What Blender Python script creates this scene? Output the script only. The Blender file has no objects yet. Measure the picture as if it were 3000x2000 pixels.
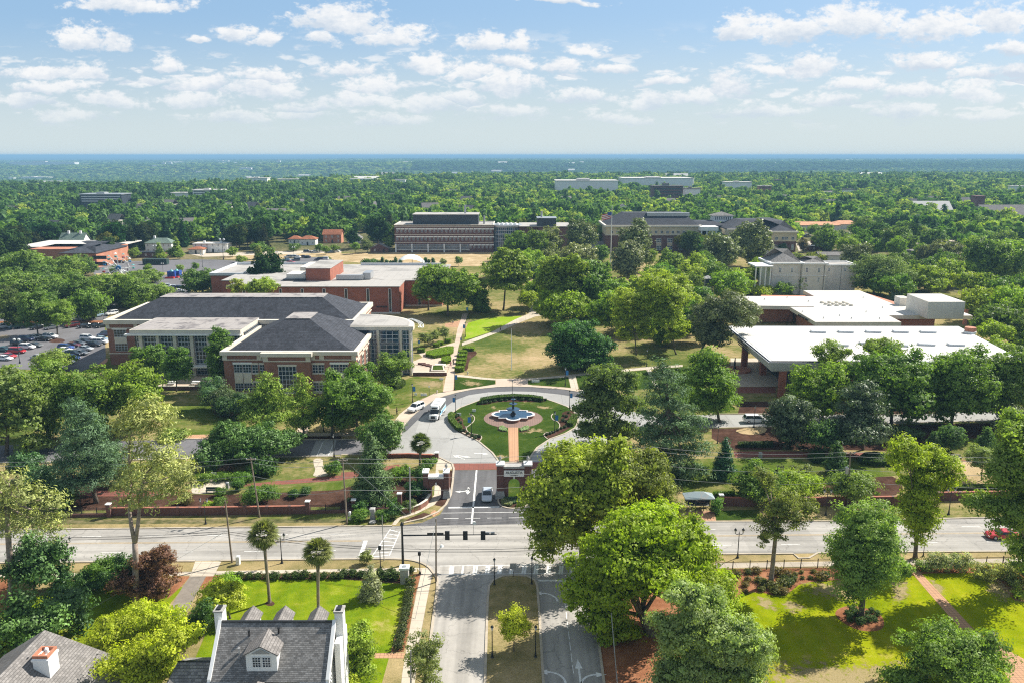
import bpy,math,random
import numpy as np
from mathutils import Vector,Matrix
SC=bpy.context.scene
COL=SC.collection
#camera
F=2333.0;HY=455.0;H=57.0;PT=math.atan((1000-HY)/F)
cam=bpy.data.cameras.new('camera');camo=bpy.data.objects.new('camera',cam);COL.objects.link(camo)
cam.sensor_width=36.0;cam.sensor_fit='HORIZONTAL';cam.lens=36.0*F/3000.0
cam.clip_start=1.0;cam.clip_end=120000.0
camo.location=(0,0,H);camo.rotation_euler=(math.pi/2-PT,0,0)
SC.camera=camo
#world and sun
SUN_AZ=math.radians(33.0)
SUN_EL=math.radians(43.0)
sdir=Vector((math.cos(SUN_AZ)*math.cos(SUN_EL),math.sin(SUN_AZ)*math.cos(SUN_EL),math.sin(SUN_EL)))
sl=bpy.data.lights.new('sun','SUN');sl.energy=5.0;sl.angle=math.radians(0.5);sl.color=(1.0,0.95,0.86)
so=bpy.data.objects.new('sun',sl);COL.objects.link(so)
so.rotation_euler=sdir.to_track_quat('Z','Y').to_euler()
SC.view_settings.view_transform='Standard';SC.view_settings.look='None'
SC.view_settings.gamma=1.0;SC.view_settings.use_curve_mapping=False
SC.view_settings.exposure=0.82
SKY_STRENGTH=0.10
SC.cycles.use_denoising=False;SC.cycles.filter_width=1.15
SC.cycles.max_bounces=7;SC.cycles.diffuse_bounces=4;SC.cycles.glossy_bounces=2
SC.cycles.transmission_bounces=3;SC.cycles.transparent_max_bounces=6;SC.cycles.volume_bounces=0
SC.cycles.use_fast_gi=False
SC.cycles.sample_clamp_indirect=6.0
SC.render.use_persistent_data=False
class NT:
 def __init__(s,tree):s.t=tree;s.t.nodes.clear()
 def n(s,typ,**kw):
  nd=s.t.nodes.new(typ)
  for k,v in kw.items():
   if k=='i':
    for kk,vv in v.items():
     if isinstance(vv,bpy.types.NodeSocket):s.t.links.new(vv,nd.inputs[kk])
     else:nd.inputs[kk].default_value=vv
   else:setattr(nd,k,v)
  return nd
 def m(s,op,a,b=None,c=None,clamp=False):
  nd=s.t.nodes.new('ShaderNodeMath');nd.operation=op;nd.use_clamp=clamp
  for k,v in enumerate((a,b,c)):
   if v is None:continue
   if isinstance(v,bpy.types.NodeSocket):s.t.links.new(v,nd.inputs[k])
   else:nd.inputs[k].default_value=v
  return nd.outputs[0]
 def mix(s,fac,a,b,mode='MIX'):
  nd=s.t.nodes.new('ShaderNodeMix');nd.data_type='RGBA';nd.blend_type=mode;nd.clamp_factor=True
  for k,v in((0,fac),(6,a),(7,b)):
   if isinstance(v,bpy.types.NodeSocket):s.t.links.new(v,nd.inputs[k])
   else:nd.inputs[k].default_value=v if k==0 else(tuple(v)+(1,)if len(v)==3 else v)
  return nd.outputs[2]
 def ramp(s,fac,stops,interp='LINEAR'):
  nd=s.t.nodes.new('ShaderNodeValToRGB');nd.color_ramp.interpolation=interp
  e=nd.color_ramp.elements
  while len(e)>1:e.remove(e[0])
  e[0].position=stops[0][0]
  for p,c in stops[1:]:e.new(p)
  for k,(p,c)in enumerate(stops):
   c=(c,c,c,1)if isinstance(c,(int,float))else tuple(c)+(1,)
   e[k].position=p;e[k].color=c
  if isinstance(fac,bpy.types.NodeSocket):s.t.links.new(fac,nd.inputs[0])
  return nd.outputs[0]
 def noise(s,vec,scale,detail=4,rough=0.55,dist=0.0,out=0):
  nd=s.t.nodes.new('ShaderNodeTexNoise')
  if vec is not None:s.t.links.new(vec,nd.inputs['Vector'])
  nd.inputs['Scale'].default_value=scale;nd.inputs['Detail'].default_value=detail
  nd.inputs['Roughness'].default_value=rough;nd.inputs['Distortion'].default_value=dist
  return nd.outputs[out]
 def maprange(s,v,a,b,c=0.0,d=1.0,smooth=False):
  nd=s.t.nodes.new('ShaderNodeMapRange')
  if smooth:nd.interpolation_type='SMOOTHSTEP'
  s.t.links.new(v,nd.inputs[0])
  for k,x in zip((1,2,3,4),(a,b,c,d)):nd.inputs[k].default_value=x
  return nd.outputs[0]
def sky_uv(px,py):
 a=(px-1500)/F;b=-(py-1000)/F
 dy=math.cos(PT)+b*math.sin(PT);dz=-math.sin(PT)+b*math.cos(PT)
 return a/dy,dz/dy
world=bpy.data.worlds.new('World');SC.world=world;world.use_nodes=True
world.cycles.sampling_method='MANUAL';world.cycles.sample_map_resolution=512
w=NT(world.node_tree)
tc=w.n('ShaderNodeTexCoord')
sky=w.n('ShaderNodeTexSky',sky_type='NISHITA',sun_disc=False,sun_elevation=SUN_EL,sun_rotation=math.pi/2-SUN_AZ,altitude=60.0,air_density=1.0,dust_density=1.2,ozone_density=1.3)
sep=w.n('ShaderNodeSeparateXYZ',i={0:tc.outputs['Generated']})
ay=w.m('MAXIMUM',w.m('ABSOLUTE',sep.outputs[1]),0.08)
u=w.m('DIVIDE',sep.outputs[0],ay);v=w.m('DIVIDE',sep.outputs[2],ay)
uv=w.n('ShaderNodeCombineXYZ',i={0:u,1:w.m('MULTIPLY',v,1.7),2:0.0}).outputs[0]
nA=w.noise(uv,13.0,3,0.5,out=1)
warp=w.n('ShaderNodeVectorMath',operation='MULTIPLY_ADD',i={0:nA,1:(0.05,0.03,0),2:w.n('ShaderNodeCombineXYZ',i={0:u,1:v,2:0.0}).outputs[0]}).outputs[0]
warp=w.n('ShaderNodeVectorMath',operation='ADD',i={0:warp,1:(-0.025,-0.013,0)}).outputs[0]
ws=w.n('ShaderNodeSeparateXYZ',i={0:warp})
wu,wv=ws.outputs[0],ws.outputs[1]
CLOUDS=[(385,8,175,26),(235,118,85,42),(335,130,52,26),(588,108,36,13),(700,92,62,26),(780,112,48,24),(990,66,150,48),(1150,102,118,34),(945,118,52,18),(1420,118,75,36),(1525,126,55,30),(485,188,48,26),(1010,196,95,24),(1270,186,90,32),(1370,214,80,26),(1505,186,78,22),(1640,190,75,24),(1800,190,60,20),(1710,144,72,20),(2190,88,100,34),(2320,92,130,44),(2510,76,160,48),(2740,88,150,44),(2920,66,110,48),(2370,190,105,34),(2250,200,70,20),(2730,176,115,26),(2960,145,60,30),(2860,216,80,20),(2980,215,70,26),(130,214,120,26),(250,226,80,30),(600,240,105,30),(790,222,95,24),(760,262,150,28),(1100,258,95,32),(1480,250,130,32),(1950,236,80,14),(2140,262,90,32),(2520,240,100,28),(2680,262,130,20),(150,262,170,20),(1330,290,90,22),(2040,290,110,22),(2420,290,120,20),(2840,270,120,24),(560,290,130,24),(330,300,110,18),(1050,300,120,20),(60,300,100,20),(1500,330,130,18),(2250,330,140,18),(2650,320,130,18),(700,340,150,16),(200,345,130,16),(1150,350,150,14),(1820,350,130,14),(2900,330,110,16),(1700,282,120,18),(1250,312,120,20),(900,310,130,16),(1900,300,100,20),(1640,5,130,10),(880,330,100,12)]
g=bpy.data.node_groups.new('CloudPuff','ShaderNodeTree')
for nm in('u','v','cx','cy','ix','iy','D','L'):g.interface.new_socket(nm,in_out='INPUT',socket_type='NodeSocketFloat')
for nm in('D','L'):g.interface.new_socket(nm,in_out='OUTPUT',socket_type='NodeSocketFloat')
gg=NT(g);gi=gg.n('NodeGroupInput');go=gg.n('NodeGroupOutput');I=gi.outputs
dx=gg.m('MULTIPLY',gg.m('SUBTRACT',I[0],I[2]),I[4])
dv=gg.m('MULTIPLY',gg.m('SUBTRACT',I[1],I[3]),I[5])
dv2=gg.m('MAXIMUM',dv,gg.m('MULTIPLY',dv,-1.9))
d=gg.m('SUBTRACT',1.0,gg.m('SQRT',gg.m('MULTIPLY_ADD',dx,dx,gg.m('MULTIPLY',dv2,dv2))))
gg.t.links.new(gg.m('MAXIMUM',d,I[6]),go.inputs[0])
low=gg.m('SUBTRACT',d,gg.m('MULTIPLY',dv,1.2))
isb=gg.m('GREATER_THAN',d,I[6])
gg.t.links.new(gg.m('MULTIPLY_ADD',isb,gg.m('SUBTRACT',dv,I[7]),I[7]),go.inputs[1])
Dp,Lp=-1.0,0.0
for cx,cy,rx,ry in CLOUDS:
 ux,vy=sky_uv(cx,cy)
 if cy>240:ry*=1.35;rx*=.8
 nd=w.t.nodes.new('ShaderNodeGroup');nd.node_tree=g
 w.t.links.new(wu,nd.inputs[0]);w.t.links.new(wv,nd.inputs[1])
 nd.inputs[2].default_value=ux;nd.inputs[3].default_value=vy
 nd.inputs[4].default_value=F/(rx*1.12);nd.inputs[5].default_value=F/(ry*1.3)
 if isinstance(Dp,float):nd.inputs[6].default_value=Dp;nd.inputs[7].default_value=Lp
 else:w.t.links.new(Dp,nd.inputs[6]);w.t.links.new(Lp,nd.inputs[7])
 Dp,Lp=nd.outputs[0],nd.outputs[1]
fb=w.noise(uv,58.0,8,0.62)
fb2=w.noise(uv,16.0,5,0.6)
pl=w.n('ShaderNodeCombineXYZ',i={0:u,1:w.m('MULTIPLY',v,3.2),2:3.7}).outputs[0]
pn=w.noise(pl,24.0,6,0.55)
small=w.m('MULTIPLY',w.maprange(pn,0.53,0.66,0,1,True),w.m('MULTIPLY',w.maprange(v,0.16,0.09,0,1,True),w.maprange(v,0.022,0.05,0,1,True)))
dens=w.m('ADD',Dp,w.m('MULTIPLY',w.m('SUBTRACT',fb,0.5),2.3))
alpha=w.maprange(dens,-0.06,0.52,0,1,True)
alpha=w.m('MAXIMUM',alpha,w.m('MULTIPLY',small,0.9))
fade=w.maprange(v,0.0,0.10,0.2,0.97,True)
alpha=w.m('MULTIPLY',alpha,fade)
shade=w.m('ADD',w.maprange(Lp,-0.5,0.45,0.85,0.0,True),w.m('ADD',w.m('MULTIPLY',w.m('SUBTRACT',fb2,0.5),-3.0),w.m('MULTIPLY',w.m('SUBTRACT',w.noise(uv,120.0,5,0.6),0.5),-1.2)),clamp=True)
ccol=w.mix(shade,(5.4,5.45,5.5),(3.6,4.1,4.7))
veil=w.maprange(v,0.17,0.0,0,0.85,True)
thin=w.maprange(v,0.3,0.8,0,0.8,True)  # unseen grey veil added above the view to cut blue ambient light
base=w.mix(thin,w.mix(veil,w.mix(0.75,sky.outputs[0],(1.6,2.75,4.2)),(4.1,4.6,4.55)),(2.3,2.5,2.75))
col=w.mix(alpha,base,ccol)
up=w.m('GREATER_THAN',sep.outputs[2],-0.02)
col=w.mix(up,sky.outputs[0],col)
bg=w.n('ShaderNodeBackground',i={0:col,1:SKY_STRENGTH})
wo=w.n('ShaderNodeOutputWorld',i={0:bg.outputs[0]})
#geometry of the view, used to place things on the ground
RG=dict(A=(0,400),B=(1000,400),C=(2000,400),D=(0,900),E=(1000,900),F=(2000,900),J=(0,1334),K=(1000,1334),L=(2000,1334))
S=2.352
def un(px,py,z=0.0):
 a=(px-1500)/F;b=-(py-1000)/F
 dy=math.cos(PT)+b*math.sin(PT);dz=-math.sin(PT)+b*math.cos(PT)
 t=(z-H)/dz
 return(a*t,dy*t,z)
def P(r,x,y,z=0.0):
 o=RG[r];return un(o[0]+x/S,o[1]+y/S,z)
def hz(Y,py):
 b=-(py-1000)/F
 dy=math.cos(PT)+b*math.sin(PT);dz=-math.sin(PT)+b*math.cos(PT)
 return H+dz*Y/dy
def HZ(r,Y,y):return hz(Y,RG[r][1]+y/S)
def ppm(Y,z=0.0):
 return F*S/(Y*math.cos(PT)-(z-H)*math.sin(PT))
def atY(r,x,y,Y):
 o=RG[r];z=hz(Y,o[1]+y/S)
 d=Y*math.cos(PT)-(z-H)*math.sin(PT)
 return((o[0]+x/S-1500)/F*d,Y,z)
#tags
def tag(o,label=None,cat=None,group=None,kind=None):
 if label:o['label']=label
 if cat:o['category']=cat
 if group:o['group']=group
 if kind:o['kind']=kind
 return o
def T(name,label,cat,loc=(0,0,0),group=None,rz=0.0):
 o=bpy.data.objects.new(name,None);COL.objects.link(o)
 o.location=loc;o.rotation_euler=(0,0,rz);o.empty_display_size=0.5
 return tag(o,label,cat,group)
def copy_tree(o,parent=None,color=None):
 c=o.copy();COL.objects.link(c);c.parent=parent
 if color:c.color=color
 for ch in o.children:copy_tree(ch,c,color)
 return c
def color_tree(o,color):
 o.color=color
 for ch in o.children:color_tree(ch,color)
def link_mesh(name,me,parent=None,loc=None):
 o=bpy.data.objects.new(name,me);COL.objects.link(o)
 if parent is not None:o.parent=parent
 if loc is not None:o.location=loc
 return o
#materials
MATS={}
def new_mat(name):
 m=bpy.data.materials.new(name);m.use_nodes=True
 t=NT(m.node_tree);MATS[name]=m
 return m,t
def out(t,sh):t.n('ShaderNodeOutputMaterial',i={0:sh})
def princ(t,**kw):
 b=t.n('ShaderNodeBsdfPrincipled')
 mp=dict(c='Base Color',r='Roughness',m='Metallic',n='Normal',s='Specular IOR Level')
 for k,v in kw.items():
  nm=mp.get(k,k)
  if isinstance(v,bpy.types.NodeSocket):t.t.links.new(v,b.inputs[nm])
  else:b.inputs[nm].default_value=(tuple(v)+(1,))if isinstance(v,tuple)and len(v)==3 and nm=='Base Color' else v
 return b.outputs[0]
def wpos(t):return t.n('ShaderNodeNewGeometry').outputs['Position']
def bump(t,h,dist=0.05,st=0.4):
 return t.n('ShaderNodeBump',i={'Height':h,'Distance':dist,'Strength':st}).outputs[0]
def flat(name,c,r=0.7,var=0.12,scale=1.5,metal=0.0,spec=0.5,c2=None,bmp=0.0):
 m,t=new_mat(name)
 p=t.n('ShaderNodeTexCoord').outputs['Object']
 n1=t.noise(p,scale,5,0.6)
 n2=t.noise(p,scale*9,3,0.6)
 k=t.m('ADD',t.m('MULTIPLY',n1,0.7),t.m('MULTIPLY',n2,0.3))
 lo=tuple(x*(1-var*2.2)for x in c);hi=tuple(min(1,x*(1+var*1.6))for x in c)
 if c2:hi=c2
 colr=t.ramp(k,[(0.32,lo),(0.5,c),(0.68,hi)])
 kw=dict(c=colr,r=r,m=metal,s=spec)
 if bmp:kw['n']=bump(t,n2,0.02,bmp)
 out(t,princ(t,**kw));return m
def brick(name,c1,c2,mortar,r=0.85,s=1.0):
 m,t=new_mat(name)
 g=t.n('ShaderNodeNewGeometry');sp=t.n('ShaderNodeSeparateXYZ',i={0:g.outputs['Position']})
 nn=t.n('ShaderNodeSeparateXYZ',i={0:g.outputs['Normal']})
 ax=t.m('ABSOLUTE',nn.outputs[0]);sel=t.m('GREATER_THAN',ax,0.7)
 hx=t.m('ADD',t.m('MULTIPLY',sp.outputs[1],sel),t.m('MULTIPLY',sp.outputs[0],t.m('SUBTRACT',1.0,sel)))
 vec=t.n('ShaderNodeCombineXYZ',i={0:hx,1:sp.outputs[2],2:0.0}).outputs[0]
 b=t.n('ShaderNodeTexBrick',i={'Vector':vec,'Color1':c1+(1,),'Color2':c2+(1,),'Mortar':mortar+(1,),'Scale':1.0,'Mortar Size':0.012,'Brick Width':0.42*s,'Row Height':0.16*s,'Mortar Smooth':0.4})
 n=t.noise(g.outputs['Position'],0.35,5,0.6)
 n3=t.noise(g.outputs['Position'],5.0,3,0.6)
 k=t.m('ADD',t.m('MULTIPLY',n,0.8),t.m('MULTIPLY',n3,0.45))
 colr=t.mix(1.0,b.outputs[0],t.ramp(k,[(0.4,0.72),(0.85,1.25)]),'MULTIPLY')
 out(t,princ(t,c=colr,r=r));return m
def ground_mat(name,stops,s1=0.05,s2=0.7,fine=6.0,mow=0.0,bs=0.3,warp=0.0):
 m,t=new_mat(name)
 p=wpos(t)
 a=t.noise(p,s1,5,0.62,warp);b=t.noise(p,s2,5,0.6);c=t.noise(p,fine,3,0.7)
 k=t.m('ADD',t.m('ADD',t.m('MULTIPLY',a,0.62),t.m('MULTIPLY',b,0.26)),t.m('MULTIPLY',c,0.12))
 colr=t.ramp(k,stops)
 c2=t.ramp(c,[(0.3,0.80),(0.7,1.2)])
 colr=t.mix(1.0,colr,c2,'MULTIPLY')
 if mow:
  sp=t.n('ShaderNodeSeparateXYZ',i={0:p})
  st=t.m('SINE',t.m('ADD',t.m('MULTIPLY',sp.outputs[0],mow),t.m('MULTIPLY',b,1.5)))
  colr=t.mix(1.0,colr,t.ramp(t.m('MULTIPLY_ADD',st,0.5,0.5),[(0.0,0.93),(1.0,1.07)]),'MULTIPLY')
 out(t,princ(t,c=colr,r=1.0,s=0.0,n=bump(t,c,0.06,bs)));return m
def asphalt(name,c,var=0.16,crack=0.0,joints=None,streak=None):
 m,t=new_mat(name)
 p=wpos(t)
 a=t.noise(p,0.12,5,0.6);b=t.noise(p,1.3,4,0.6);f=t.noise(p,14.0,3,0.7)
 k=t.m('ADD',t.m('ADD',t.m('MULTIPLY',a,0.5),t.m('MULTIPLY',b,0.3)),t.m('MULTIPLY',f,0.2))
 colr=t.ramp(k,[(0.36,tuple(x*(1-var)for x in c)),(0.5,c),(0.66,tuple(min(1,x*(1+var))for x in c))])
 if streak:
  mp=t.n('ShaderNodeMapping',i={0:p,3:streak}).outputs[0]
  sn=t.noise(mp,1.0,3,0.5)
  colr=t.mix(1.0,colr,t.ramp(sn,[(0.35,0.74),(0.62,1.08)]),'MULTIPLY')
 if crack:
  vo=t.n('ShaderNodeTexVoronoi',feature='DISTANCE_TO_EDGE',i={'Vector':t.n('ShaderNodeVectorMath',operation='MULTIPLY_ADD',i={0:t.noise(p,0.8,3,out=1),1:(2.2,2.2,0),2:p}).outputs[0],'Scale':0.16})
  colr=t.mix(1.0,colr,t.ramp(vo.outputs[0],[(0.0,1-crack),(0.012,1.0)]),'MULTIPLY')
 vp=t.n('ShaderNodeTexVoronoi',distance='CHEBYCHEV',i={'Vector':p,'Scale':0.09,'Randomness':0.9});vs_=t.n('ShaderNodeSeparateXYZ',i={0:vp.outputs['Color']})
 colr=t.mix(1.0,colr,t.ramp(vs_.outputs[0],[(0.0,0.93),(0.8,1.0),(0.82,0.84),(1.0,0.9)]),'MULTIPLY')
 if joints:
  sp=t.n('ShaderNodeSeparateXYZ',i={0:p})
  for ax,per in joints:
   fr=t.m('FRACT',t.m('DIVIDE',sp.outputs[ax],per))
   ln=t.m('LESS_THAN',fr,0.07/per)
   colr=t.mix(t.m('MULTIPLY',ln,0.45),colr,(0.06,0.05,0.045))
 out(t,princ(t,c=colr,r=0.9,s=0.25));return m
def foliage(name,trans=0.35,lo=0.62,hi=1.5,spec=0.3,rough=0.55,ns=0.35,fixed=None):
 m,t=new_mat(name)
 oi=t.n('ShaderNodeObjectInfo')
 base=oi.outputs['Color']
 if fixed:base=t.mix(1.0,fixed,t.ramp(oi.outputs['Random'],[(0.0,(0.7,0.78,0.8)),(0.5,(1.0,1.0,1.0)),(1.0,(1.45,1.3,1.1))]),'MULTIPLY')
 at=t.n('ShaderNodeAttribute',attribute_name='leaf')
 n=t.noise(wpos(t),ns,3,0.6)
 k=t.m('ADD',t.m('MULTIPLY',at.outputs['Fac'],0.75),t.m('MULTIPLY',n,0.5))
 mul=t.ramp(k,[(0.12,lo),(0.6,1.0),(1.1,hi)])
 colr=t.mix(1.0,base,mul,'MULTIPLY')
 yel=t.mix(t.m('MULTIPLY',t.m('SUBTRACT',k,0.55,clamp=True),0.6),colr,t.mix(1.0,colr,(1.25,1.15,0.6),'MULTIPLY'))
 b=princ(t,c=yel,r=rough,s=spec)
 tr=t.n('ShaderNodeBsdfTranslucent',i={0:t.mix(1.0,yel,(1.15,1.25,0.45),'MULTIPLY')}).outputs[0]
 out(t,t.n('ShaderNodeMixShader',i={0:trans,1:b,2:tr}).outputs[0]);return m
def paint(name,metal=0.0,rough=0.3,coat=0.6):
 m,t=new_mat(name)
 oi=t.n('ShaderNodeObjectInfo')
 n=t.noise(t.n('ShaderNodeTexCoord').outputs['Object'],3.0,4,0.6)
 colr=t.mix(1.0,oi.outputs['Color'],t.ramp(n,[(0.3,0.9),(0.7,1.05)]),'MULTIPLY')
 b=t.n('ShaderNodeBsdfPrincipled',i={'Base Color':colr,'Roughness':rough,'Metallic':metal,'Coat Weight':coat,'Coat Roughness':0.08})
 out(t,b.outputs[0]);return m
def glass(name,c=(0.02,0.03,0.045),r=0.08):
 m,t=new_mat(name)
 n=t.noise(t.n('ShaderNodeTexCoord').outputs['Object'],0.7,3,0.5)
 colr=t.ramp(n,[(0.35,tuple(x*0.5 for x in c)),(0.65,tuple(x*1.9 for x in c))])
 out(t,princ(t,c=colr,r=r,s=0.6));return m
def shingle(name,c,var=0.22,row=0.22,wid=0.45,streaks=0.15):
 m,t=new_mat(name)
 g=t.n('ShaderNodeNewGeometry');sp=t.n('ShaderNodeSeparateXYZ',i={0:g.outputs['Position']})
 nn=t.n('ShaderNodeSeparateXYZ',i={0:g.outputs['Normal']})
 sel=t.m('GREATER_THAN',t.m('ABSOLUTE',nn.outputs[0]),t.m('ABSOLUTE',nn.outputs[1]))
 hx=t.m('ADD',t.m('MULTIPLY',sp.outputs[1],sel),t.m('MULTIPLY',sp.outputs[0],t.m('SUBTRACT',1.0,sel)))
 vec=t.n('ShaderNodeCombineXYZ',i={0:hx,1:sp.outputs[2],2:0.0}).outputs[0]
 b=t.n('ShaderNodeTexBrick',i={'Vector':vec,'Color1':tuple(x*(1-var)for x in c)+(1,),'Color2':tuple(x*(1+var)for x in c)+(1,),'Mortar':tuple(x*0.5 for x in c)+(1,),'Scale':1.0,'Mortar Size':0.02,'Brick Width':wid,'Row Height':row,'Mortar Smooth':0.5})
 a=t.noise(g.outputs['Position'],0.25,5,0.65);f=t.noise(g.outputs['Position'],4.0,4,0.7)
 st=t.noise(t.n('ShaderNodeMapping',i={0:g.outputs['Position'],3:(1.2,1.2,0.12)}).outputs[0],0.8,4,0.6)
 k=t.m('ADD',t.m('MULTIPLY',a,0.6),t.m('MULTIPLY',f,0.4))
 colr=t.mix(1.0,b.outputs[0],t.ramp(k,[(0.35,0.8),(0.65,1.25)]),'MULTIPLY')
 colr=t.mix(1.0,colr,t.ramp(st,[(0.38,1-streaks),(0.6,1.0)]),'MULTIPLY')
 out(t,princ(t,c=colr,r=0.9,s=0.2));return m
def roofmat(name,c,stain=(0.3,0.29,0.28),amt=0.5,sc=0.08):
 m,t=new_mat(name)
 p=wpos(t)
 a=t.noise(p,sc,6,0.65,0.8);f=t.noise(p,1.5,4,0.6)
 colr=t.mix(t.m('MULTIPLY',t.ramp(a,[(0.5,0.0),(0.62,1.0)]),amt),tuple(c),stain)
 colr=t.mix(1.0,colr,t.ramp(f,[(0.3,0.92),(0.7,1.05)]),'MULTIPLY')
 sp=t.n('ShaderNodeSeparateXYZ',i={0:p})
 for ax,per in((0,3.1),(1,9.0)):colr=t.mix(t.m('MULTIPLY',t.m('LESS_THAN',t.m('FRACT',t.m('DIVIDE',sp.outputs[ax],per)),0.16/per),0.3),colr,stain)
 out(t,princ(t,c=colr,r=0.8,s=0.2));return m
GRASS_DEAD=(0.36,0.27,0.135)
M={}
M['ground']=ground_mat('ground_grass',[(0.36,(0.05,0.075,0.018)),(0.45,(0.10,0.115,0.03)),(0.53,(0.21,0.18,0.075)),(0.62,(0.30,0.23,0.115))])
M['campus']=ground_mat('campus_grass',[(0.38,(0.065,0.10,0.020)),(0.46,(0.13,0.145,0.04)),(0.53,(0.27,0.22,0.10)),(0.63,(0.42,0.31,0.18))],s1=0.035)
M['verge']=ground_mat('verge_grass',[(0.36,(0.12,0.12,0.04)),(0.5,(0.27,0.215,0.10)),(0.62,(0.38,0.29,0.15))],s1=0.12)
M['lawn']=ground_mat('lawn_bright',[(0.36,(0.12,0.16,0.004)),(0.47,(0.19,0.235,0.004)),(0.57,(0.26,0.275,0.008)),(0.66,(0.42,0.33,0.11))],s1=0.09,mow=2.1)
M['lawn2']=ground_mat('lawn_green',[(0.36,(0.07,0.125,0.006)),(0.47,(0.125,0.19,0.007)),(0.56,(0.19,0.235,0.012)),(0.66,(0.40,0.33,0.12))],s1=0.11,mow=2.1)
M['islelawn']=ground_mat('island_lawn',[(0.36,(0.024,0.05,0.008)),(0.52,(0.042,0.074,0.012)),(0.60,(0.075,0.10,0.022)),(0.67,(0.26,0.21,0.10))],s1=0.12)
M['greenlawn']=ground_mat('campus_lawn',[(0.36,(0.05,0.085,0.012)),(0.49,(0.085,0.12,0.02)),(0.57,(0.17,0.165,0.055)),(0.66,(0.32,0.26,0.13))],s1=0.07)
M['vividlawn']=ground_mat('quad_lawn',[(0.34,(0.17,0.26,0.012)),(0.5,(0.22,0.33,0.018)),(0.62,(0.30,0.33,0.06))],s1=0.08)
M['mulch']=ground_mat('mulch',[(0.36,(0.04,0.022,0.016)),(0.5,(0.07,0.039,0.028)),(0.64,(0.115,0.065,0.047))],s1=0.3,s2=1.5,fine=9,bs=0.6)
M['straw']=ground_mat('pine_straw',[(0.36,(0.16,0.065,0.035)),(0.5,(0.26,0.115,0.06)),(0.64,(0.36,0.18,0.10))],s1=0.3,s2=1.5,fine=9,bs=0.6)
M['tan']=ground_mat('dry_ground',[(0.36,(0.27,0.205,0.105)),(0.5,(0.40,0.30,0.17)),(0.64,(0.52,0.41,0.26))],s1=0.15)
def softtan():
 m,t=new_mat('worn_turf');p=wpos(t);a=t.n('ShaderNodeAttribute',attribute_name='edge');n=t.noise(p,1.1,6,0.7);c=t.noise(p,7.0,3,.6)
 al=t.maprange(t.m('ADD',a.outputs['Fac'],t.m('MULTIPLY',t.m('SUBTRACT',n,0.5),4.0)),0.2,0.9,0,0.75,True)
 b=princ(t,c=t.ramp(c,[(0.3,(0.27,0.21,0.10)),(0.7,(0.47,0.36,0.2))]),r=1.0,s=0.1)
 out(t,t.n('ShaderNodeMixShader',i={0:al,1:t.n('ShaderNodeBsdfTransparent').outputs[0],2:b}).outputs[0]);return m
M['softtan']=softtan()
M['pave_brick']=asphalt('brick_paving',(0.235,0.085,0.062),0.22,joints=[(0,0.9),(1,0.9)])
M['walk_brick']=asphalt('tan_brick_walk',(0.50,0.285,0.165),0.14,joints=[(0,0.5),(1,0.4)])
M['dark_brickpave']=asphalt('brown_brick_paving',(0.25,0.165,0.135),0.15,joints=[(0,0.5),(1,0.4)])
M['road']=asphalt('road_asphalt',(0.37,0.35,0.32),0.16,crack=0.3,streak=(0.02,0.75,1))
M['road_ns']=asphalt('avenue_asphalt',(0.38,0.355,0.32),0.16,crack=0.3,streak=(0.7,0.02,1))
M['entry']=asphalt('entry_asphalt',(0.125,0.122,0.125),0.2,crack=0.15,streak=(0.6,0.05,1))
M['drive']=asphalt('drive_concrete',(0.34,0.335,0.32),0.08,crack=0.15,joints=[(0,6.0),(1,6.0)])
M['drive_dark']=asphalt('drive_asphalt',(0.115,0.115,0.12),0.15)
M['lot']=asphalt('lot_asphalt',(0.155,0.15,0.158),0.18,crack=0.2)
M['concrete']=asphalt('walk_concrete',(0.52,0.45,0.36),0.10,joints=[(0,1.6),(1,1.6)])
M['walk_pave']=asphalt('walk_pavers',(0.53,0.42,0.33),0.12,joints=[(1,2.6)])
M['kerb']=flat('kerb_concrete',(0.42,0.36,0.28),0.9,0.12,0.8)
M['oldconc']=asphalt('old_concrete',(0.22,0.19,0.16),0.4,crack=0.3)
M['white']=flat('white_marking',(0.70,0.69,0.66),0.8,0.14,2.0)
M['yellow']=flat('yellow_marking',(0.46,0.34,0.18),0.8,0.15,2.0)
M['brick']=brick('red_brick',(0.235,0.098,0.066),(0.285,0.125,0.085),(0.26,0.17,0.13))
M['brick_dark']=brick('dark_brick',(0.125,0.055,0.047),(0.16,0.072,0.06),(0.18,0.11,0.09))
M['brick_red']=brick('orange_brick',(0.30,0.09,0.055),(0.35,0.115,0.07),(0.30,0.15,0.10))
M['brick_or']=brick('salmon_brick',(0.42,0.16,0.09),(0.48,0.2,0.12),(0.45,0.26,0.18))
M['cream']=flat('cream_stone',(0.62,0.57,0.48),0.75,0.07,0.6)
M['creambrick']=brick('cream_brick',(0.55,0.46,0.31),(0.60,0.51,0.36),(0.56,0.48,0.36))
M['stone']=flat('grey_stone',(0.36,0.35,0.33),0.85,0.15,1.2)
M['whitepaint']=flat('white_painted',(0.80,0.80,0.78),0.5,0.04,0.8)
M['offwhite']=flat('pale_wall',(0.66,0.62,0.55),0.7,0.06,0.4)
M['slate']=shingle('slate_roof',(0.058,0.062,0.075),0.18,0.3,0.6,0.25)
M['shingle']=shingle('grey_shingle',(0.235,0.225,0.215),0.35,0.13,0.34,0.12)
M['shingle2']=shingle('pale_grey_shingle',(0.215,0.20,0.19),0.2,0.16,0.4,0.12)
M['redtile']=shingle('terracotta_roof',(0.36,0.14,0.075),0.2,0.3,0.4,0.15)
M['redroof2']=shingle('pale_terracotta_roof',(0.66,0.34,0.20),0.12,0.3,0.4,0.1)
M['greenroof']=shingle('green_roof',(0.17,0.23,0.19),0.2,0.3,0.4,0.15)
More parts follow.
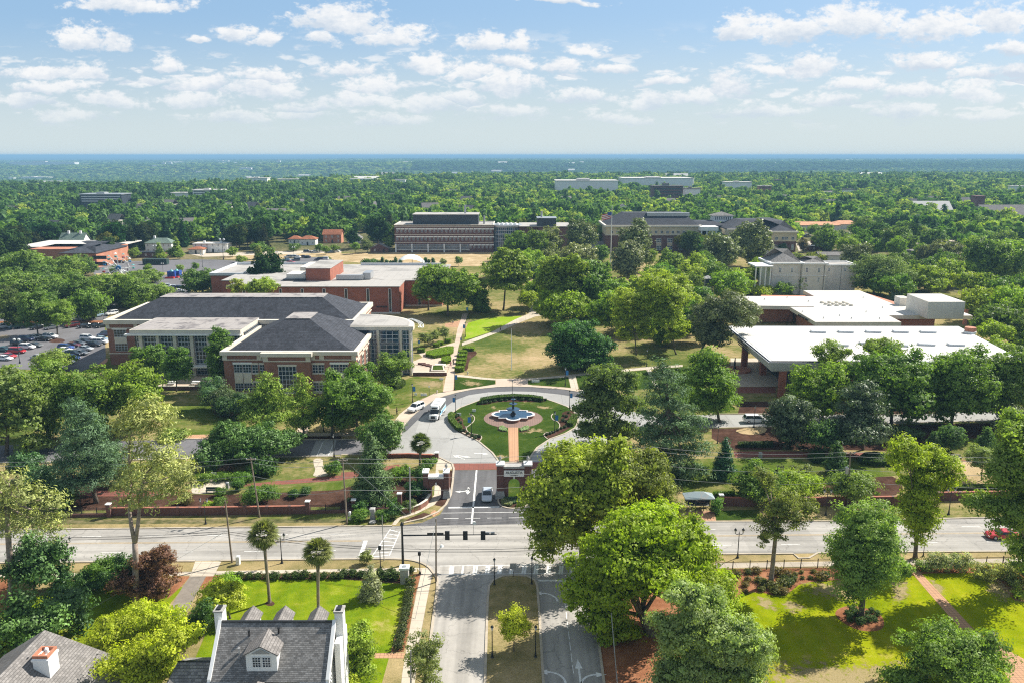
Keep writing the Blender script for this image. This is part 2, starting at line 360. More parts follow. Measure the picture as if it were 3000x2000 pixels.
M['roof_white']=roofmat('white_membrane',(0.56,0.545,0.515),(0.50,0.46,0.41),0.45,0.10)
M['roof_grey']=roofmat('grey_membrane',(0.40,0.38,0.355),(0.20,0.19,0.18),0.65,0.09)
M['roof_patch']=roofmat('patched_membrane',(0.34,0.315,0.30),(0.12,0.11,0.115),0.8,0.22)
M['fascia']=flat('white_fascia',(0.62,0.64,0.66),0.5,0.05,0.3)
M['darkmetal']=flat('dark_metal',(0.025,0.027,0.03),0.45,0.15,3,metal=0.2)
M['navy']=flat('dark_cladding',(0.035,0.042,0.055),0.5,0.12,0.4)
M['steel']=flat('grey_metal',(0.42,0.43,0.44),0.4,0.08,2,metal=0.5)
M['wood']=flat('pole_wood',(0.23,0.185,0.14),0.9,0.25,1.0)
M['bark']=flat('bark',(0.13,0.105,0.08),0.95,0.35,1.6,bmp=0.5)
M['bark_pine']=flat('pine_bark',(0.30,0.235,0.19),0.95,0.3,2.0,bmp=0.6)
M['glass']=glass('window_glass')
M['glassblue']=glass('blue_glass',(0.03,0.06,0.095),0.06)
M['frame']=flat('window_frame',(0.58,0.60,0.64),0.5,0.05,1)
M['lampglass']=flat('lamp_glass',(0.55,0.57,0.58),0.3,0.05,2)
M['wire']=flat('wire',(0.30,0.31,0.30),0.5,0.1,1)
M['wiredark']=flat('dark_wire',(0.03,0.03,0.03),0.6,0.1,1)
M['blue']=flat('banner_blue',(0.02,0.17,0.42),0.6,0.08,2)
M['redc']=flat('red_cloth',(0.5,0.03,0.03),0.6,0.1,2)
M['teal']=flat('teal_paint',(0.10,0.36,0.36),0.5,0.1,1)
M['bluepaint']=flat('blue_paint',(0.02,0.07,0.32),0.5,0.1,1)
M['darkgreen']=flat('dark_green_metal',(0.02,0.045,0.035),0.6,0.1,1)
M['leaf']=foliage('leaves',0.42,0.45,1.55)
M['leaf_gloss']=foliage('glossy_leaves',0.22,0.5,1.9,0.35,0.5)
M['needle']=foliage('needles',0.22,0.45,1.7,0.2,0.7)
M['forest']=foliage('forest_leaves',0.38,0.6,1.5,0.1,0.8,0.02)
M['flower']=flat('pale_flowers',(0.55,0.62,0.45),0.8,0.4,6.0)
M['carpaint']=paint('car_paint')
M['carglass']=glass('car_glass',(0.015,0.025,0.035),0.05)
M['rubber']=flat('tyre_rubber',(0.02,0.02,0.02),0.85,0.1,4)
M['rim']=flat('wheel_rim',(0.4,0.4,0.42),0.35,0.05,4,metal=0.8)
M['headlamp']=flat('headlamp',(0.7,0.72,0.75),0.15,0.03,4)
M['taillamp']=flat('tail_lamp',(0.35,0.02,0.02),0.3,0.1,4)
M['skin']=flat('skin',(0.42,0.26,0.19),0.6,0.05,4)
M['cloth_dark']=flat('dark_cloth',(0.02,0.02,0.028),0.9,0.15,4)
M['cloth_pink']=flat('pink_cloth',(0.5,0.2,0.22),0.9,0.1,4)
M['sky_solar']=flat('bluish_panel',(0.12,0.16,0.22),0.3,0.1,1)
def water_mat():
 m,t=new_mat('pool_water')
 n=t.noise(wpos(t),5.0,4,0.6,1.0)
 out(t,princ(t,c=t.ramp(n,[(0.35,(0.015,0.04,0.075)),(0.65,(0.045,0.095,0.16))]),r=0.08,s=0.6,n=bump(t,n,0.05,0.5)))
 return m
M['water']=water_mat()
M['teal_water']=flat('teal_water',(0.14,0.42,0.38),0.1,0.2,2)
#mesh builder
class MB:
 def __init__(s):s.v=[];s.f=[]
 def add(s,vs,fs):
  o=len(s.v);s.v+=[tuple(p)for p in vs];s.f+=[tuple(i+o for i in f)for f in fs];return s
 def box(s,x0,y0,z0,x1,y1,z1):
  return s.add([(x0,y0,z0),(x1,y0,z0),(x1,y1,z0),(x0,y1,z0),(x0,y0,z1),(x1,y0,z1),(x1,y1,z1),(x0,y1,z1)],[(0,3,2,1),(4,5,6,7),(0,1,5,4),(1,2,6,5),(2,3,7,6),(3,0,4,7)])
 def prism(s,poly,z0,z1,top=None):
  n=len(poly);top=top or poly
  a=[(p[0],p[1],z0)for p in poly]+[(p[0],p[1],z1)for p in top]
  fs=[tuple(range(n-1,-1,-1)),tuple(range(n,2*n))]+[(k,(k+1)%n,(k+1)%n+n,k+n)for k in range(n)]
  return s.add(a,fs)
 def sheet(s,poly,z):
  return s.add([(p[0],p[1],z)for p in poly],[tuple(range(len(poly)))])
 def tube(s,pts,r,n=8,cap=True):
  rs=r if isinstance(r,(list,tuple))else[r]*len(pts)
  ring=[]
  for k,p in enumerate(pts):
   a=Vector(pts[max(k-1,0)]);b=Vector(pts[min(k+1,len(pts)-1)])
   d=(b-a).normalized()if(b-a).length>1e-9 else Vector((0,0,1))
   q=d.to_track_quat('Z','Y');ring.append([Vector(p)+q@Vector((math.cos(t)*rs[k],math.sin(t)*rs[k],0))for t in[2*math.pi*j/n for j in range(n)]])
  vs=[v for rg in ring for v in rg];fs=[]
  for k in range(len(pts)-1):
   for j in range(n):fs.append((k*n+j,k*n+(j+1)%n,(k+1)*n+(j+1)%n,(k+1)*n+j))
  if cap:fs.append(tuple(range(n-1,-1,-1)));fs.append(tuple((len(pts)-1)*n+j for j in range(n)))
  return s.add(vs,fs)
 def lathe(s,prof,n=16,c=(0,0,0)):
  vs=[(c[0]+r*math.cos(2*math.pi*j/n),c[1]+r*math.sin(2*math.pi*j/n),c[2]+z)for r,z in prof for j in range(n)]
  fs=[(k*n+j,k*n+(j+1)%n,(k+1)*n+(j+1)%n,(k+1)*n+j)for k in range(len(prof)-1)for j in range(n)]
  fs.append(tuple(range(n-1,-1,-1)));fs.append(tuple((len(prof)-1)*n+j for j in range(n)))
  return s.add(vs,fs)
 def build(s,name,mat,parent=None,smooth=False,loc=None):
  me=bpy.data.meshes.new(name)
  off=Vector((0,0,0))
  if parent is not None and loc is None:
   q=parent;
   while q is not None:off+=q.location;q=q.parent
  me.from_pydata([(p[0]-off.x,p[1]-off.y,p[2]-off.z)for p in s.v],[],s.f)
  if smooth:me.shade_smooth()
  me.materials.append(M[mat]if isinstance(mat,str)else mat)
  o=bpy.data.objects.new(name,me);COL.objects.link(o)
  if parent is not None:o.parent=parent
  if loc is not None:o.location=loc
  return o
def smooth_poly(pts,it=2,closed=True):
 for _ in range(it):
  q=[];n=len(pts)
  rng=range(n)if closed else range(n-1)
  if not closed:q.append(pts[0])
  for k in rng:
   a,b=pts[k],pts[(k+1)%n]
   q.append((a[0]*.75+b[0]*.25,a[1]*.75+b[1]*.25));q.append((a[0]*.25+b[0]*.75,a[1]*.25+b[1]*.75))
  if not closed:q.append(pts[-1])
  pts=q
 return pts
#terrain
rnd=random.Random(7);nr=np.random.default_rng(7)
def vnoise(x,y,sc,seed=0):
 x=x/sc+seed*17.3;y=y/sc-seed*9.1
 xi=np.floor(x);yi=np.floor(y);fx=x-xi;fy=y-yi;fx=fx*fx*(3-2*fx);fy=fy*fy*(3-2*fy)
 h=lambda a,b:np.modf(np.abs(np.sin(a*127.1+b*311.7+seed*13.7)*43758.5453))[0]
 return(h(xi,yi)*(1-fx)+h(xi+1,yi)*fx)*(1-fy)+(h(xi,yi+1)*(1-fx)+h(xi+1,yi+1)*fx)*fy
def sstep(a,b,x):t=np.clip((x-a)/(b-a),0,1);return t*t*(3-2*t)
def terr(X,Y):
 X=np.asarray(X,float);Y=np.asarray(Y,float)
 az=X/np.maximum(Y,1.0)
 edge=1650+500*vnoise(X,Y*0,900,3)
 lefty=sstep(-0.1,-0.45,az)
 z=-62*sstep(edge-650*lefty,edge+1300,Y)
 z=z+(1-0.3*lefty)*62*sstep(4300,5400,Y+900*vnoise(X,Y*0,1500,5))
 z=z+22*sstep(8000,26000,Y)+(-6+16*vnoise(X,Y,2500,1)-6*vnoise(X,Y,800,2))*sstep(2500,6000,Y)
 return z
def build_terrain():
 ys=np.concatenate([np.array([-400,-100,100,300,600,900,1200]),np.geomspace(1400,46000,90)])
 tx=np.linspace(-1.25,1.25,91)
 V=[];Fc=[]
 for y in ys:
  wdt=max(y,700.0)
  xs=tx*wdt
  zz=terr(xs,np.full_like(xs,y))
  V+=[(float(a),float(y),float(b))for a,b in zip(xs,zz)]
 n=len(tx)
 for i in range(len(ys)-1):
  for j in range(n-1):Fc.append((i*n+j,i*n+j+1,(i+1)*n+j+1,(i+1)*n+j))
 m,t=new_mat('land')
 p=wpos(t);sp=t.n('ShaderNodeSeparateXYZ',i={0:p})
 a=t.noise(p,0.0006,6,0.65);b=t.noise(p,0.008,6,0.7);c=t.noise(p,0.05,4,0.7)
 k=t.m('ADD',t.m('ADD',t.m('MULTIPLY',a,0.45),t.m('MULTIPLY',b,0.33)),t.m('MULTIPLY',c,0.22))
 far=t.ramp(k,[(0.36,(0.012,0.028,0.014)),(0.48,(0.03,0.055,0.02)),(0.56,(0.055,0.085,0.028)),(0.62,(0.10,0.115,0.055)),(0.66,(0.3,0.27,0.22))])
 nearc=t.ramp(t.m('ADD',t.m('MULTIPLY',b,0.5),t.m('MULTIPLY',t.noise(p,0.7,4),0.5)),[(0.38,(0.045,0.06,0.018)),(0.5,(0.12,0.115,0.05)),(0.62,(0.24,0.19,0.11))])
 colr=t.mix(t.maprange(sp.outputs[1],900,1500),nearc,far)
 out(t,princ(t,c=colr,r=1.0,s=0.05,n=t.n('ShaderNodeBump',i={'Height':b,'Distance':14.0,'Strength':0.6}).outputs[0]))
 mb=MB();mb.v=V;mb.f=Fc
 o=mb.build('ground',m,smooth=True);tag(o,kind='structure')
build_terrain()
def build_haze():
 m=bpy.data.materials.new('haze_air');m.use_nodes=True;t=NT(m.node_tree)
 pv=t.n('ShaderNodeVolumePrincipled',i={'Color':(0.30,0.55,0.80,1),'Density':1.45e-4,'Anisotropy':0.0})
 o=t.n('ShaderNodeOutputMaterial');t.t.links.new(pv.outputs[0],o.inputs['Volume'])
 mb=MB().box(-62000,-1500,-90,62000,48000,64)
 ob=mb.build('haze',m);tag(ob,kind='stuff')
build_haze()
#sheets on the ground, traced where they lie
def gp(r,pts):return[P(r,x,y)[:2]for x,y in pts]
def mp_(*segs):
 o=[]
 for r,pts in segs:o+=gp(r,pts)
 return o
def sheet(name,poly,z,mat,kind='structure',label=None,cat=None):
 if name=='dry_patch':return soft_patch(poly,z)
 o=MB().sheet(poly,z).build(name,mat)
 return tag(o,label,cat,None,kind)
def strip(name,line,wid,z0,z1,mat,kind='structure',closed=False):
 L=[Vector((p[0],p[1]))for p in line];n=len(L);mb=MB();A=[];B=[]
 for k in range(n):
  a=L[(k-1)%n]if(closed or k>0)else L[k];b=L[(k+1)%n]if(closed or k<n-1)else L[k]
  d=(b-a);d=d.normalized()if d.length>1e-9 else Vector((1,0));nn=Vector((-d.y,d.x))*wid/2
  A.append(L[k]+nn);B.append(L[k]-nn)
 m=n if closed else n-1
 vs=[(p.x,p.y,z)for z in(z0,z1)for q in(A,B)for p in q]
 for k in range(m):
  j=(k+1)%n
  mb.f+=[]
  o=len(mb.v)
  mb.add([(A[k].x,A[k].y,z0),(A[j].x,A[j].y,z0),(B[j].x,B[j].y,z0),(B[k].x,B[k].y,z0),(A[k].x,A[k].y,z1),(A[j].x,A[j].y,z1),(B[j].x,B[j].y,z1),(B[k].x,B[k].y,z1)],[(4,7,6,5),(0,4,5,1),(3,2,6,7)])
 o=mb.build(name,mat);return tag(o,kind=kind)
def soft_patch(poly,z):
 n=len(poly);cx=sum(p[0]for p in poly)/n;cy=sum(p[1]for p in poly)/n;vs=[];at=[]
 for f,a in((1.6,0.0),(0.95,0.5),(0.35,1.0)):vs+=[((p[0]-cx)*f+cx,(p[1]-cy)*f+cy,z)for p in poly];at+=[a]*n
 me=bpy.data.meshes.new('dry_patch');me.from_pydata(vs,[],[(r*n+k,r*n+(k+1)%n,(r+1)*n+(k+1)%n,(r+1)*n+k)for r in range(2)for k in range(n)]+[tuple(range(2*n,3*n))])
 q=me.attributes.new('edge','FLOAT','POINT');q.data.foreach_set('value',at);me.materials.append(M['softtan']);return tag(link_mesh('dry_patch',me),kind='structure')
sheet('campus_ground',[(-150,118),(150,119),(190,330),(140,480),(-140,480),(-170,300)],0.008,'campus')
sheet('verge',[(-140,60),(140,60),(150,119.5),(-150,115.5)],0.008,'verge')
RT=mp_(('J',[(-700,510),(0,510),(400,507),(1400,497),(2352,487)]),('K',[(350,485),(700,470)]),('L',[(30,455),(1060,452),(2200,425),(3000,402)]))
RB=mp_(('L',[(3000,655),(2200,655),(1500,665),(190,680)]),('K',[(1640,720),(600,765),(450,715),(100,715)]),('J',[(1700,718),(700,735),(0,742),(-700,748)]))
sheet('street',RT+RB,0.02,'road')
sheet('avenue',mp_(('K',[(600,760),(1640,716),(1620,850),(1690,1060),(1760,1260),(1800,1470),(1830,1800),(540,1800),(585,1566),(605,1300),(640,1000),(668,850),(640,800)])),0.024,'road_ns')
sheet('entry_road',mp_(('K',[(360,487),(560,460),(680,405),(745,300),(775,100),(1480,95),(1560,300),(1700,462),(1200,472),(620,482)])),0.024,'entry')
sheet('circle_band',mp_(('E',[(768,1120),(1500,1110),(1600,1060),(1480,1063),(1290,1066),(1085,1072),(760,1074)])),0.028,'pave_brick')
CO=gp('E',[(1070,549),(900,566),(790,588),(700,613),(640,636),(575,680),(520,720),(470,765),(430,815),(408,872),(395,915),(330,985),(100,1010),(0,1012)])+gp('D',[(2050,1026),(1350,1040),(700,1052),(-500,1075),(-500,950),(0,950),(300,935)])+gp('D',[(1290,908),(1440,905),(1700,910),(2050,914),(2352,912)])+gp('E',[(120,908),(110,880)])
inner_left=gp('E',[(620,1005),(700,1045),(762,1074),(1085,1072),(1290,1066),(1480,1063),(1700,1060),(1780,1000),(2000,860),(2100,810),(2352,808)])+gp('F',[(0,822),(180,825),(650,815),(1200,800),(2352,770),(3200,745),(3200,690),(2352,712),(1400,742),(650,738),(180,740),(0,742)])+gp('E',[(2100,742),(1960,700),(1860,660),(1770,615),(1670,587),(1540,566),(1320,549),(1180,545)])
drive_out=list(reversed(inner_left))
poly=gp('E',[(1180,545),(1070,549),(900,566),(790,588),(700,613),(640,636),(575,680),(520,720),(470,765),(430,815),(408,872),(385,930),(330,1012),(620,1005)])+inner_left[1:]
sheet('circle_drive',poly,0.026,'drive')
sheet('campus_drive',gp('D',[(-900,950),(0,950),(600,925),(1290,908),(1700,911),(2352,912)])+gp('E',[(110,910),(420,880),(420,1000),(330,1010),(0,1013)])+gp('D',[(1350,1040),(700,1055),(-900,1080)]),0.022,'lot')
sheet('drive_band',gp('E',[(408,872),(430,815),(470,765),(520,720),(575,680),(640,636),(700,613),(790,588),(900,566),(1070,549),(1180,545),(1320,549),(1540,566),(1670,587),(1770,615),(1770,650),(1650,622),(1500,598),(1320,580),(1180,577),(1010,584),(880,603),(780,640),(700,700),(600,722),(520,780),(450,850)]),0.031,'drive_dark')
strip('kerb',gp('E',[(395,905),(408,872),(430,815),(470,765),(520,720),(575,680),(640,636),(700,613),(790,588),(900,566),(1070,549),(1180,545),(1320,549),(1540,566),(1670,587),(1770,615),(1960,700)]),0.35,0.0,0.13,'kerb')
ISL=gp('E',[(1090,1071),(1070,1040),(1040,1000),(950,925),(880,885),(825,856),(770,825),(742,790),(735,760),(760,728),(820,690),(900,660),(952,640),(1050,617),(1180,606),(1310,608),(1400,628),(1480,655),(1560,685),(1625,740),(1632,790),(1610,830),(1540,870),(1440,905),(1350,965),(1310,1020),(1292,1067)])
sheet('island_lawn',ISL,0.075,'islelawn');strip('island_kerb',ISL,0.35,0.0,0.12,'kerb',closed=True)
bp=lambda pts:[un(1300+x/5.8725,1100+y/5.8725)[:2]for x,y in pts]
sheet('island_bed',smooth_poly(bp([(560,500),(620,430),(900,380),(1200,355),(1650,375),(1790,435),(1650,462),(1200,445),(900,455),(720,505)]),1),0.079,'mulch')
sheet('island_bed',smooth_poly(bp([(170,650),(260,690),(340,760),(330,840),(380,880),(400,960),(480,1005),(600,1015),(670,1060),(600,1130),(400,1040),(200,940),(110,830),(100,700)]),1),0.079,'mulch')
sheet('island_bed',smooth_poly(bp([(2230,600),(2040,620),(2030,720),(1960,790),(2010,870),(1950,950),(1850,990),(1730,990),(1720,1040),(1790,1095),(1980,1010),(2240,860),(2290,720)]),1),0.079,'mulch')
strip('bed_edging',smooth_poly(bp([(380,880),(400,960),(480,1005),(600,1015),(670,1060),(610,1130)]),2,False),0.18,0.05,0.16,'kerb')
strip('bed_edging',smooth_poly(bp([(1880,660),(1840,700),(1880,770),(1960,790),(2010,870),(1950,950),(1850,970),(1730,990),(1720,1040),(1790,1095)]),2,False),0.18,0.05,0.16,'kerb')
strip('bed_edging',smooth_poly(bp([(440,660),(530,700),(530,780),(440,860),(380,900)]),2,False),0.18,0.05,0.16,'kerb')
ca=bp([(1195,735)])[0]
RADP=6.55
sheet('fountain_paving',[(ca[0]+RADP*math.cos(a),ca[1]+RADP*math.sin(a))for a in np.linspace(0,2*math.pi,64)[:-1]],0.083,'dark_brickpave')
sheet('fountain_walk',gp('E',[(1150,828),(1218,828),(1222,1068),(1156,1068)]),0.087,'walk_brick')
for pts in([(915,880),(1000,870),(1080,900),(1110,975),(1000,970),(930,950)],[(1310,920),(1380,870),(1470,870),(1490,910),(1450,960),(1330,980),(1280,975)]):
 sheet('flower_bed',smooth_poly(bp(pts),2),0.091,'mulch')
for pts in([(820,540),(880,510),(890,560),(840,575)],[(1560,520),(1780,530),(1850,560),(1700,580)],[(1480,920),(1600,910),(1740,960),(1680,985),(1560,950),(1490,1000),(1400,980)],[(920,1350),(1080,1370),(1090,1420),(960,1430)]):
 sheet('dry_patch',smooth_poly(bp(pts),2),0.083,'tan')
sheet('path',gp('E',[(366,782),(400,735),(470,680),(560,630),(640,592),(720,580),(790,572),(1065,528),(1062,490),(1285,488),(1285,530),(1320,536),(1560,552),(1670,570),(1670,585),(1540,564),(1320,547),(1180,543),(1070,547),(900,564),(790,586),(700,611),(640,634),(575,678),(520,718),(470,763),(430,813),(405,872),(375,830)]),0.018,'walk_pave')
sheet('quad_walk',gp('E',[(700,588),(770,576),(778,478),(778,430),(806,280),(858,90),(872,45),(836,45),(800,150),(765,330),(737,430),(722,465)]),0.022,'walk_pave')
sheet('path',gp('E',[(778,460),(840,466),(960,480),(1062,490),(1062,500),(960,494),(850,480),(778,474)]),0.02,'concrete')
sheet('path',gp('E',[(1285,488),(1420,478),(1560,463),(1900,430),(2120,408),(2352,395),(2352,408),(2120,426),(1700,463),(1500,484),(1285,500)]),0.02,'concrete')
sheet('path',gp('E',[(1562,463),(1612,460),(1635,562),(1582,556)]),0.024,'concrete')
sheet('path',gp('E',[(2100,425),(2130,424),(2200,560),(2165,560)]),0.024,'concrete')
sheet('path',gp('B',[(832,1420),(900,1395),(1030,1350),(1200,1260),(1290,1222),(1530,1205),(1530,1222),(1340,1240),(1240,1278),(1080,1350),(940,1405),(830,1440)]),0.02,'concrete')
sheet('path',gp('B',[(1290,1222),(1310,1150),(1500,1020),(1540,1020),(1350,1150),(1340,1228)]),0.016,'concrete')
sheet('plaza',gp('E',[(535,318),(760,248),(795,235),(770,330),(735,425),(722,462),(600,455),(495,465),(495,372),(560,345)]),0.016,'walk_pave')
sheet('path',gp('B',[(715,1290),(830,1265),(822,1315),(716,1312)]),0.02,'walk_brick')
sheet('lawn',gp('E',[(875,108),(1010,72),(1230,62),(1270,66),(1180,110),(1040,165),(900,212),(850,222),(856,150)]),0.0155,'vividlawn')
sheet('lawn',gp('E',[(782,478),(860,484),(1060,502),(1060,530),(860,562),(780,572)]),0.0155,'islelawn')
sheet('lawn',gp('E',[(1285,503),(1560,476),(1580,552),(1320,533),(1285,530)]),0.0155,'islelawn')
sheet('lawn',gp('E',[(1616,470),(2000,440),(2110,430),(2160,560),(1700,575),(1640,560)]),0.0155,'islelawn')
sheet('lawn',gp('E',[(345,560),(430,500),(500,475),(700,490),(700,582),(560,622),(430,690),(340,700),(300,640)]),0.0155,'greenlawn')
sheet('dry_patch',smooth_poly(gp('E',[(840,515),(870,505),(960,520),(950,535),(860,538)]),2),0.0195,'tan')
sheet('dry_patch',smooth_poly(gp('E',[(530,522),(600,510),(700,505),(690,550),(600,545)]),2),0.0195,'tan')
sheet('mulch_bed',smooth_poly(gp('E',[(850,310),(920,295),(940,320),(880,360),(870,440),(830,430),(850,360)]),1),0.019,'mulch')
sheet('lawn',gp('D',[(1050,600),(1380,600),(1500,720),(1700,800),(1700,860),(1250,878),(1120,860),(1080,700)]),0.0155,'greenlawn')
sheet('path',gp('D',[(1240,876),(1445,876),(1445,905),(1280,905)]),0.018,'walk_brick')
sheet('path',gp('D',[(1820,866),(2352,862),(2352,884),(1820,888)]),0.018,'walk_pave')
sheet('path',gp('E',[(0,862),(110,858),(110,884),(0,886)]),0.018,'walk_pave')
sheet('path',gp('D',[(2070,790),(2145,790),(2120,868),(2040,868)]),0.022,'walk_pave')
sheet('mulch_bed',gp('D',[(1450,700),(1700,720),(1720,750),(1500,755)]),0.019,'mulch')
sheet('mulch_bed',gp('D',[(2060,888),(2352,886),(2352,908),(2060,912)]),0.019,'mulch')
sheet('crossing',gp('D',[(2180,915),(2320,913),(2290,1024),(2130,1026)]),0.034,'drive')
for a in((2212,2236),(2290,2312)):
 sheet('crossing_line',gp('D',[(a[0]+10,930),(a[0]+14,930),(a[0]-24,1018),(a[0]-30,1018)]),0.038,'white')
strip('kerb',gp('D',[(-500,1078),(700,1055),(1350,1042),(2050,1028),(2352,1026)])+gp('E',[(0,1014),(330,1012),(480,1010),(620,1008),(700,1045),(765,1078),(775,1110),(768,1200),(755,1290),(720,1360),(665,1410),(560,1455),(430,1484)]),0.35,0.0,0.13,'kerb')
strip('kerb',gp('D',[(1240,905),(1445,907),(1700,912),(2352,910)])+gp('E',[(110,908)]),0.35,0.0,0.13,'kerb')
sheet('mulch_bed',gp('D',[(430,1130),(700,1230),(1300,1285),(1560,1290),(1900,1270),(2352,1255),(2352,1370),(440,1400)]),0.019,'mulch')
sheet('mulch_bed',gp('E',[(0,1250),(250,1180),(600,1100),(610,1300),(540,1390),(360,1400),(0,1390)]),0.019,'mulch')
sheet('mulch_bed',gp('E',[(715,1122),(768,1122),(760,1200),(748,1290),(715,1360),(690,1370),(630,1358),(690,1290)]),0.021,'mulch')
sheet('mulch_bed',gp('E',[(430,1478),(470,1450),(570,1412),(640,1430),(560,1460),(440,1482)]),0.021,'mulch')
sheet('path',gp('E',[(0,1135),(100,1130),(0,1190)]),0.021,'pave_brick')
sheet('brick_walk',gp('D',[(440,1250),(700,1260),(1050,1265),(1300,1255),(1700,1215),(2352,1155)])+gp('E',[(60,1140),(330,1090),(400,1080),(400,1100),(120,1165),(0,1190)])+gp('D',[(2352,1190),(1900,1222),(1500,1240),(1300,1285),(1050,1300),(700,1300),(440,1290)]),0.023,'pave_brick')
sheet('seat_plaza',smooth_poly(gp('D',[(1340,1210),(1450,1185),(1560,1184),(1620,1200),(1600,1240),(1500,1270),(1380,1285),(1310,1280)]),1),0.027,'concrete')
sheet('path',smooth_poly(gp('D',[(2160,1040),(2225,1040),(2225,1080),(2240,1130),(2270,1160),(2150,1168),(2175,1120),(2160,1080)]),1),0.029,'concrete')
sheet('lawn',gp('D',[(1900,1250),(2352,1200),(2352,1255),(2050,1270),(1900,1275)]),0.021,'greenlawn')
sheet('path',gp('E',[(660,1020),(700,1045),(765,1075),(775,1105),(745,1120),(668,1120),(690,1190),(700,1290),(640,1360),(520,1420),(410,1455),(375,1498),(350,1496),(370,1462),(430,1430),(540,1390),(600,1350),(640,1290),(645,1190),(650,1130)]),0.027,'concrete')
sheet('ramp_paving',gp('E',[(612,1415),(640,1395),(682,1412),(635,1442)]),0.031,'walk_brick')
sheet('garden_bed',gp('E',[(40,1400),(400,1400),(450,1440),(360,1470),(340,1500),(40,1500)]),0.019,'greenlawn')
MED=gp('K',[(1088,102),(1300,95),(1306,300),(1290,345),(1200,366),(1130,360),(1085,335),(1078,290)])
sheet('median',MED,0.075,'islelawn');strip('median_kerb',smooth_poly(MED,1),0.3,0.0,0.12,'kerb',closed=True)
sheet('flower_bed',smooth_poly(gp('K',[(1085,292),(1296,290),(1290,340),(1200,360),(1130,355),(1088,325)]),1),0.079,'mulch')
sheet('mulch_bed',gp('F',[(400,650),(660,645),(1500,640),(2400,650),(2400,700),(1400,735),(650,728),(380,732)]),0.019,'mulch')
sheet('mulch_bed',gp('F',[(200,835),(600,825),(1300,815),(2352,790),(2352,900),(1900,900),(1500,990),(900,975),(350,985),(200,900)]),0.019,'mulch')
sheet('lawn',smooth_poly(gp('F',[(345,850),(450,825),(590,825),(560,870),(440,878)]),1),0.023,'tan')
strip('kerb',gp('F',[(0,825),(200,830),(650,820),(1400,800),(2352,775)]),0.35,0.0,0.13,'kerb')
strip('kerb',gp('F',[(180,736),(650,734),(1400,740),(2352,710)]),0.35,0.0,0.13,'kerb')
sheet('brick_walk',gp('F',[(350,990),(700,990),(1250,1000),(1500,1015),(1900,1050),(2352,1070),(2352,1090),(1900,1072),(1500,1045),(1250,1035),(900,1030),(360,1032)]),0.023,'pave_brick')
sheet('lawn',gp('F',[(0,1040),(360,1040),(950,1036),(1250,1040),(1500,1060),(1560,1150),(1300,1170),(1000,1180),(900,1300),(0,1290)]),0.019,'greenlawn')
sheet('mulch_bed',smooth_poly(gp('F',[(1260,1170),(1500,1160),(1520,1290),(1300,1300),(960,1290),(980,1200)]),1),0.021,'mulch')
sheet('gravel_garden',gp('F',[(1830,1050),(1950,1060),(2150,1080),(2160,1150),(2060,1200),(1930,1170),(1850,1110)]),0.027,'tan')
sheet('path',gp('F',[(40,1405),(215,1400),(230,1470),(40,1474)]),0.019,'walk_brick')
sheet('lawn',gp('F',[(215,1400),(530,1390),(530,1455),(235,1464)]),0.019,'islelawn')
sheet('plaza',gp('F',[(330,350),(560,350),(720,520),(640,545),(380,545),(330,480)]),0.021,'concrete')
sheet('brick_walk',gp('F',[(380,548),(640,548),(640,590),(380,590)]),0.021,'pave_brick')
sheet('street',gp('C',[(1990,1240),(2100,1215),(2352,1170),(2352,1200),(2150,1235),(2160,1280),(2352,1400),(2352,1460),(2200,1380),(2060,1300),(1990,1290)]),0.021,'lot')
sheet('street',gp('C',[(780,740),(1000,700),(1700,720),(1990,690),(2352,740),(2352,760),(1990,720),(1700,750),(1000,740),(800,790)]),0.021,'concrete')
strip('kerb',RT[:5]+gp('K',[(350,485)]),0.3,0.0,0.13,'kerb')
strip('kerb',gp('L',[(30,455),(1060,452),(2200,425),(3000,402)]),0.3,0.0,0.13,'kerb')
strip('kerb',gp('J',[(-700,746),(0,740),(700,733),(1345,728)]),0.3,0.0,0.13,'kerb')
strip('kerb',smooth_poly(gp('J',[(1520,724),(2352,714)])+gp('K',[(380,712),(500,722),(590,755),(630,800),(668,860),(650,1000),(615,1250),(590,1566),(575,1800)]),2,False),0.3,0.0,0.13,'kerb')
strip('kerb',gp('L',[(190,680),(760,676),(800,708),(870,706),(930,672),(1500,665),(3000,655)]),0.3,0.0,0.13,'kerb')
strip('kerb',gp('K',[(1640,850),(1700,1060),(1770,1260),(1810,1566),(1830,1800)]),0.3,0.0,0.13,'kerb')
AVM=gp('K',[(985,1800),(990,1566),(1008,1000),(1018,900),(1045,860),(1110,832),(1190,826),(1280,832),(1335,860),(1350,900),(1365,1100),(1392,1566),(1402,1800)])
sheet('avenue_median',AVM,0.07,'verge');strip('median_kerb',AVM,0.3,0.0,0.13,'kerb')
def line(name,a,b,wid,z=0.034,mat='white',dash=None):
 a=Vector(a[:2]);b=Vector(b[:2]);L=(b-a).length;d=(b-a)/L;n=Vector((-d.y,d.x))*wid/2
 mb=MB();s=0.0
 step,on=dash or(L+1,L)
 while s<L:
  e=min(s+on,L);p=a+d*s;q=a+d*e
  mb.add([(p.x+n.x,p.y+n.y,z),(p.x-n.x,p.y-n.y,z),(q.x-n.x,q.y-n.y,z),(q.x+n.x,q.y+n.y,z)],[(0,1,2,3)]);s+=step
 return tag(mb.build(name,mat),kind='structure')
line('lane_line',P('J',-300,568),P('K',90,538),0.12,dash=(9.5,2.9))
line('lane_line',P('J',-300,678),P('K',100,652),0.12,dash=(10.5,3.0))
line('lane_line',P('L',100,508),P('L',2352,482),0.12,dash=(10.5,2.9))
line('lane_line',P('L',200,618),P('L',2352,590),0.12,dash=(10.5,2.9))
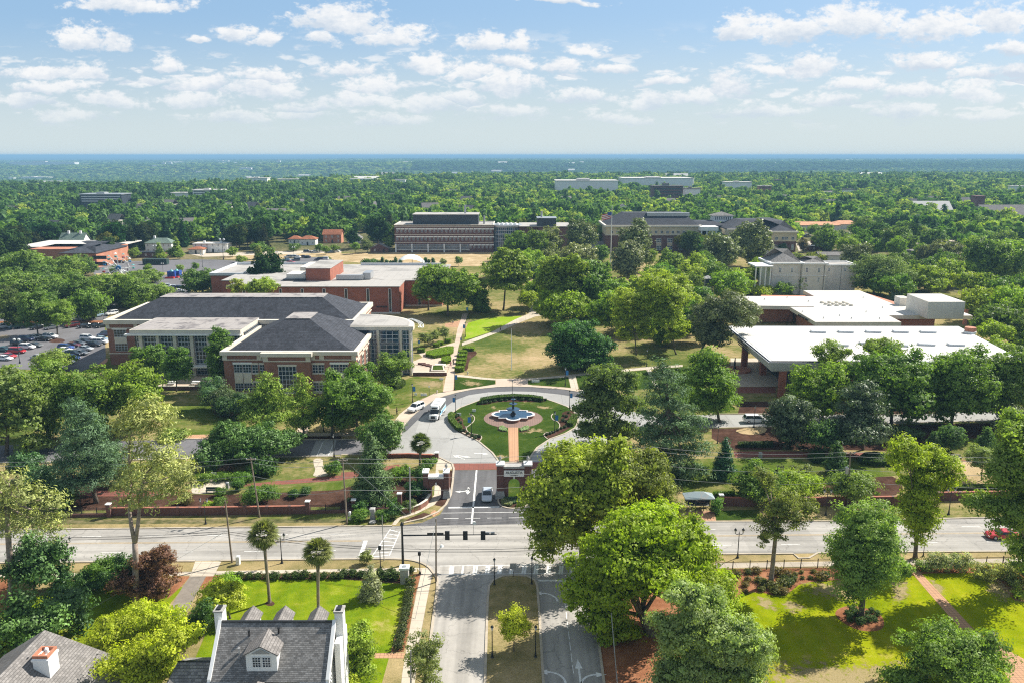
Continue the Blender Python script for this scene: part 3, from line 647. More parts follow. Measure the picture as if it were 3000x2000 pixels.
for dd in(-0.13,0.13):
 a=P('J',-300,612);b=P('K',140,587);line('centre_line',(a[0],a[1]+dd),(b[0],b[1]+dd),0.1,mat='yellow')
 a=P('L',150,553);b=P('L',2352,530);line('centre_line',(a[0],a[1]+dd),(b[0],b[1]+dd),0.1,mat='yellow')
line('stop_line',P('K',168,585),P('K',130,698),0.6)
line('crossing_line',P('K',338,505),P('K',205,705),0.14);line('crossing_line',P('K',405,520),P('K',330,690),0.14)
for k in range(8):
 f=k/7;a=P('K',330-125*f,510+188*f);b=P('K',402-78*f,528+158*f)
 line('crossing_bar',a,b,0.2,0.036)
line('crossing_line',P('K',680,760),P('K',1640,748),0.14);line('crossing_line',P('K',690,820),P('K',1640,808),0.14)
for x in(755,772,840,918,936,1003,1020,1088,1104,1170,1186,1255,1272,1338,1354,1425,1440,1510,1526,1590):
 line('crossing_bar',P('K',x,757),P('K',x-8,817),0.28,0.036)
line('stop_line',P('K',1355,860),P('K',1560,862),0.42);
line('lane_line',P('K',1540,1010),P('K',1600,1500),0.1,dash=(2.2,1.6))
line('centre_line',P('K',932,100),P('K',898,468),0.30,mat='white')
line('stop_line',P('K',738,358),P('K',1090,353),0.5);line('edge_line',P('K',690,395),P('K',1320,388),0.12)
line('lane_line',P('K',705,433),P('K',1330,426),0.12,dash=(3.5,2.4))
def arrow(base,ang,L=2.6,bend=0,z=0.04):
 c,s=math.cos(ang),math.sin(ang);tr=lambda u,v:(base[0]+c*u-s*v,base[1]+s*u+c*v,z)
 mb=MB()
 if not bend:
  mb.add([tr(0,-.12),tr(L*.6,-.12),tr(L*.6,.12),tr(0,.12)],[(0,1,2,3)]);mb.add([tr(L*.6,-.45),tr(L,0),tr(L*.6,.45)],[(0,1,2)])
 else:
  n=8;R_=L*.6;pts=[(R_*math.sin(t*math.pi/2/n),bend*R_*(1-math.cos(t*math.pi/2/n)))for t in range(n+1)]
  for k in range(n):
   (a,b),(e,f)=pts[k],pts[k+1];dx,dy=e-a,f-b;l=math.hypot(dx,dy);nx,ny=-dy/l*.13,dx/l*.13
   mb.add([tr(a+nx,b+ny),tr(a-nx,b-ny),tr(e-nx,f-ny),tr(e+nx,f+ny)],[(0,1,2,3)if True else 0])
  e,f=pts[-1];mb.add([tr(e-.45,f),tr(e+.45,f),tr(e,f+bend*L*.4)],[(0,1,2)])
 return tag(mb.build('lane_arrow','white'),kind='structure')
arrow(P('K',876,218)[:2],-math.pi/2,3.0);arrow(P('K',880,225)[:2],-math.pi/2,2.4,-1)
arrow(P('E',790,1018)[:2],math.radians(-20),3.2);arrow(P('E',850,1045)[:2],math.radians(140),3.2);arrow(P('E',915,1003)[:2],math.radians(-10),3.0)
arrow(P('K',1490,1005)[:2],math.pi/2,3.4,1);arrow(P('K',1545,1566)[:2],math.pi/2,3.2,1)
arrow(P('K',1650,1570)[:2],math.pi/2,4.4);arrow(P('K',1655,1580)[:2],math.pi/2,3.0,-1);arrow(P('K',1570,960)[:2],math.pi/2,2.6)
sheet('sidewalk',gp('J',[(-300,812),(0,812),(600,808),(1200,800),(1570,793),(2352,780)])+gp('K',[(0,780),(520,772),(520,800),(0,808)])+gp('J',[(2352,800),(1570,818),(1200,826),(600,838),(0,836),(-300,838)]),0.02,'concrete')
sheet('sidewalk',gp('K',[(520,772),(600,775),(632,800),(590,1000),(545,1250),(490,1700),(400,1700),(420,1500),(470,1200),(515,950),(548,810)]),0.024,'concrete')
sheet('sidewalk',gp('L',[(215,740),(1010,728),(2352,705),(3000,700),(3000,722),(2352,735),(1010,760),(235,775)]),0.02,'concrete')
sheet('driveway',gp('J',[(1345,728),(1525,728),(1490,795),(1470,830),(1305,832),(1320,800)]),0.024,'concrete')
sheet('driveway',gp('J',[(1310,832),(1420,832),(1350,960),(1310,1040),(1260,1110),(1230,1200),(1090,1200),(1190,1020),(1260,900)]),0.022,'oldconc')
for a,b in(([(1200,830),(1310,830),(1250,900),(1150,990),(1180,900)],0),([(1420,830),(1560,828),(1500,880),(1400,920),(1370,910)],0)):
 sheet('straw_bed',gp('J',a),0.0215,'straw')
sheet('garden_lawn',gp('J',[(1560,850),(2352,848)])+gp('K',[(0,850),(440,885),(455,905),(420,1060),(340,1350),(280,1566),(200,1800),(-400,1900)])+gp('J',[(1560,1700),(1300,1500),(1480,1080),(1600,960)]),0.018,'lawn2')
sheet('hedge_bed',gp('J',[(1560,818),(2352,812)])+gp('K',[(0,812),(380,815),(440,880),(0,850)])+gp('J',[(2352,850),(1560,855)]),0.019,'mulch')
sheet('hedge_bed',gp('K',[(470,820),(548,810),(510,960),(465,1210),(430,1350),(345,1350),(400,1150),(450,900)]),0.021,'straw')
sheet('path',gp('K',[(215,1360),(440,1358),(435,1395),(205,1395)]),0.026,'walk_brick')
sheet('garden_lawn',gp('J',[(-600,900),(0,1000),(560,930),(1150,920),(1270,900),(1180,1010),(1060,1200),(700,1400),(300,1700),(-600,1700)]),0.018,'lawn2')
sheet('straw_bed',gp('J',[(-200,830),(60,840),(130,900),(60,1060),(-200,1150)]),0.022,'straw')
sheet('dry_patch',smooth_poly(gp('J',[(0,1100),(60,1130),(20,1180),(-100,1300),(-300,1250)]),1),0.024,'tan')
sheet('mulch_ring',smooth_poly(gp('J',[(1825,1012),(1860,995),(1895,1012),(1890,1030),(1860,1037),(1828,1028)]),2),0.023,'mulch')
sheet('garden_lawn',gp('L',[(350,990),(400,960),(480,940),(560,945),(620,962),(700,960),(750,930),(800,890),(870,870),(1000,860),(1550,830),(1700,810),(2100,808),(2290,1000),(3000,1100),(3000,1900),(-100,1900),(-100,1200)]),0.018,'lawn')
sheet('straw_bed',gp('L',[(230,785),(1010,770),(1550,770),(2300,760),(3000,800),(3000,1100),(2280,990),(2100,808),(1690,812),(1550,830),(1000,862),(870,872),(800,892),(745,935),(700,962),(620,964),(550,945),(480,942),(400,965),(300,1100),(100,1100),(100,900)]),0.014,'straw')
sheet('straw_bed',gp('K',[(1650,850),(2352,700),(2352,1900),(1830,1900),(1810,1566),(1770,1260),(1700,1060)]),0.0215,'straw')
rc=P('L',1225,1120);rr=0.5*(P('L',1380,1120)[0]-P('L',1070,1120)[0])
sheet('mulch_ring',[(rc[0]+rr*math.cos(a)*(1+.05*math.sin(3*a)),rc[1]+rr*math.sin(a))for a in np.linspace(0,2*math.pi,40)[:-1]],0.026,'straw')
for pts in([(480,985),(560,975),(620,1010),(640,1060),(580,1060),(530,1020)],[(700,1000),(780,1010),(840,1050),(780,1075),(700,1050)],[(1450,870),(1540,865),(1560,960),(1500,1000),(1450,990)],[(860,880),(1210,870),(1210,990),(1000,980),(880,930)],[(700,1460),(900,1430),(1200,1470),(1500,1420),(1620,1500),(1500,1700),(560,1700),(580,1530)],[(2090,850),(2180,840),(2290,960),(2200,990),(2110,930)],[(1690,860),(1760,870),(1810,930),(1760,960)]):
 sheet('dry_patch',smooth_poly(gp('L',pts),2),0.0225,'tan')
sheet('garden_path',gp('L',[(1560,785),(1620,785),(1800,975),(2010,1200),(2150,1290),(2352,1400),(2352,1700),(2300,1640),(2190,1440),(2080,1300),(1910,1190),(1700,950)]),0.028,'walk_brick')
lot=gp('D',[(-600,60),(300,60),(720,100),(730,370),(560,440),(0,420),(-600,430)])
sheet('parking_lot',lot,0.018,'lot')
sheet('parking_lot',gp('A',[(-600,1150),(400,1150),(720,1130),(850,1100),(800,1170),(720,1270),(-600,1300)]),0.014,'lot')
sheet('mulch_bed',gp('A',[(-600,1275),(300,1272),(720,1268),(720,1284),(-600,1295)]),0.022,'straw')
sheet('mulch_bed',smooth_poly(gp('A',[(330,1395),(420,1390),(455,1405),(430,1420),(340,1420)]),1),0.022,'mulch')
sheet('dry_patch',smooth_poly(gp('A',[(-60,1375),(60,1370),(70,1385),(-20,1400)]),1),0.022,'tan')
sheet('path',gp('D',[(640,420),(735,350),(745,352),(740,372),(700,405)]),0.024,'walk_brick')
sheet('parking_lot',gp('A',[(640,930),(720,870),(850,862),(1060,856),(1300,848),(1500,850),(1700,862),(2200,830),(2300,850),(2352,1000),(1500,940),(1380,940),(1300,1080),(1000,1080),(1100,960),(660,975)]),0.018,'lot')
sheet('lot_island',gp('A',[(660,945),(1100,940),(1400,932),(1400,945),(1100,955),(660,960)]),0.022,'tan')
sheet('far_road',gp('A',[(1300,810),(2352,780),(2352,800),(1400,830)]),0.022,'concrete')
sheet('dry_field',gp('B',[(-100,810),(300,800),(960,790),(1060,800),(1000,870),(950,895),(700,895),(200,880),(-60,850)]),0.018,'tan')
sheet('dry_field',gp('A',[(1600,815),(2352,800),(2352,830),(2200,828),(1700,850),(1500,840)]),0.016,'tan')
#foliage
def leaf_mesh(name,pts,nrm,size,val,mat,asp=0.62,rs=None,extra=None):
 rs=rs or nr
 N=len(pts);nrm=nrm/(np.linalg.norm(nrm,axis=1,keepdims=True)+1e-9)
 r=rs.normal(size=(N,3));a=np.cross(nrm,r);a/=(np.linalg.norm(a,axis=1,keepdims=True)+1e-9);b=np.cross(nrm,a)
 s=size[:,None]
 V=np.empty((N,4,3));V[:,0]=pts-a*s;V[:,1]=pts-b*s*asp;V[:,2]=pts+a*s;V[:,3]=pts+b*s*asp
 V[:,0]-=nrm*s*0.25;V[:,2]-=nrm*s*0.25
 V=V.reshape(-1,3).astype(np.float32)
 me=bpy.data.meshes.new(name)
 me.vertices.add(4*N);me.vertices.foreach_set('co',V.ravel())
 me.loops.add(4*N);me.loops.foreach_set('vertex_index',np.arange(4*N,dtype=np.int32))
 me.polygons.add(N);me.polygons.foreach_set('loop_start',np.arange(0,4*N,4,dtype=np.int32))
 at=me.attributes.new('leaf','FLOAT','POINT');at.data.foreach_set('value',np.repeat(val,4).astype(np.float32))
 me.materials.append(M[mat]);me.update(calc_edges=True)
 return me
def sphere_dirs(n,rs):
 k=np.arange(n)+0.5;ph=np.arccos(1-2*k/n);th=math.pi*(1+5**0.5)*k+rs.random()*6.28
 d=np.stack([np.cos(th)*np.sin(ph),np.sin(th)*np.sin(ph),np.cos(ph)],1)+rs.normal(size=(n,3))*0.12
 return d/np.linalg.norm(d,axis=1,keepdims=True)
def crown_mesh(lobes,leaf=0.36,clump=1.0,dens=1.0,mat='leaf',seed=0,flatk=1.0,gap=0.0,inner=0.3,jit=0.5,up=0.35,cap=16000,droop=0.0,name='crown',asp=0.62):
 rs=np.random.default_rng(seed)
 P_,N_,V_=[],[],[]
 for(cx,cy,cz,rx,ry,rz)in lobes:
  area=4*math.pi*((rx*ry)**1.6+(rx*rz)**1.6+(ry*rz)**1.6)**(1/1.6)/3**(1/1.6)
  K=max(6,int(area/(clump*clump*1.5)))
  d=sphere_dirs(K,rs)
  if gap:d=d[rs.random(len(d))>gap]
  rad=0.60+0.47*rs.random(len(d));c=d*rad[:,None]*np.array([rx,ry,rz])+np.array([cx,cy,cz])
  cl=clump*(0.45+1.0*rs.random(len(d)))
  m=max(5,int(dens*5.2*(clump/leaf)**2/3.2))
  cv=rs.random(len(d))
  q=rs.normal(size=(len(d),m,3));q/=np.linalg.norm(q,axis=2,keepdims=True);q*=(rs.random((len(d),m,1))**0.4)
  q[...,2]*=0.5*flatk
  q+=d[:,None,:]*0.25
  pts=c[:,None,:]+q*cl[:,None,None]
  if droop:pts[...,2]-=droop*(np.linalg.norm(q[...,:2],axis=2)*cl[:,None])**1.5
  nn=q*1.3+d[:,None,:]*0.6+rs.normal(size=q.shape)*jit;nn[...,2]+=up
  P_.append(pts.reshape(-1,3));N_.append(nn.reshape(-1,3))
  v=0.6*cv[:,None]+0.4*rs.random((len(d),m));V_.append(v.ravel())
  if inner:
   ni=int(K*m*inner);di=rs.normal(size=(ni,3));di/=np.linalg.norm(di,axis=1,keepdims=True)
   P_.append(di*(rs.random((ni,1))**0.5*0.72)*np.array([rx,ry,rz])+np.array([cx,cy,cz]));N_.append(di+rs.normal(size=di.shape));V_.append(rs.random(ni)*0.4)  # inner leaves get darker colour, painting shade inside the crown
 P_=np.concatenate(P_);N_=np.concatenate(N_);V_=np.concatenate(V_)
 if len(P_)>cap:
  k=rs.permutation(len(P_))[:cap];f=(len(P_)/cap)**0.5;P_,N_,V_=P_[k],N_[k],V_[k];leaf*=f
 sz=leaf*(0.65+0.7*rs.random(len(P_)))
 return leaf_mesh(name,P_,N_,sz,V_,mat,asp,rs=rs)
def auto_lobes(c,R_,n,seed,shape='round'):
 rs=np.random.default_rng(seed);L=[]
 if shape=='cone':
  for k in range(n):
   f=(k+0.5)/n;w=(1-f)**0.85
   z=c[2]-R_[2]+2*R_[2]*f*0.96
   if f>0.8:L.append((c[0],c[1],z,R_[0]*max(w,.12),R_[1]*max(w,.12),R_[2]*0.17));continue
   m=3 if f<0.5 else 2
   for j in range(m):
    a=rs.random()*6.28/m+j*6.28/m;o=0.42*w
    L.append((c[0]+R_[0]*o*math.cos(a),c[1]+R_[1]*o*math.sin(a),z+rs.normal()*.04*R_[2],R_[0]*w*.66,R_[1]*w*.66,R_[2]*(0.24)))
  return L
 L.append((c[0],c[1],c[2]+R_[2]*0.05,R_[0]*0.62,R_[1]*0.62,R_[2]*0.72))
 for d in sphere_dirs(n,rs):
  if d[2]<-0.55 and rs.random()<0.6:continue
  s=0.22+0.30*rs.random();o=1.0-s*0.9+0.12*rs.normal()*0.7
  L.append((c[0]+d[0]*R_[0]*o,c[1]+d[1]*R_[1]*o,c[2]+d[2]*R_[2]*o,R_[0]*s*1.05,R_[1]*s*1.05,R_[2]*s*(1.0 if shape=='round' else 0.6)))
 for d in sphere_dirs(max(5,n//2+2),rs):
  if d[2]<-.3:continue
  s=.09+.10*rs.random();o=.98+.1*rs.random();L.append((c[0]+d[0]*R_[0]*o,c[1]+d[1]*R_[1]*o,c[2]+d[2]*R_[2]*o,R_[0]*s,R_[1]*s,R_[2]*s*1.2))
 return L
def trunk_mesh(base,lobes,r0,split=0.45,seed=0,limbs=7,lean=None,mat='bark',h0=None):
 rs=random.Random(seed);mb=MB()
 zc=sum(l[2]for l in lobes)/len(lobes);xc=sum(l[0]for l in lobes)/len(lobes);yc=sum(l[1]for l in lobes)/len(lobes)
 zlow=min(l[2]-l[5]for l in lobes)
 bx,by,bz=base
 h=h0 if h0 else max(zlow+0.35*(zc-zlow),bz+1.0)
 fk=Vector((bx+(xc-bx)*0.5,by+(yc-by)*0.5,h))
 mb.tube([(bx,by,bz-0.2),(bx+(xc-bx)*.12,by+(yc-by)*.12,bz+(h-bz)*0.12),(bx+(xc-bx)*.3,by+(yc-by)*.3,bz+(h-bz)*.6),tuple(fk)],[r0*1.35,r0,r0*.85,r0*.7],8)
 ls=sorted(lobes,key=lambda l:-l[3]*l[5])[:limbs]
 for l in ls:
  e=Vector((l[0],l[1],l[2]));s=fk-Vector((0,0,rs.random()*(h-bz)*0.15));mid=s.lerp(e,0.5)+Vector((rs.uniform(-.4,.4),rs.uniform(-.4,.4),-0.1*(e-s).length))
  mb.tube([tuple(s),tuple(mid),tuple(e)],[r0*.5,r0*.32,r0*.1],5)
  for _ in range(2):
   d=Vector((rs.uniform(-1,1),rs.uniform(-1,1),rs.uniform(-.2,1))).normalized()*max(l[3],l[5])*0.8
   mb.tube([tuple(mid.lerp(e,.5)),tuple(e+d)],[r0*.16,r0*.04],4,False)
 return mb
TREE_SEED=[100];LK=2.7
def px_ell(r,Y,x,y,rx,ry,dY=0.0):
 X,_,z=atY(r,x,y,Y+dY);k=ppm(Y+dY,z)
 a=rx/k;th=math.atan2(H-z,Y);hh=ry/k
 b=math.sqrt(max(hh*hh-(a*math.sin(th))**2,(0.35*hh)**2))/math.cos(th)
 return(X,Y+dY,z,a,a,b)
def tree(r,bx,by,crown,kind='round',col=(0.06,0.11,0.02),label='',cat='tree',name='broadleaf_tree',lobes=None,leaf=0.34,clump=1.1,gap=0.0,n=11,r0=None,mat='leaf',Y=None,trunk=True,group=None,dens=1.0,limbs=7,bark='bark',cap=13000,inner=0.3,h0=None,up=0.35):
 TREE_SEED[0]+=1;sd=TREE_SEED[0]
 b=P(r,bx,by)if Y is None else(atY(r,bx,by,Y)[0],Y,0.0)
 col=(col[0]*LK*(.9 if col[0]>.9*col[1]and col[1]>.1 else 1.02),col[1]*LK,col[2]*LK*.8);col=tuple(.62*(1-math.exp(-c/.62*1.15))for c in col)
 leaf*=.55 if b[1]<135 else(.66 if b[1]<260 else.85);cap=int(cap*(3.0 if b[1]<135 else(2.0 if b[1]<260 else 1.3)));gap=gap+.08
 if lobes:
  rs=random.Random(sd)
  L=[px_ell(r,b[1],x,y,rx,ry,(rs.uniform(-.6,.6)*rx/ppm(b[1]))if len(lobes)>1 else 0)for x,y,rx,ry in lobes]
  if len(L)<40 and kind!='plain':
   L2=[]
   for l in L:
    big=max(l[3],l[5])
    if big>2.2*clump:L2+=auto_lobes(l[:3],(l[3],l[4],l[5]),7,sd+len(L2))
    else:L2 .append(l)
   L=L2
 else:
  x0,y0,x1,y1=crown
  e=px_ell(r,b[1],(x0+x1)/2,(y0+y1)/2,(x1-x0)/2,(y1-y0)/2)
  zb=e[2]-e[5]
  if zb<0.2 and kind!='cone':e=(e[0],e[1],e[2]+(0.2-zb)/2,e[3],e[4],max(e[5]-(0.2-zb)/2,.5))
  if kind=='cone':
   zt=e[2]+e[5];lo=max(zb,0.3);e=(e[0],e[1],(zt+lo)/2,e[3],e[4],(zt-lo)/2)
  L=auto_lobes(e[:3],e[3:],n,sd,kind)
 root=T(name,label,cat,(b[0],b[1],0.0),group)
 Lr=[(l[0]-b[0],l[1]-b[1],l[2],l[3],l[4],l[5])for l in L]
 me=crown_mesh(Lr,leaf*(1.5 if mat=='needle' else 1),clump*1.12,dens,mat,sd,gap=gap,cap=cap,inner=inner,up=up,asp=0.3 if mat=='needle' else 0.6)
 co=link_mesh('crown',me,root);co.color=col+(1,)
 if trunk:
  rr=r0 or max(0.12,0.018*max(l[2]+l[5]for l in L)+0.02)
  tb=trunk_mesh((b[0],b[1],0),L,rr,seed=sd,limbs=limbs,h0=h0)
  tb.build('trunk',bark,root,smooth=True)
 return root
def dup_tree(src,r,bx,by,sc,rz,label,col,Y=None,group=None,sz=1.0):
 b=P(r,bx,by)if Y is None else(atY(r,bx,by,Y)[0],Y,0.0)
 c=copy_tree(src);c.location=(b[0],b[1],0);c.rotation_euler=(0,0,rz);c.scale=(sc,sc,sc*sz)
 c['label']=label
 if group:c['group']=group
 for ch in c.children:
  if ch.name.startswith('crown')or ch.name.startswith('foliage'):ch.color=col+(1,)
 return c
G_MID=(0.070,0.125,0.022);G_LIGHT=(0.150,0.225,0.022);G_DARK=(0.032,0.068,0.022);G_LIME=(0.24,0.33,0.018);G_PALE=(0.13,0.20,0.055)
G_OLIVE=(0.15,0.155,0.035);G_MAG=(0.060,0.075,0.038);G_PINE=(0.17,0.205,0.065);G_CEDAR=(0.050,0.092,0.058);G_YEL=(0.22,0.25,0.03);G_HOLLY=(0.026,0.060,0.024);G_PURP=(0.085,0.042,0.036)
G_CYP=(0.10,0.17,0.028)
#the wooded town behind the campus
def tmpl(seed,h,wd,kind,leaf,clump,col,mat='forest',cap=1500,n=9):
 zc=h*(0.60 if kind!='cone' else 0.54);rz=h*(0.42 if kind!='cone' else 0.46)
 L=auto_lobes((0,0,zc),(wd/2,wd/2,rz),n,seed,kind)
 me=crown_mesh(L,leaf,clump,1.0,mat,seed,cap=cap,inner=0.08)
 tb=trunk_mesh((0,0,0),L,0.3,seed=seed,limbs=3)
 return me,tb
KEEP=[gp('A',[(630,1000),(700,860),(860,830),(1300,820),(1500,800),(2352,780),(2352,1100),(640,1100)]),gp('B',[(-100,1300),(-100,790),(300,770),(1100,770),(1800,800),(2352,780),(2352,1300)]),gp('A',[(100,880),(300,820),(720,800),(760,870),(650,950),(300,960)]),gp('C',[(-100,860),(760,800),(800,660),(1200,640),(1250,700),(1150,820),(1900,760),(2352,760),(2900,900),(3400,1900),(-100,1900)]),gp('A',[(-900,1560),(-900,960),(1300,900),(1300,1500)])]
def inpoly(x,y,poly):
 c=False;j=len(poly)-1
 for i in range(len(poly)):
  if(poly[i][1]>y)!=(poly[j][1]>y)and x<(poly[j][0]-poly[i][0])*(y-poly[i][1])/(poly[j][1]-poly[i][1])+poly[i][0]:c=not c
  j=i
 return c
def build_forest():
 rs=np.random.default_rng(42);R_=random.Random(42)
 cols=[(0.060,0.105,0.020),(0.034,0.068,0.019),(0.10,0.145,0.026),(0.045,0.085,0.022),(0.13,0.165,0.034),(0.040,0.072,0.030)]
 spec=[(14,12,'round'),(17,13,'round'),(12,12,'round'),(15,10,'round'),(13,9,'round'),(18,8,'cone')]
 protos=[]
 for k,(h,wd,kd)in enumerate(spec):
  me,tb=tmpl(500+k,h,wd,kd,0.42,1.25,cols[k],cap=2600,n=9)
  protos.append((me,tb))
 pts=[]
 for(y0,y1,st)in((330,900,10.5),(900,2200,11.5),(2200,4300,17.0),(4300,9500,42.0)):
  y=y0
  while y<y1:
   hw=y*0.74+25
   xs=np.arange(-hw,hw,st)+rs.uniform(-st*.45,st*.45,int(math.ceil(2*hw/st)))[:len(np.arange(-hw,hw,st))]
   yy=y+rs.uniform(-st*.45,st*.45,len(xs))
   pts.append(np.stack([xs,yy],1));y+=st
 pts=np.concatenate(pts)
 ok=np.ones(len(pts),bool)
 gapn=vnoise(pts[:,0],pts[:,1],45,11)
 ok&=~((gapn>0.80)&(pts[:,1]>480))
 for i,(x,y)in enumerate(pts):
  if y>700:continue
  if any(inpoly(x,y,q)for q in KEEP):ok[i]=False
  if abs(x)>180 and y<420 and x>0:ok[i]=False
 for(hx,hy,hr)in CLEAR:
  ok&=~((pts[:,0]-hx)**2+((pts[:,1]-hy+hr*.8)*0.55)**2<hr**2)
 pts=pts[ok]
 o=np.argsort(pts[:,1]+np.abs(pts[:,0])*0.2);pts=pts[o]
 lum=vnoise(pts[:,0],pts[:,1],160,21);kind=(vnoise(pts[:,0],pts[:,1],22,33)*7).astype(int)%6
 kind=np.where(rs.random(len(pts))<0.5,rs.integers(0,5,len(pts)),kind)
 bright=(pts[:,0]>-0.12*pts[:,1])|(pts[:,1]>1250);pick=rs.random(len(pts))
 kind=np.where(bright&(pick<.55),rs.choice([0,2,4],len(pts)),np.where(~bright&(pick<.5),rs.choice([1,3,5],len(pts)),kind))  # dark kinds on the left stand in for cloud shadow over the woods
 NI=280
 zone=lambda x,y:'left' if x<-60 else('behind the brick halls' if x<120 else 'right')
 srcs={}
 for i in range(min(NI,len(pts))):
  x,y=float(pts[i,0]),float(pts[i,1]);k=int(kind[i])
  nm='conifer' if k==5 else 'broadleaf_tree'
  side='left of the brick halls' if x<-60 else('behind the brick halls' if x<120 else 'right of the brick halls')
  tone=['green','dark green','light green','deep green','yellow green','pointed dark'][k]
  lab='%s tree in the near edge of the woods %s'%(tone,side)
  grp='%s trees in the near woods %s'%(tone,side)
  s=R_.uniform(0.75,1.12);col=tuple(min(1,c*R_.uniform(0.7,1.3)*(1.6 if x>-60 else 1.0))for c in cols[k])  # left crowns stay dimmer in colour, cloud shadow painted by zone
  if k not in srcs:
   root=T(nm,lab,'tree',(x,y,0),grp)
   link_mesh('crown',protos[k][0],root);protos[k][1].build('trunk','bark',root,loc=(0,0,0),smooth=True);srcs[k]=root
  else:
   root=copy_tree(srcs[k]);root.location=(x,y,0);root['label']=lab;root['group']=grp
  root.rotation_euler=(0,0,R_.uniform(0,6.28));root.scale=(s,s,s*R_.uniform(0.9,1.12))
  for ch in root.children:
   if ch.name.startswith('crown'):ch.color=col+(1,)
 ridge=(pts[:,1]>4300)&(pts[:,1]<6300)&(pts[:,0]>-.12*pts[:,1]);kind=np.where(ridge,rs.choice([1,3],len(pts)),kind)  # shadow band on the far ridge painted by picking dark kinds
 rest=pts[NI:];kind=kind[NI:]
 far=rest
 tc_=bpy.data.collections.new('woods_crowns')
 for k in range(6):
  h,wd,kd=spec[k];wd*=1.25
  M['far%d'%k]=foliage('far_leaves_%s'%'abcdef'[k],0.38,0.6,1.5,0.1,0.8,0.02,fixed=tuple(min(1,q*2.5)for q in cols[k]))
  me,tb=tmpl(600+k,h,wd,kd,0.9,1.9,cols[k],'far%d'%k,cap=420,n=7)
  ob=bpy.data.objects.new('woods_crown_%s'%'abcdef'[k],me);ob.color=cols[k]+(1,);tc_.objects.link(ob)
 zz=terr(far[:,0],far[:,1])
 me=bpy.data.meshes.new('woods');me.vertices.add(len(far))
 me.vertices.foreach_set('co',np.stack([far[:,0],far[:,1],zz],1).astype(np.float32).ravel())
 sc=rs.uniform(0.62,1.15,len(far))*np.where(far[:,1]>4300,2.8,np.where(far[:,1]>2200,1.5,1.0))
 a1=me.attributes.new('sc','FLOAT_VECTOR','POINT');zs=np.minimum(sc,1.25)*rs.uniform(.6,1.1,len(far));a1 .data.foreach_set('vector',np.stack([sc,sc,zs],1).astype(np.float32).ravel())
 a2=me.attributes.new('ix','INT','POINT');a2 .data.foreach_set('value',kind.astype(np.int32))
 a3=me.attributes.new('rt','FLOAT','POINT');a3 .data.foreach_set('value',rs.uniform(0,6.28,len(far)).astype(np.float32))
 ob=bpy.data.objects.new('woods',me);COL.objects.link(ob);tag(ob,kind='stuff')
 ng=bpy.data.node_groups.new('woods_nodes','GeometryNodeTree')
 ng.interface.new_socket('Geometry',in_out='INPUT',socket_type='NodeSocketGeometry');ng.interface.new_socket('Geometry',in_out='OUTPUT',socket_type='NodeSocketGeometry')
 N=ng.nodes;gi=N.new('NodeGroupInput');go=N.new('NodeGroupOutput')
 ci=N.new('GeometryNodeCollectionInfo');ci.inputs[0].default_value=tc_;ci.inputs[1].default_value=True;ci.inputs[2].default_value=True
 ip=N.new('GeometryNodeInstanceOnPoints');ip.inputs['Pick Instance'].default_value=True
 def na(n_,t_):
  q=N.new('GeometryNodeInputNamedAttribute');q.data_type=t_;q.inputs[0].default_value=n_;return q.outputs[0]
 cx=N.new('ShaderNodeCombineXYZ');ng.links.new(na('rt','FLOAT'),cx.inputs[2])
 e2r=N.new('FunctionNodeEulerToRotation');ng.links.new(cx.outputs[0],e2r.inputs[0])
 ng.links.new(gi.outputs[0],ip.inputs['Points']);ng.links.new(ci.outputs[0],ip.inputs['Instance'])
 ng.links.new(na('ix','INT'),ip.inputs['Instance Index']);ng.links.new(e2r.outputs[0],ip.inputs['Rotation']);ng.links.new(na('sc','FLOAT_VECTOR'),ip.inputs['Scale'])
 ng.links.new(ip.outputs[0],go.inputs[0])
 md=ob.modifiers.new('instances','NODES');md.node_group=ng
 print('forest trees',len(pts))
 return len(pts)
CLEAR=[]
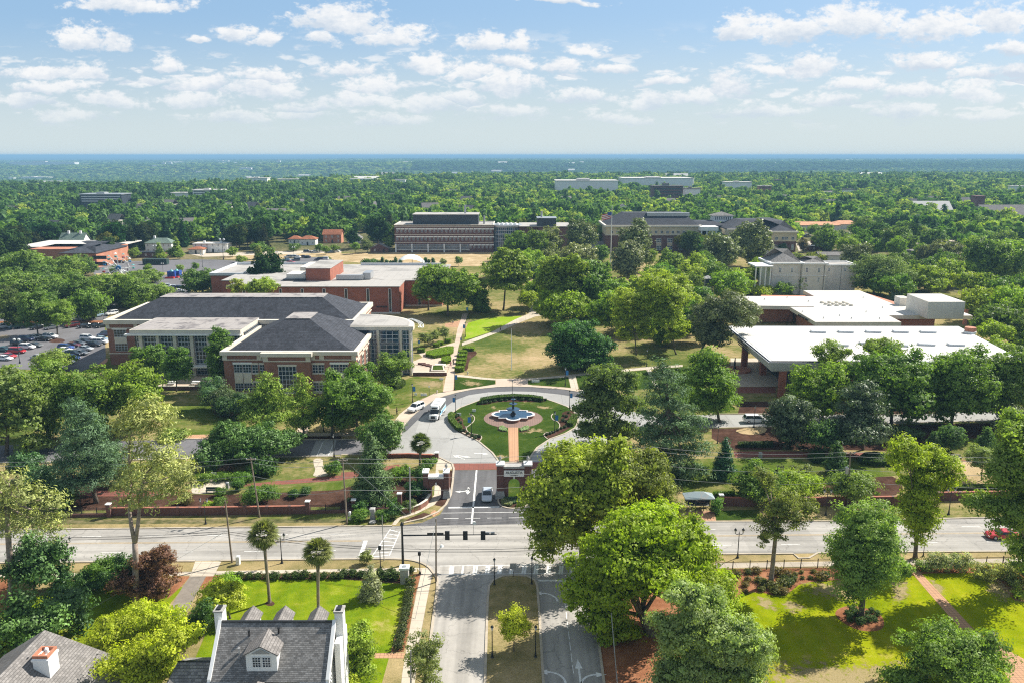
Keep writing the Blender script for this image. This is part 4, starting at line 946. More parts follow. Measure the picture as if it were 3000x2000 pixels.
#trees one by one
def near_trees():
 t=tree
 t('K',1668,770,None,col=(0.155,0.21,0.025),label='big yellow green oak overhanging the junction right of the brick gate',name='oak_tree',r0=0.55,n=14,clump=1.0,cap=17000,lobes=[(1640,130,320,200),(1500,330,240,200),(1750,60,230,150),(1560,80,180,130),(1440,480,170,140),(1420,640,90,70),(1620,520,200,150),(1800,280,220,200),(1880,20,100,120)])
 t('K',2060,700,None,col=(0.105,0.115,0.028),label='olive brown oak behind the yellow green oak',name='oak_tree',r0=0.5,cap=11000,lobes=[(2030,130,230,170),(2160,300,170,160),(2100,30,110,70),(1980,330,160,120),(2270,400,110,90)])
 t('K',2135,1230,None,col=(0.125,0.20,0.012),label='large vivid green oak right of the avenue, the fullest crown in front',name='oak_tree',r0=0.6,n=16,clump=0.95,leaf=0.3,cap=24000,lobes=[(2130,600,330,260),(1900,700,300,260),(2060,470,280,150),(1740,940,190,210),(1830,1120,180,170),(2180,800,260,180),(2330,640,200,220),(1930,880,230,200),(1900,1200,120,110)])
 t('L',100,1160,None,col=(0.14,0.215,0.014),label='bright green tree joined to the vivid oak on its right side',name='oak_tree',cap=12000,lobes=[(80,640,120,150),(40,820,190,150),(230,900,150,110),(120,560,60,80),(300,990,90,80)])
 t('L',250,1700,None,col=(0.155,0.235,0.075),label='pale green maple at the bottom edge right of the avenue',name='maple_tree',r0=0.4,clump=0.8,leaf=0.26,cap=24000,lobes=[(120,1080,200,170),(330,1230,260,180),(420,1420,220,190),(150,1400,270,250),(-100,1220,120,150),(-60,1500,170,160),(20,960,130,90),(500,1300,130,90)])
 t('L',605,880,None,col=(0.11,0.12,0.035),label='scraggly cedar with a tall bare trunk beside the iron fence',name='cedar_tree',kind='plain',r0=0.33,gap=0.25,leaf=0.24,clump=0.75,bark='bark_pine',h0=9.5,limbs=11,cap=9000,lobes=[(700,330,90,60),(620,420,80,70),(760,420,90,60),(560,560,40,60),(850,320,90,45),(640,520,70,45),(540,130,50,60),(600,180,45,60),(720,270,60,35),(560,460,60,55),(870,370,60,40),(650,350,80,60)])
 t('L',1228,1110,(1015,330,1520,1050),col=(0.105,0.185,0.040),label='tall oval shade tree in a round mulch ring on the right lawn',name='shade_tree',r0=0.38,n=15,leaf=0.27,clump=0.85,cap=20000)
 t('L',1603,705,None,col=(0.165,0.245,0.018),label='narrow tall lime green tree at the sidewalk right of the oval shade tree',name='shade_tree',r0=0.3,leaf=0.3,clump=0.9,cap=15000,lobes=[(1560,20,120,110),(1650,150,170,140),(1740,60,120,110),(1640,300,130,120),(1600,430,100,110),(1690,430,80,80),(1850,130,80,80),(1520,-70,80,60),(1610,540,60,60)])
 t('L',2560,900,None,col=(0.10,0.16,0.030),label='big tree at the right edge overhanging the street and red car',name='shade_tree',r0=0.45,gap=0.12,cap=17000,lobes=[(2230,150,130,180),(2330,20,150,200),(2130,330,130,60),(2280,420,150,130),(2400,250,160,260),(2330,-180,160,120),(2340,600,90,110),(2400,720,110,120)])
 t('L',1870,1620,(1560,1150,2200,1640),col=(0.085,0.15,0.028),label='spreading dark green tree at the bottom right of the lawn',name='shade_tree',r0=0.35,n=16,leaf=0.26,clump=0.8,gap=0.1,cap=16000)
 t('L',1560,1620,(1430,1480,1640,1640),col=(0.085,0.15,0.028),label='small leafy sprout at the bottom edge of the right lawn',name='small_tree',leaf=0.25,gap=0.2,cap=2500)
 t('K',1188,1350,(1088,1050,1294,1290),col=(0.33,0.43,0.02),label='small lime green sapling alone on the avenue median',name='sapling',leaf=0.2,clump=0.5,gap=0.15,r0=0.07,cap=4500)
 t('K',545,1640,(440,1215,705,1640),col=(0.12,0.15,0.05),label='thin sparse tree over the sidewalk at the bottom edge',name='small_tree',leaf=0.2,clump=0.55,gap=0.45,r0=0.10,cap=4500,inner=0.05)
 t('J',72,975,None,col=G_PINE,label='tall pine at the left edge in front of the street',name='pine_tree',kind='plain',mat='needle',r0=0.40,bark='bark_pine',leaf=0.30,clump=0.95,gap=0.12,h0=15,limbs=10,cap=15000,up=0.7,inner=0.05,lobes=[(60,180,110,70),(170,260,120,60),(40,320,120,80),(300,300,110,55),(400,360,60,60),(150,430,110,50),(350,430,90,45),(60,500,110,60),(-80,300,120,120),(290,500,60,40),(-100,450,120,90),(-60,150,80,60),(370,520,50,30)])
 root=t('J',940,1035,None,col=(0.20,0.235,0.07),label='tallest pine with a forked trunk left of centre',name='pine_tree',kind='plain',mat='needle',r0=0.45,bark='bark_pine',leaf=0.30,clump=0.95,gap=0.1,limbs=0,trunk=False,cap=20000,up=0.7,inner=0.05,lobes=[(960,-60,90,60),(1080,-30,120,60),(1160,40,120,60),(1050,90,150,60),(1250,110,90,60),(920,90,80,50),(1180,170,130,55),(980,180,130,60),(1290,200,60,50),(860,230,80,50),(1100,250,130,50),(1220,270,90,40),(900,320,90,45),(1030,330,80,40),(870,130,60,40),(940,-320,90,50),(1030,-360,100,50),(1110,-300,90,50),(880,-260,90,45),(1000,-270,110,45),(830,-200,70,45),(950,-190,90,40),(1120,-230,70,40),(1150,-120,60,60),(1030,-200,60,40)])
 b=root.location;Yb=b[1]
 mb=MB();q=lambda x,y,dy=0:atY('J',x,y,Yb+dy)
 mb.tube([(b[0],b[1],-.2),q(935,900),q(935,700),q(930,600)],[0.5,0.40,0.36,0.34],9)
 mb.tube([q(930,610),q(905,480),q(892,380,.6),q(905,200,1),q(890,60,1),q(895,-140,1),q(930,-260,1)],[0.28,0.25,0.22,0.2,0.17,0.13,0.06],8)
 mb.tube([q(930,610),q(950,480),q(965,330),q(985,190),q(1010,120),q(1080,40)],[0.28,0.26,0.22,0.2,0.14,0.05],8)
 for a_,c_ in(((985,190),(1250,110)),((965,250),(1180,180)),((985,190),(960,-30)),((905,200),(860,240)),((890,60),(1000,-180)),((895,-140),(1090,-200)),((895,-140),(830,-200)),((1010,120),(1150,60)),((930,-260),(1060,-340)),((960,320),(1060,330))):
  mb.tube([q(*a_),q((a_[0]+c_[0])/2,(a_[1]+c_[1])/2+15),q(*c_)],[0.1,0.07,0.03],5)
 mb.build('trunk','bark_pine',root,smooth=True)
 t('J',230,940,(80,575,440,940),col=G_DARK,label='dense dark green tree between the left pine and the street',name='evergreen_tree',mat='leaf_gloss',n=12,cap=12000)
 t('J',110,1330,None,col=(0.04,0.085,0.02),label='dark magnolia tree over the lower left lawn beside the grey roof',name='magnolia_tree',mat='leaf_gloss',cap=15000,r0=0.25,lobes=[(130,1030,90,110),(230,1150,190,130),(200,1280,140,90),(330,1200,90,90),(110,1200,60,130)])
 t('J',470,1210,None,col=G_DARK,label='dark magnolia tree joined on the right of the lower left magnolia',name='magnolia_tree',mat='leaf_gloss',cap=10000,lobes=[(440,960,130,80),(500,1060,110,100),(390,1080,100,90),(550,1170,40,50)])
 t('J',430,905,(355,745,510,915),'cone',G_HOLLY,'small dark conifer right of the dense dark tree',name='conifer',mat='needle',n=7,leaf=0.25,clump=0.7,cap=5000,trunk=False)
 t('J',568,950,(520,805,622,955),'round',G_DARK,'small dark evergreen bush left of the purple shrub','shrub','shrub',leaf=0.22,clump=0.6,cap=3500,trunk=False)
 t('J',690,905,(600,705,795,915),'round',(0.06,0.12,0.02),'green rounded shrub at the sidewalk left of the purple shrub','shrub','shrub',leaf=0.25,clump=0.7,cap=5000,trunk=False)
 t('J',730,945,(670,800,800,950),'round',G_DARK,'lower dark shrub in front of the green rounded shrub','shrub','shrub',leaf=0.22,clump=0.6,cap=3500,trunk=False)
 t('J',870,980,(790,690,930,980),'round',G_DARK,'dark green bush behind the forked pine trunk','shrub','shrub',leaf=0.25,clump=0.7,cap=5000,trunk=False)
 t('J',1010,990,None,col=G_PURP,label='purple brown loropetalum shrub beside the old driveway',cat='shrub',name='shrub',leaf=0.24,clump=0.6,cap=13000,trunk=False,lobes=[(1010,800,180,130),(1080,900,120,90),(900,880,110,100),(1130,690,70,70),(1000,720,90,60)])
 t('J',960,1420,None,col=G_LIME,label='lime green spreading tree below the old driveway',name='spreading_tree',cap=17000,leaf=0.27,clump=0.75,lobes=[(930,1130,210,110),(1080,1110,150,90),(780,1200,120,90),(1150,1200,100,80),(720,1320,100,80),(900,1260,150,80)])
 t('J',900,1720,None,col=(0.27,0.36,0.018),label='lime green spreading tree at the bottom edge between the two roofs',name='spreading_tree',cap=19000,leaf=0.27,clump=0.75,lobes=[(900,1400,200,120),(1080,1330,170,110),(1240,1260,110,90),(700,1500,160,90),(900,1560,260,120),(1060,1480,180,120),(620,1570,120,70)])
 t('J',1590,1120,(1360,870,1690,1110),'round',(0.26,0.34,0.02),'bright yellow green shrub tree left of the white chimney','tree','small_tree',leaf=0.24,clump=0.6,gap=0.15,cap=8000)
 t('J',1560,905,(1450,835,1660,930),'round',(0.10,0.19,0.02),'green shrub behind the yellow green shrub tree','shrub','shrub',leaf=0.24,clump=0.6,cap=4000,trunk=False)
 t('J',1350,1260,None,col=G_DARK,label='dark hedge shrub along the driveway left of the white house',cat='shrub',name='shrub',leaf=0.24,clump=0.6,cap=8000,trunk=False,lobes=[(1340,1200,70,80),(1390,1110,60,70),(1420,1050,50,60),(1300,1230,50,50)])
 t('J',20,1390,(-60,1260,80,1400),'round',G_LIGHT,'light green shrub at the left edge above the grey roof','shrub','shrub',leaf=0.22,clump=0.6,cap=3000,trunk=False)
 t('K',120,1560,None,col=(0.13,0.21,0.025),label='tall bushy shrub against the right wall of the white house',cat='shrub',name='shrub',leaf=0.24,clump=0.65,cap=10000,lobes=[(120,1260,85,95),(130,1400,80,100),(80,1500,60,70),(170,1480,50,60)],trunk=False)
 t('K',60,1620,(20,1510,110,1640),'round',G_LIME,'small lime shrub at the foot of the white house','shrub','shrub',leaf=0.2,clump=0.5,cap=2500,trunk=False)
 t('K',205,985,(118,755,288,990),'cone',(0.14,0.16,0.09),'small pale flowering magnolia on the lawn near the stone pier','tree','small_tree',mat='leaf_gloss',leaf=0.2,clump=0.5,n=8,cap=7000,trunk=False)
 t('K',165,745,(130,655,200,745),'round',(0.12,0.15,0.06),'wispy small bush by the crosswalk corner','shrub','shrub',leaf=0.16,clump=0.35,gap=0.3,cap=1500,trunk=False)
 t('D',40,1010,None,col=(0.085,0.13,0.035),label='spreading live oak with bare limbs at the left edge',name='live_oak',r0=0.4,gap=0.2,cap=13000,lobes=[(80,520,200,110),(60,660,220,110),(180,620,120,90),(100,790,160,80),(240,930,110,70),(-80,600,150,160),(-100,850,120,120)])
 t('D',330,905,(130,400,520,880),col=(0.075,0.13,0.022),label='green elm in front of the parking lot, leftmost of the row',name='elm_tree',n=13)
 t('D',600,900,(420,430,800,880),col=(0.07,0.125,0.022),label='green elm in front of the parking lot, middle of the row',name='elm_tree',n=13)
 t('D',905,850,(720,380,1085,830),col=(0.10,0.165,0.022),label='green elm in front of the brick hall, rightmost of the row',name='elm_tree',n=14)
 t('D',360,440,(240,295,495,430),col=(0.10,0.15,0.03),label='airy small tree in front of the parked cars',name='small_tree',gap=0.3,leaf=0.28,clump=0.8,cap=4500)
 t('D',665,1345,None,col=G_CEDAR,label='drooping blue green deodar cedar left of the forked pine',name='deodar_cedar',kind='plain',mat='needle',r0=0.35,leaf=0.28,clump=0.9,cap=18000,up=0.1,limbs=12,h0=13,lobes=[(490,660,50,40),(540,700,70,50),(590,760,90,60),(500,760,60,60),(560,860,140,60),(660,850,80,60),(460,860,60,50),(620,960,160,60),(500,960,90,50),(700,1010,90,70),(560,1060,180,70),(430,1080,80,70),(680,1130,120,70),(480,1180,110,70),(600,1200,140,60),(740,1080,60,80),(440,1220,60,40)])
 t('D',845,1230,None,col=(0.040,0.075,0.04),label='dark cedar between the deodar and the forked pine',name='cedar_tree',mat='needle',cap=9000,lobes=[(820,1020,70,60),(760,1100,90,70),(830,1150,80,80),(780,1000,60,50)])
 t('D',180,1200,(90,1010,280,1150),col=G_HOLLY,label='dark round holly beside the left utility pole',name='holly_tree',mat='leaf_gloss',cap=5000)
 t('D',250,1330,(180,1120,380,1320),col=G_HOLLY,label='dark evergreen below the left utility pole',name='evergreen_tree',mat='leaf_gloss',cap=6000)
 t('D',400,1400,(340,1230,500,1390),col=G_DARK,label='dark shrub at the left end of the brick wall',cat='shrub',name='shrub',cap=4500,trunk=False)
 t('D',1205,905,(1110,855,1285,1010),col=(0.10,0.15,0.035),label='small pine top showing behind the forked pine',name='pine_tree',mat='needle',cap=4000)
 t('D',1568,1070,(1440,782,1725,1080),col=(0.04,0.085,0.02),label='clipped domed holly tree left of the crosswalk',name='holly_tree',mat='leaf_gloss',n=12,clump=0.6,leaf=0.24,cap=12000)
 t('D',1830,1060,(1600,805,2060,1050),col=(0.036,0.075,0.02),label='wide low holly tree right beside the domed holly',name='holly_tree',mat='leaf_gloss',n=14,clump=0.65,leaf=0.26,cap=12000)
 t('D',1430,1120,(1360,930,1540,1130),col=(0.034,0.07,0.02),label='dark shrub mass at the left of the domed holly',cat='shrub',name='shrub',mat='leaf_gloss',cap=5000,trunk=False)
 t('D',1810,1150,(1740,1050,1880,1150),col=(0.03,0.065,0.02),label='dark rounded bush in front of the wide holly',cat='shrub',name='shrub',cap=3000,trunk=False)
 t('E',298,1022,(110,760,436,1010),col=(0.045,0.09,0.02),label='clipped ball shaped holly tree at the circle drive',name='holly_tree',mat='leaf_gloss',n=12,clump=0.55,leaf=0.24,cap=13000)
 t('D',1840,850,None,col=G_CYP,label='light green bald cypress before the hall centre, wider of the pair',name='cypress_tree',mat='needle',n=12,r0=0.25,cap=14000,lobes=[(1840,500,60,60),(1830,590,110,80),(1870,680,130,80),(1770,680,90,90),(1840,760,150,70),(1950,620,50,70)])
 t('D',2092,895,None,col=(0.12,0.20,0.028),label='narrow bright bald cypress before the hall centre',name='cypress_tree',mat='needle',n=12,r0=0.25,cap=13000,lobes=[(2075,480,35,50),(2080,560,70,60),(2090,660,100,70),(2120,760,100,70),(2070,790,90,70)])
 t('E',118,880,None,col=(0.060,0.115,0.022),label='large dark green oak in front of the right end of the hall',name='oak_tree',n=15,r0=0.35,cap=17000,lobes=[(130,480,110,90),(60,590,190,130),(210,620,120,120),(100,730,210,110),(-40,700,120,120)])
 t('E',385,560,(225,325,490,540),col=(0.075,0.13,0.025),label='airy oak beside the curved glass entrance',name='oak_tree',gap=0.2,cap=7000,lobes=[(300,440,80,100),(400,390,90,70),(330,500,70,60)])
 t('D',1035,545,None,col=(0.055,0.11,0.022),label='slender birch before the glass wall, left one',name='birch_tree',gap=0.15,leaf=0.28,clump=0.8,cap=7000,r0=0.15,lobes=[(950,330,50,60),(1060,320,70,70),(1030,410,100,60),(1100,400,50,60),(1050,460,50,30)])
 t('D',1215,580,None,col=(0.05,0.105,0.022),label='slender birch before the glass wall, middle one',name='birch_tree',gap=0.15,leaf=0.28,clump=0.8,cap=7000,r0=0.15,lobes=[(1220,330,60,60),(1180,400,70,60),(1270,400,60,60),(1210,460,90,50)])
 t('D',1505,560,None,col=(0.055,0.11,0.022),label='slender birch at the inner corner of the hall',name='birch_tree',gap=0.15,leaf=0.28,clump=0.8,cap=7000,r0=0.15,lobes=[(1500,190,50,45),(1550,210,40,40),(1500,270,80,60),(1480,370,60,60),(1500,450,70,60)])
 for k,(x0,y0,x1,y1,c_,nm)in enumerate([(1380,495,1560,690,(0.05,0.10,0.05),'bluish green bush at the hall corner'),(1500,600,1700,740,(0.028,0.055,0.025),'dark bush mass in front of the hall base'),(1440,560,1620,720,(0.04,0.06,0.03),'reddish dark bush beside the hall corner'),(1620,610,1740,750,(0.03,0.06,0.025),'dark bush under the wider cypress')]):
  t('D',(x0+x1)/2,y1+10,(x0,y0,x1,y1),col=c_,label=nm,cat='shrub',name='shrub',cap=5000,trunk=False,leaf=0.28)
 t('D',2290,880,(2250,440,2352,700),col=(0.06,0.11,0.022),label='dark tree squeezed between the narrow cypress and large oak',name='broadleaf_tree',cap=5000)
 t('E',212,1335,(52,862,365,1340),'cone',(0.055,0.095,0.045),'broad conical cedar left of the pedestrian gate','tree','conifer',mat='needle',n=14,leaf=0.28,clump=0.8,cap=15000)
 for k,(x0,y0,x1,y1,c_,lb)in enumerate([(338,1085,480,1195,(0.07,0.14,0.02),'spreading green juniper behind the gate garden'),(480,1090,600,1200,G_DARK,'dark holly left of the pedestrian gate'),(420,1190,600,1310,(0.02,0.05,0.022),'dark low shrub at the foot of the pedestrian gate'),(550,1040,665,1100,(0.05,0.1,0.02),'low shrub by the palm behind the gate'),(325,1350,408,1445,(0.04,0.09,0.03),'clipped round bush beside the tall brick pier'),(100,1340,165,1410,(0.04,0.09,0.03),'clipped round bush beside the small brick pier'),(330,1315,390,1370,(0.03,0.07,0.02),'dark bush behind the clipped round bush'),(430,1330,510,1395,(0.05,0.08,0.03),'low bush inside the curved brick wall'),(80,1395,190,1460,(0.06,0.12,0.025),'low green ground shrub at the street corner'),(240,1400,330,1460,(0.05,0.10,0.025),'low green ground shrub beside the utility box')]):
  t('E',(x0+x1)/2,y1+2,(x0,y0,x1,y1),col=c_,label=lb,cat='shrub',name='shrub',cap=3500,trunk=False,leaf=0.22,clump=0.5,n=7)
 for(x0,y0,x1,y1,c_,lb)in[(1660,1205,1915,1365,(0.045,0.09,0.02),'big green shrub tree behind the brick wall'),(1995,1260,2055,1305,G_DARK,'small shrub in the mulch, left of a pair'),(2080,1245,2135,1280,G_DARK,'small shrub in the mulch, right of a pair'),(1240,1285,1325,1350,(0.08,0.07,0.03),'bronze shrub below the seat plaza'),(1475,1310,1550,1370,(0.05,0.09,0.02),'green shrub behind the wall by the twin lamp'),(1410,1345,1480,1375,(0.12,0.2,0.015),'bright low shrub behind the wall'),(1495,1245,1548,1295,(0.045,0.09,0.02),'small round shrub beside the bench'),(1615,1192,1675,1260,(0.035,0.08,0.02),'clipped ball shrub at the brick walk'),(1350,1140,1460,1205,(0.07,0.13,0.02),'clipped hedge left of the seat plaza'),(1490,1135,1600,1185,(0.06,0.12,0.02),'clipped hedge behind the seat plaza'),(1600,1120,1760,1190,(0.05,0.11,0.02),'clipped hedge right of the seat plaza'),(2240,1055,2352,1150,(0.05,0.11,0.022),'round shrub right of the curved path'),(1510,1085,1590,1135,(0.09,0.05,0.04),'reddish shrub behind the hedges')]:
  t('D',(x0+x1)/2,y1+2,(x0,y0,x1,y1),col=c_,label=lb,cat='shrub',name='shrub',cap=4000,trunk=False,leaf=0.22,clump=0.5,n=7)
 t('E',1640,425,None,col=(0.034,0.085,0.028),label='dense dark round maple on the quad lawn',name='maple_tree',n=14,r0=0.35,leaf=0.3,clump=0.9,cap=18000,lobes=[(1620,170,170,100),(1560,290,140,110),(1760,280,120,110),(1660,340,190,80)])
 for x,y,s_,lb in((575,275,50,'left of three slender crape myrtles by the plaza'),(640,260,36,'middle of three slender crape myrtles by the plaza'),(705,240,40,'right of three slender crape myrtles by the plaza')):
  t('E',x,y,(x-s_,y-100,x+s_,y-25),col=(0.10,0.13,0.05),label=lb,name='small_tree',gap=0.35,leaf=0.2,clump=0.5,cap=2500,r0=0.06)
 t('B',735,1240,None,col=(0.085,0.145,0.022),label='wide green oak right of the library, nearest trunk',name='oak_tree',r0=0.4,cap=15000,lobes=[(700,960,130,60),(610,1030,110,90),(760,1060,130,90),(850,1000,120,80),(740,1120,100,60)])
 t('B',600,1200,None,col=(0.075,0.13,0.02),label='green oak touching the library corner',name='oak_tree',r0=0.35,cap=9000,lobes=[(590,960,80,50),(560,1060,60,80),(640,930,90,50)])
 t('B',925,1210,None,col=(0.07,0.125,0.02),label='lower green oak at the head of the quad walk',name='oak_tree',r0=0.3,cap=9000,lobes=[(930,1110,100,80),(880,1030,100,70),(960,1170,60,50)])
 t('B',1115,1197,None,col=(0.10,0.15,0.025),label='tall single trunk oak on the quad',name='oak_tree',r0=0.35,cap=15000,lobes=[(1140,840,130,70),(1080,930,120,90),(1210,930,100,80),(1130,1010,160,50),(1180,860,80,70)])
 t('B',1285,1215,(1215,1060,1350,1180),col=(0.16,0.24,0.02),label='small bright green tree beside the diagonal path',name='small_tree',r0=0.12,leaf=0.28,clump=0.7,cap=5000)
 t('B',1540,1285,None,col=(0.105,0.155,0.025),label='tall leaning elm left of the dark maple',name='elm_tree',r0=0.35,cap=16000,lobes=[(1480,900,130,80),(1560,980,170,110),(1420,1000,80,90),(1400,1160,60,80),(1600,880,100,70),(1480,1080,90,60)])
 t('B',1700,1260,None,col=(0.055,0.105,0.022),label='big dark oak behind the dense maple',name='oak_tree',r0=0.4,cap=16000,lobes=[(1700,930,150,90),(1760,1040,140,120),(1650,1090,120,120),(1800,1180,80,100),(1680,1220,100,60)])
 t('B',2035,1505,None,col=(0.17,0.24,0.025),label='open lime green tree on the dry lawn, left of a pair',name='shade_tree',r0=0.2,gap=0.25,cap=11000,lobes=[(1960,1130,90,90),(2060,1210,80,80),(1930,1260,60,70),(2090,1330,60,80),(1960,1360,60,50)])
 t('B',2310,1500,None,col=(0.16,0.235,0.025),label='open lime green tree on the dry lawn, right of a pair',name='shade_tree',r0=0.22,gap=0.2,cap=14000,lobes=[(2170,1030,130,90),(2280,1120,120,100),(2230,1230,110,80),(2320,1340,80,90),(2100,1120,80,70)])
 t('B',1905,1190,(1830,960,1990,1170),col=(0.10,0.16,0.025),label='green tree between the dark oak and the lime trees',name='shade_tree',cap=7000)
 t('B',2290,1330,None,col=(0.15,0.22,0.02),label='lime green crown filling the gap beyond the right lime tree',name='shade_tree',cap=9000,lobes=[(2250,1010,120,70),(2340,1080,100,90),(2280,1180,80,60)])
 t('C',40,1360,None,col=(0.16,0.235,0.025),label='open lime tree before the clock tower foot',name='shade_tree',gap=0.15,cap=9000,lobes=[(20,1150,100,80),(100,1200,90,80),(-50,1240,80,70),(40,1280,60,50)])
 t('C',110,1010,(20,800,180,1000),col=(0.13,0.2,0.02),label='tall bright tree left of the broad magnolia',name='shade_tree',cap=7000)
 t('B',2250,1000,(2180,790,2350,990),col=(0.10,0.16,0.022),label='green tree before the hall lawn',name='broadleaf_tree',cap=6000)
 t('B',1560,1120,(1500,880,1640,1100),col=(0.06,0.11,0.022),label='dark tree behind the leaning elm',name='broadleaf_tree',cap=6000)
 t('B',1330,900,(1280,640,1420,800),col=(0.06,0.10,0.02),label='green tree at the foot of the far brick wing',name='broadleaf_tree',cap=5000)
 t('B',2120,1250,None,col=(0.15,0.22,0.03),label='lime green tree deep in the quad before the clock tower',name='shade_tree',gap=0.15,cap=9000,lobes=[(2130,980,100,60),(2040,1030,70,60),(2200,970,80,60)])
 t('B',1985,1045,(1870,700,2100,1035),col=(0.085,0.10,0.05),label='tall rusty magnolia right of the flagpole',name='magnolia_tree',mat='leaf_gloss',n=13,cap=12000)
 t('B',2020,960,(1920,580,2140,850),col=(0.07,0.09,0.04),label='tall dark magnolia before the cream and brick hall',name='magnolia_tree',mat='leaf_gloss',cap=10000)
 t('B',1240,860,(1115,655,1400,850),col=(0.06,0.11,0.022),label='green tree before the glass connector',name='broadleaf_tree',n=12,cap=8000)
 t('B',1645,850,(1540,565,1750,830),col=(0.065,0.085,0.035),label='dark magnolia at the end of the far brick hall',name='magnolia_tree',mat='leaf_gloss',cap=8000)
 t('B',1440,860,(1370,610,1520,850),col=(0.10,0.12,0.05),label='grey green tree right of the glass connector',name='broadleaf_tree',cap=7000)
 t('B',1620,1000,(1500,740,1760,900),col=(0.11,0.125,0.055),label='pale rusty magnolia behind the leaning elm',name='magnolia_tree',mat='leaf_gloss',cap=8000)
 t('B',1440,900,(1300,740,1500,880),col=(0.08,0.10,0.04),label='broad mixed green tree behind the tall oak',name='broadleaf_tree',cap=7000)
 t('B',1340,1030,(1290,880,1400,1010),col=(0.035,0.06,0.025),label='dark low tree behind the small bright tree',name='evergreen_tree',cap=4500)
 t('B',1800,865,(1740,755,1850,860),col=(0.05,0.10,0.02),label='round green tree left of the flagpole foot',name='small_tree',cap=4000)
 t('B',2115,935,(2080,770,2170,900),col=(0.11,0.17,0.04),label='slim young tree right of the rusty magnolia',name='small_tree',gap=0.2,cap=2500)
 t('C',-60,1000,(-170,800,0,980),col=(0.08,0.15,0.02),label='green tree behind the two lime trees',name='broadleaf_tree',cap=7000)
 t('C',260,960,(130,660,400,950),col=(0.075,0.095,0.045),label='broad magnolia left of the cream villa',name='magnolia_tree',mat='leaf_gloss',n=14,cap=12000)
 t('C',475,900,(330,585,600,890),col=(0.075,0.095,0.04),label='tallest magnolia before the cream and brick hall right wing',name='magnolia_tree',mat='leaf_gloss',n=14,cap=12000)
 t('C',60,800,(5,710,150,790),col=(0.12,0.19,0.02),label='yellow green round tree at the hall entrance',name='small_tree',cap=3500)
 t('C',60,1080,(-30,870,190,1070),col=(0.17,0.25,0.022),label='bright lime tree left of the clock tower',name='shade_tree',cap=9000)
 t('C',200,1060,(150,860,265,1060),col=(0.15,0.23,0.022),label='slender lime tree behind the clock tower',name='shade_tree',cap=6000)
 t('C',400,1040,(290,910,510,1030),col=(0.15,0.24,0.018),label='vivid green tree right of the clock tower',name='broadleaf_tree',cap=7000)
 t('C',400,1085,(290,1000,520,1090),col=(0.21,0.30,0.018),label='low lime shrub tree behind the large magnolia',name='small_tree',cap=6000)
 t('C',560,1100,(460,1030,640,1100),col=(0.19,0.28,0.02),label='low lime shrub tree beside the white roof',name='small_tree',cap=4500)
 t('C',740,1050,(640,920,850,1040),col=(0.10,0.17,0.03),label='green tree before the cream villa',name='small_tree',cap=6000)
 t('C',560,1010,(500,920,620,1000),col=(0.09,0.13,0.04),label='grey green tree at the villa porch',name='small_tree',gap=0.15,cap=4000)
 t('C',700,1105,(640,1010,760,1100),col=(0.07,0.13,0.025),label='dark bush behind the white roof',cat='shrub',name='shrub',cap=3500,trunk=False)
 t('C',810,1085,(770,960,855,1060),col=(0.11,0.18,0.03),label='young green tree at the villa lawn',name='small_tree',cap=2500)
 t('C',985,1040,(950,930,1020,1030),col=(0.09,0.15,0.03),label='thin tree against the villa wing',name='small_tree',gap=0.2,cap=2500)
 t('C',1060,1040,(1020,890,1110,1030),col=(0.09,0.13,0.04),label='grey green thin tree beside the villa wing',name='small_tree',gap=0.25,cap=2500)
 t('C',1180,1010,(1080,730,1310,990),col=(0.07,0.085,0.04),label='dark magnolia right of the cream villa',name='magnolia_tree',mat='leaf_gloss',cap=10000)
 t('C',1310,1090,(1160,810,1550,1080),col=(0.095,0.145,0.05),label='wide feathery cedar behind the white roofs',name='cedar_tree',mat='needle',n=14,cap=12000)
 t('C',1460,1150,(1420,1030,1510,1150),'cone',G_CEDAR,'small conifer behind the stage house','tree','conifer',mat='needle',cap=3000,n=7)
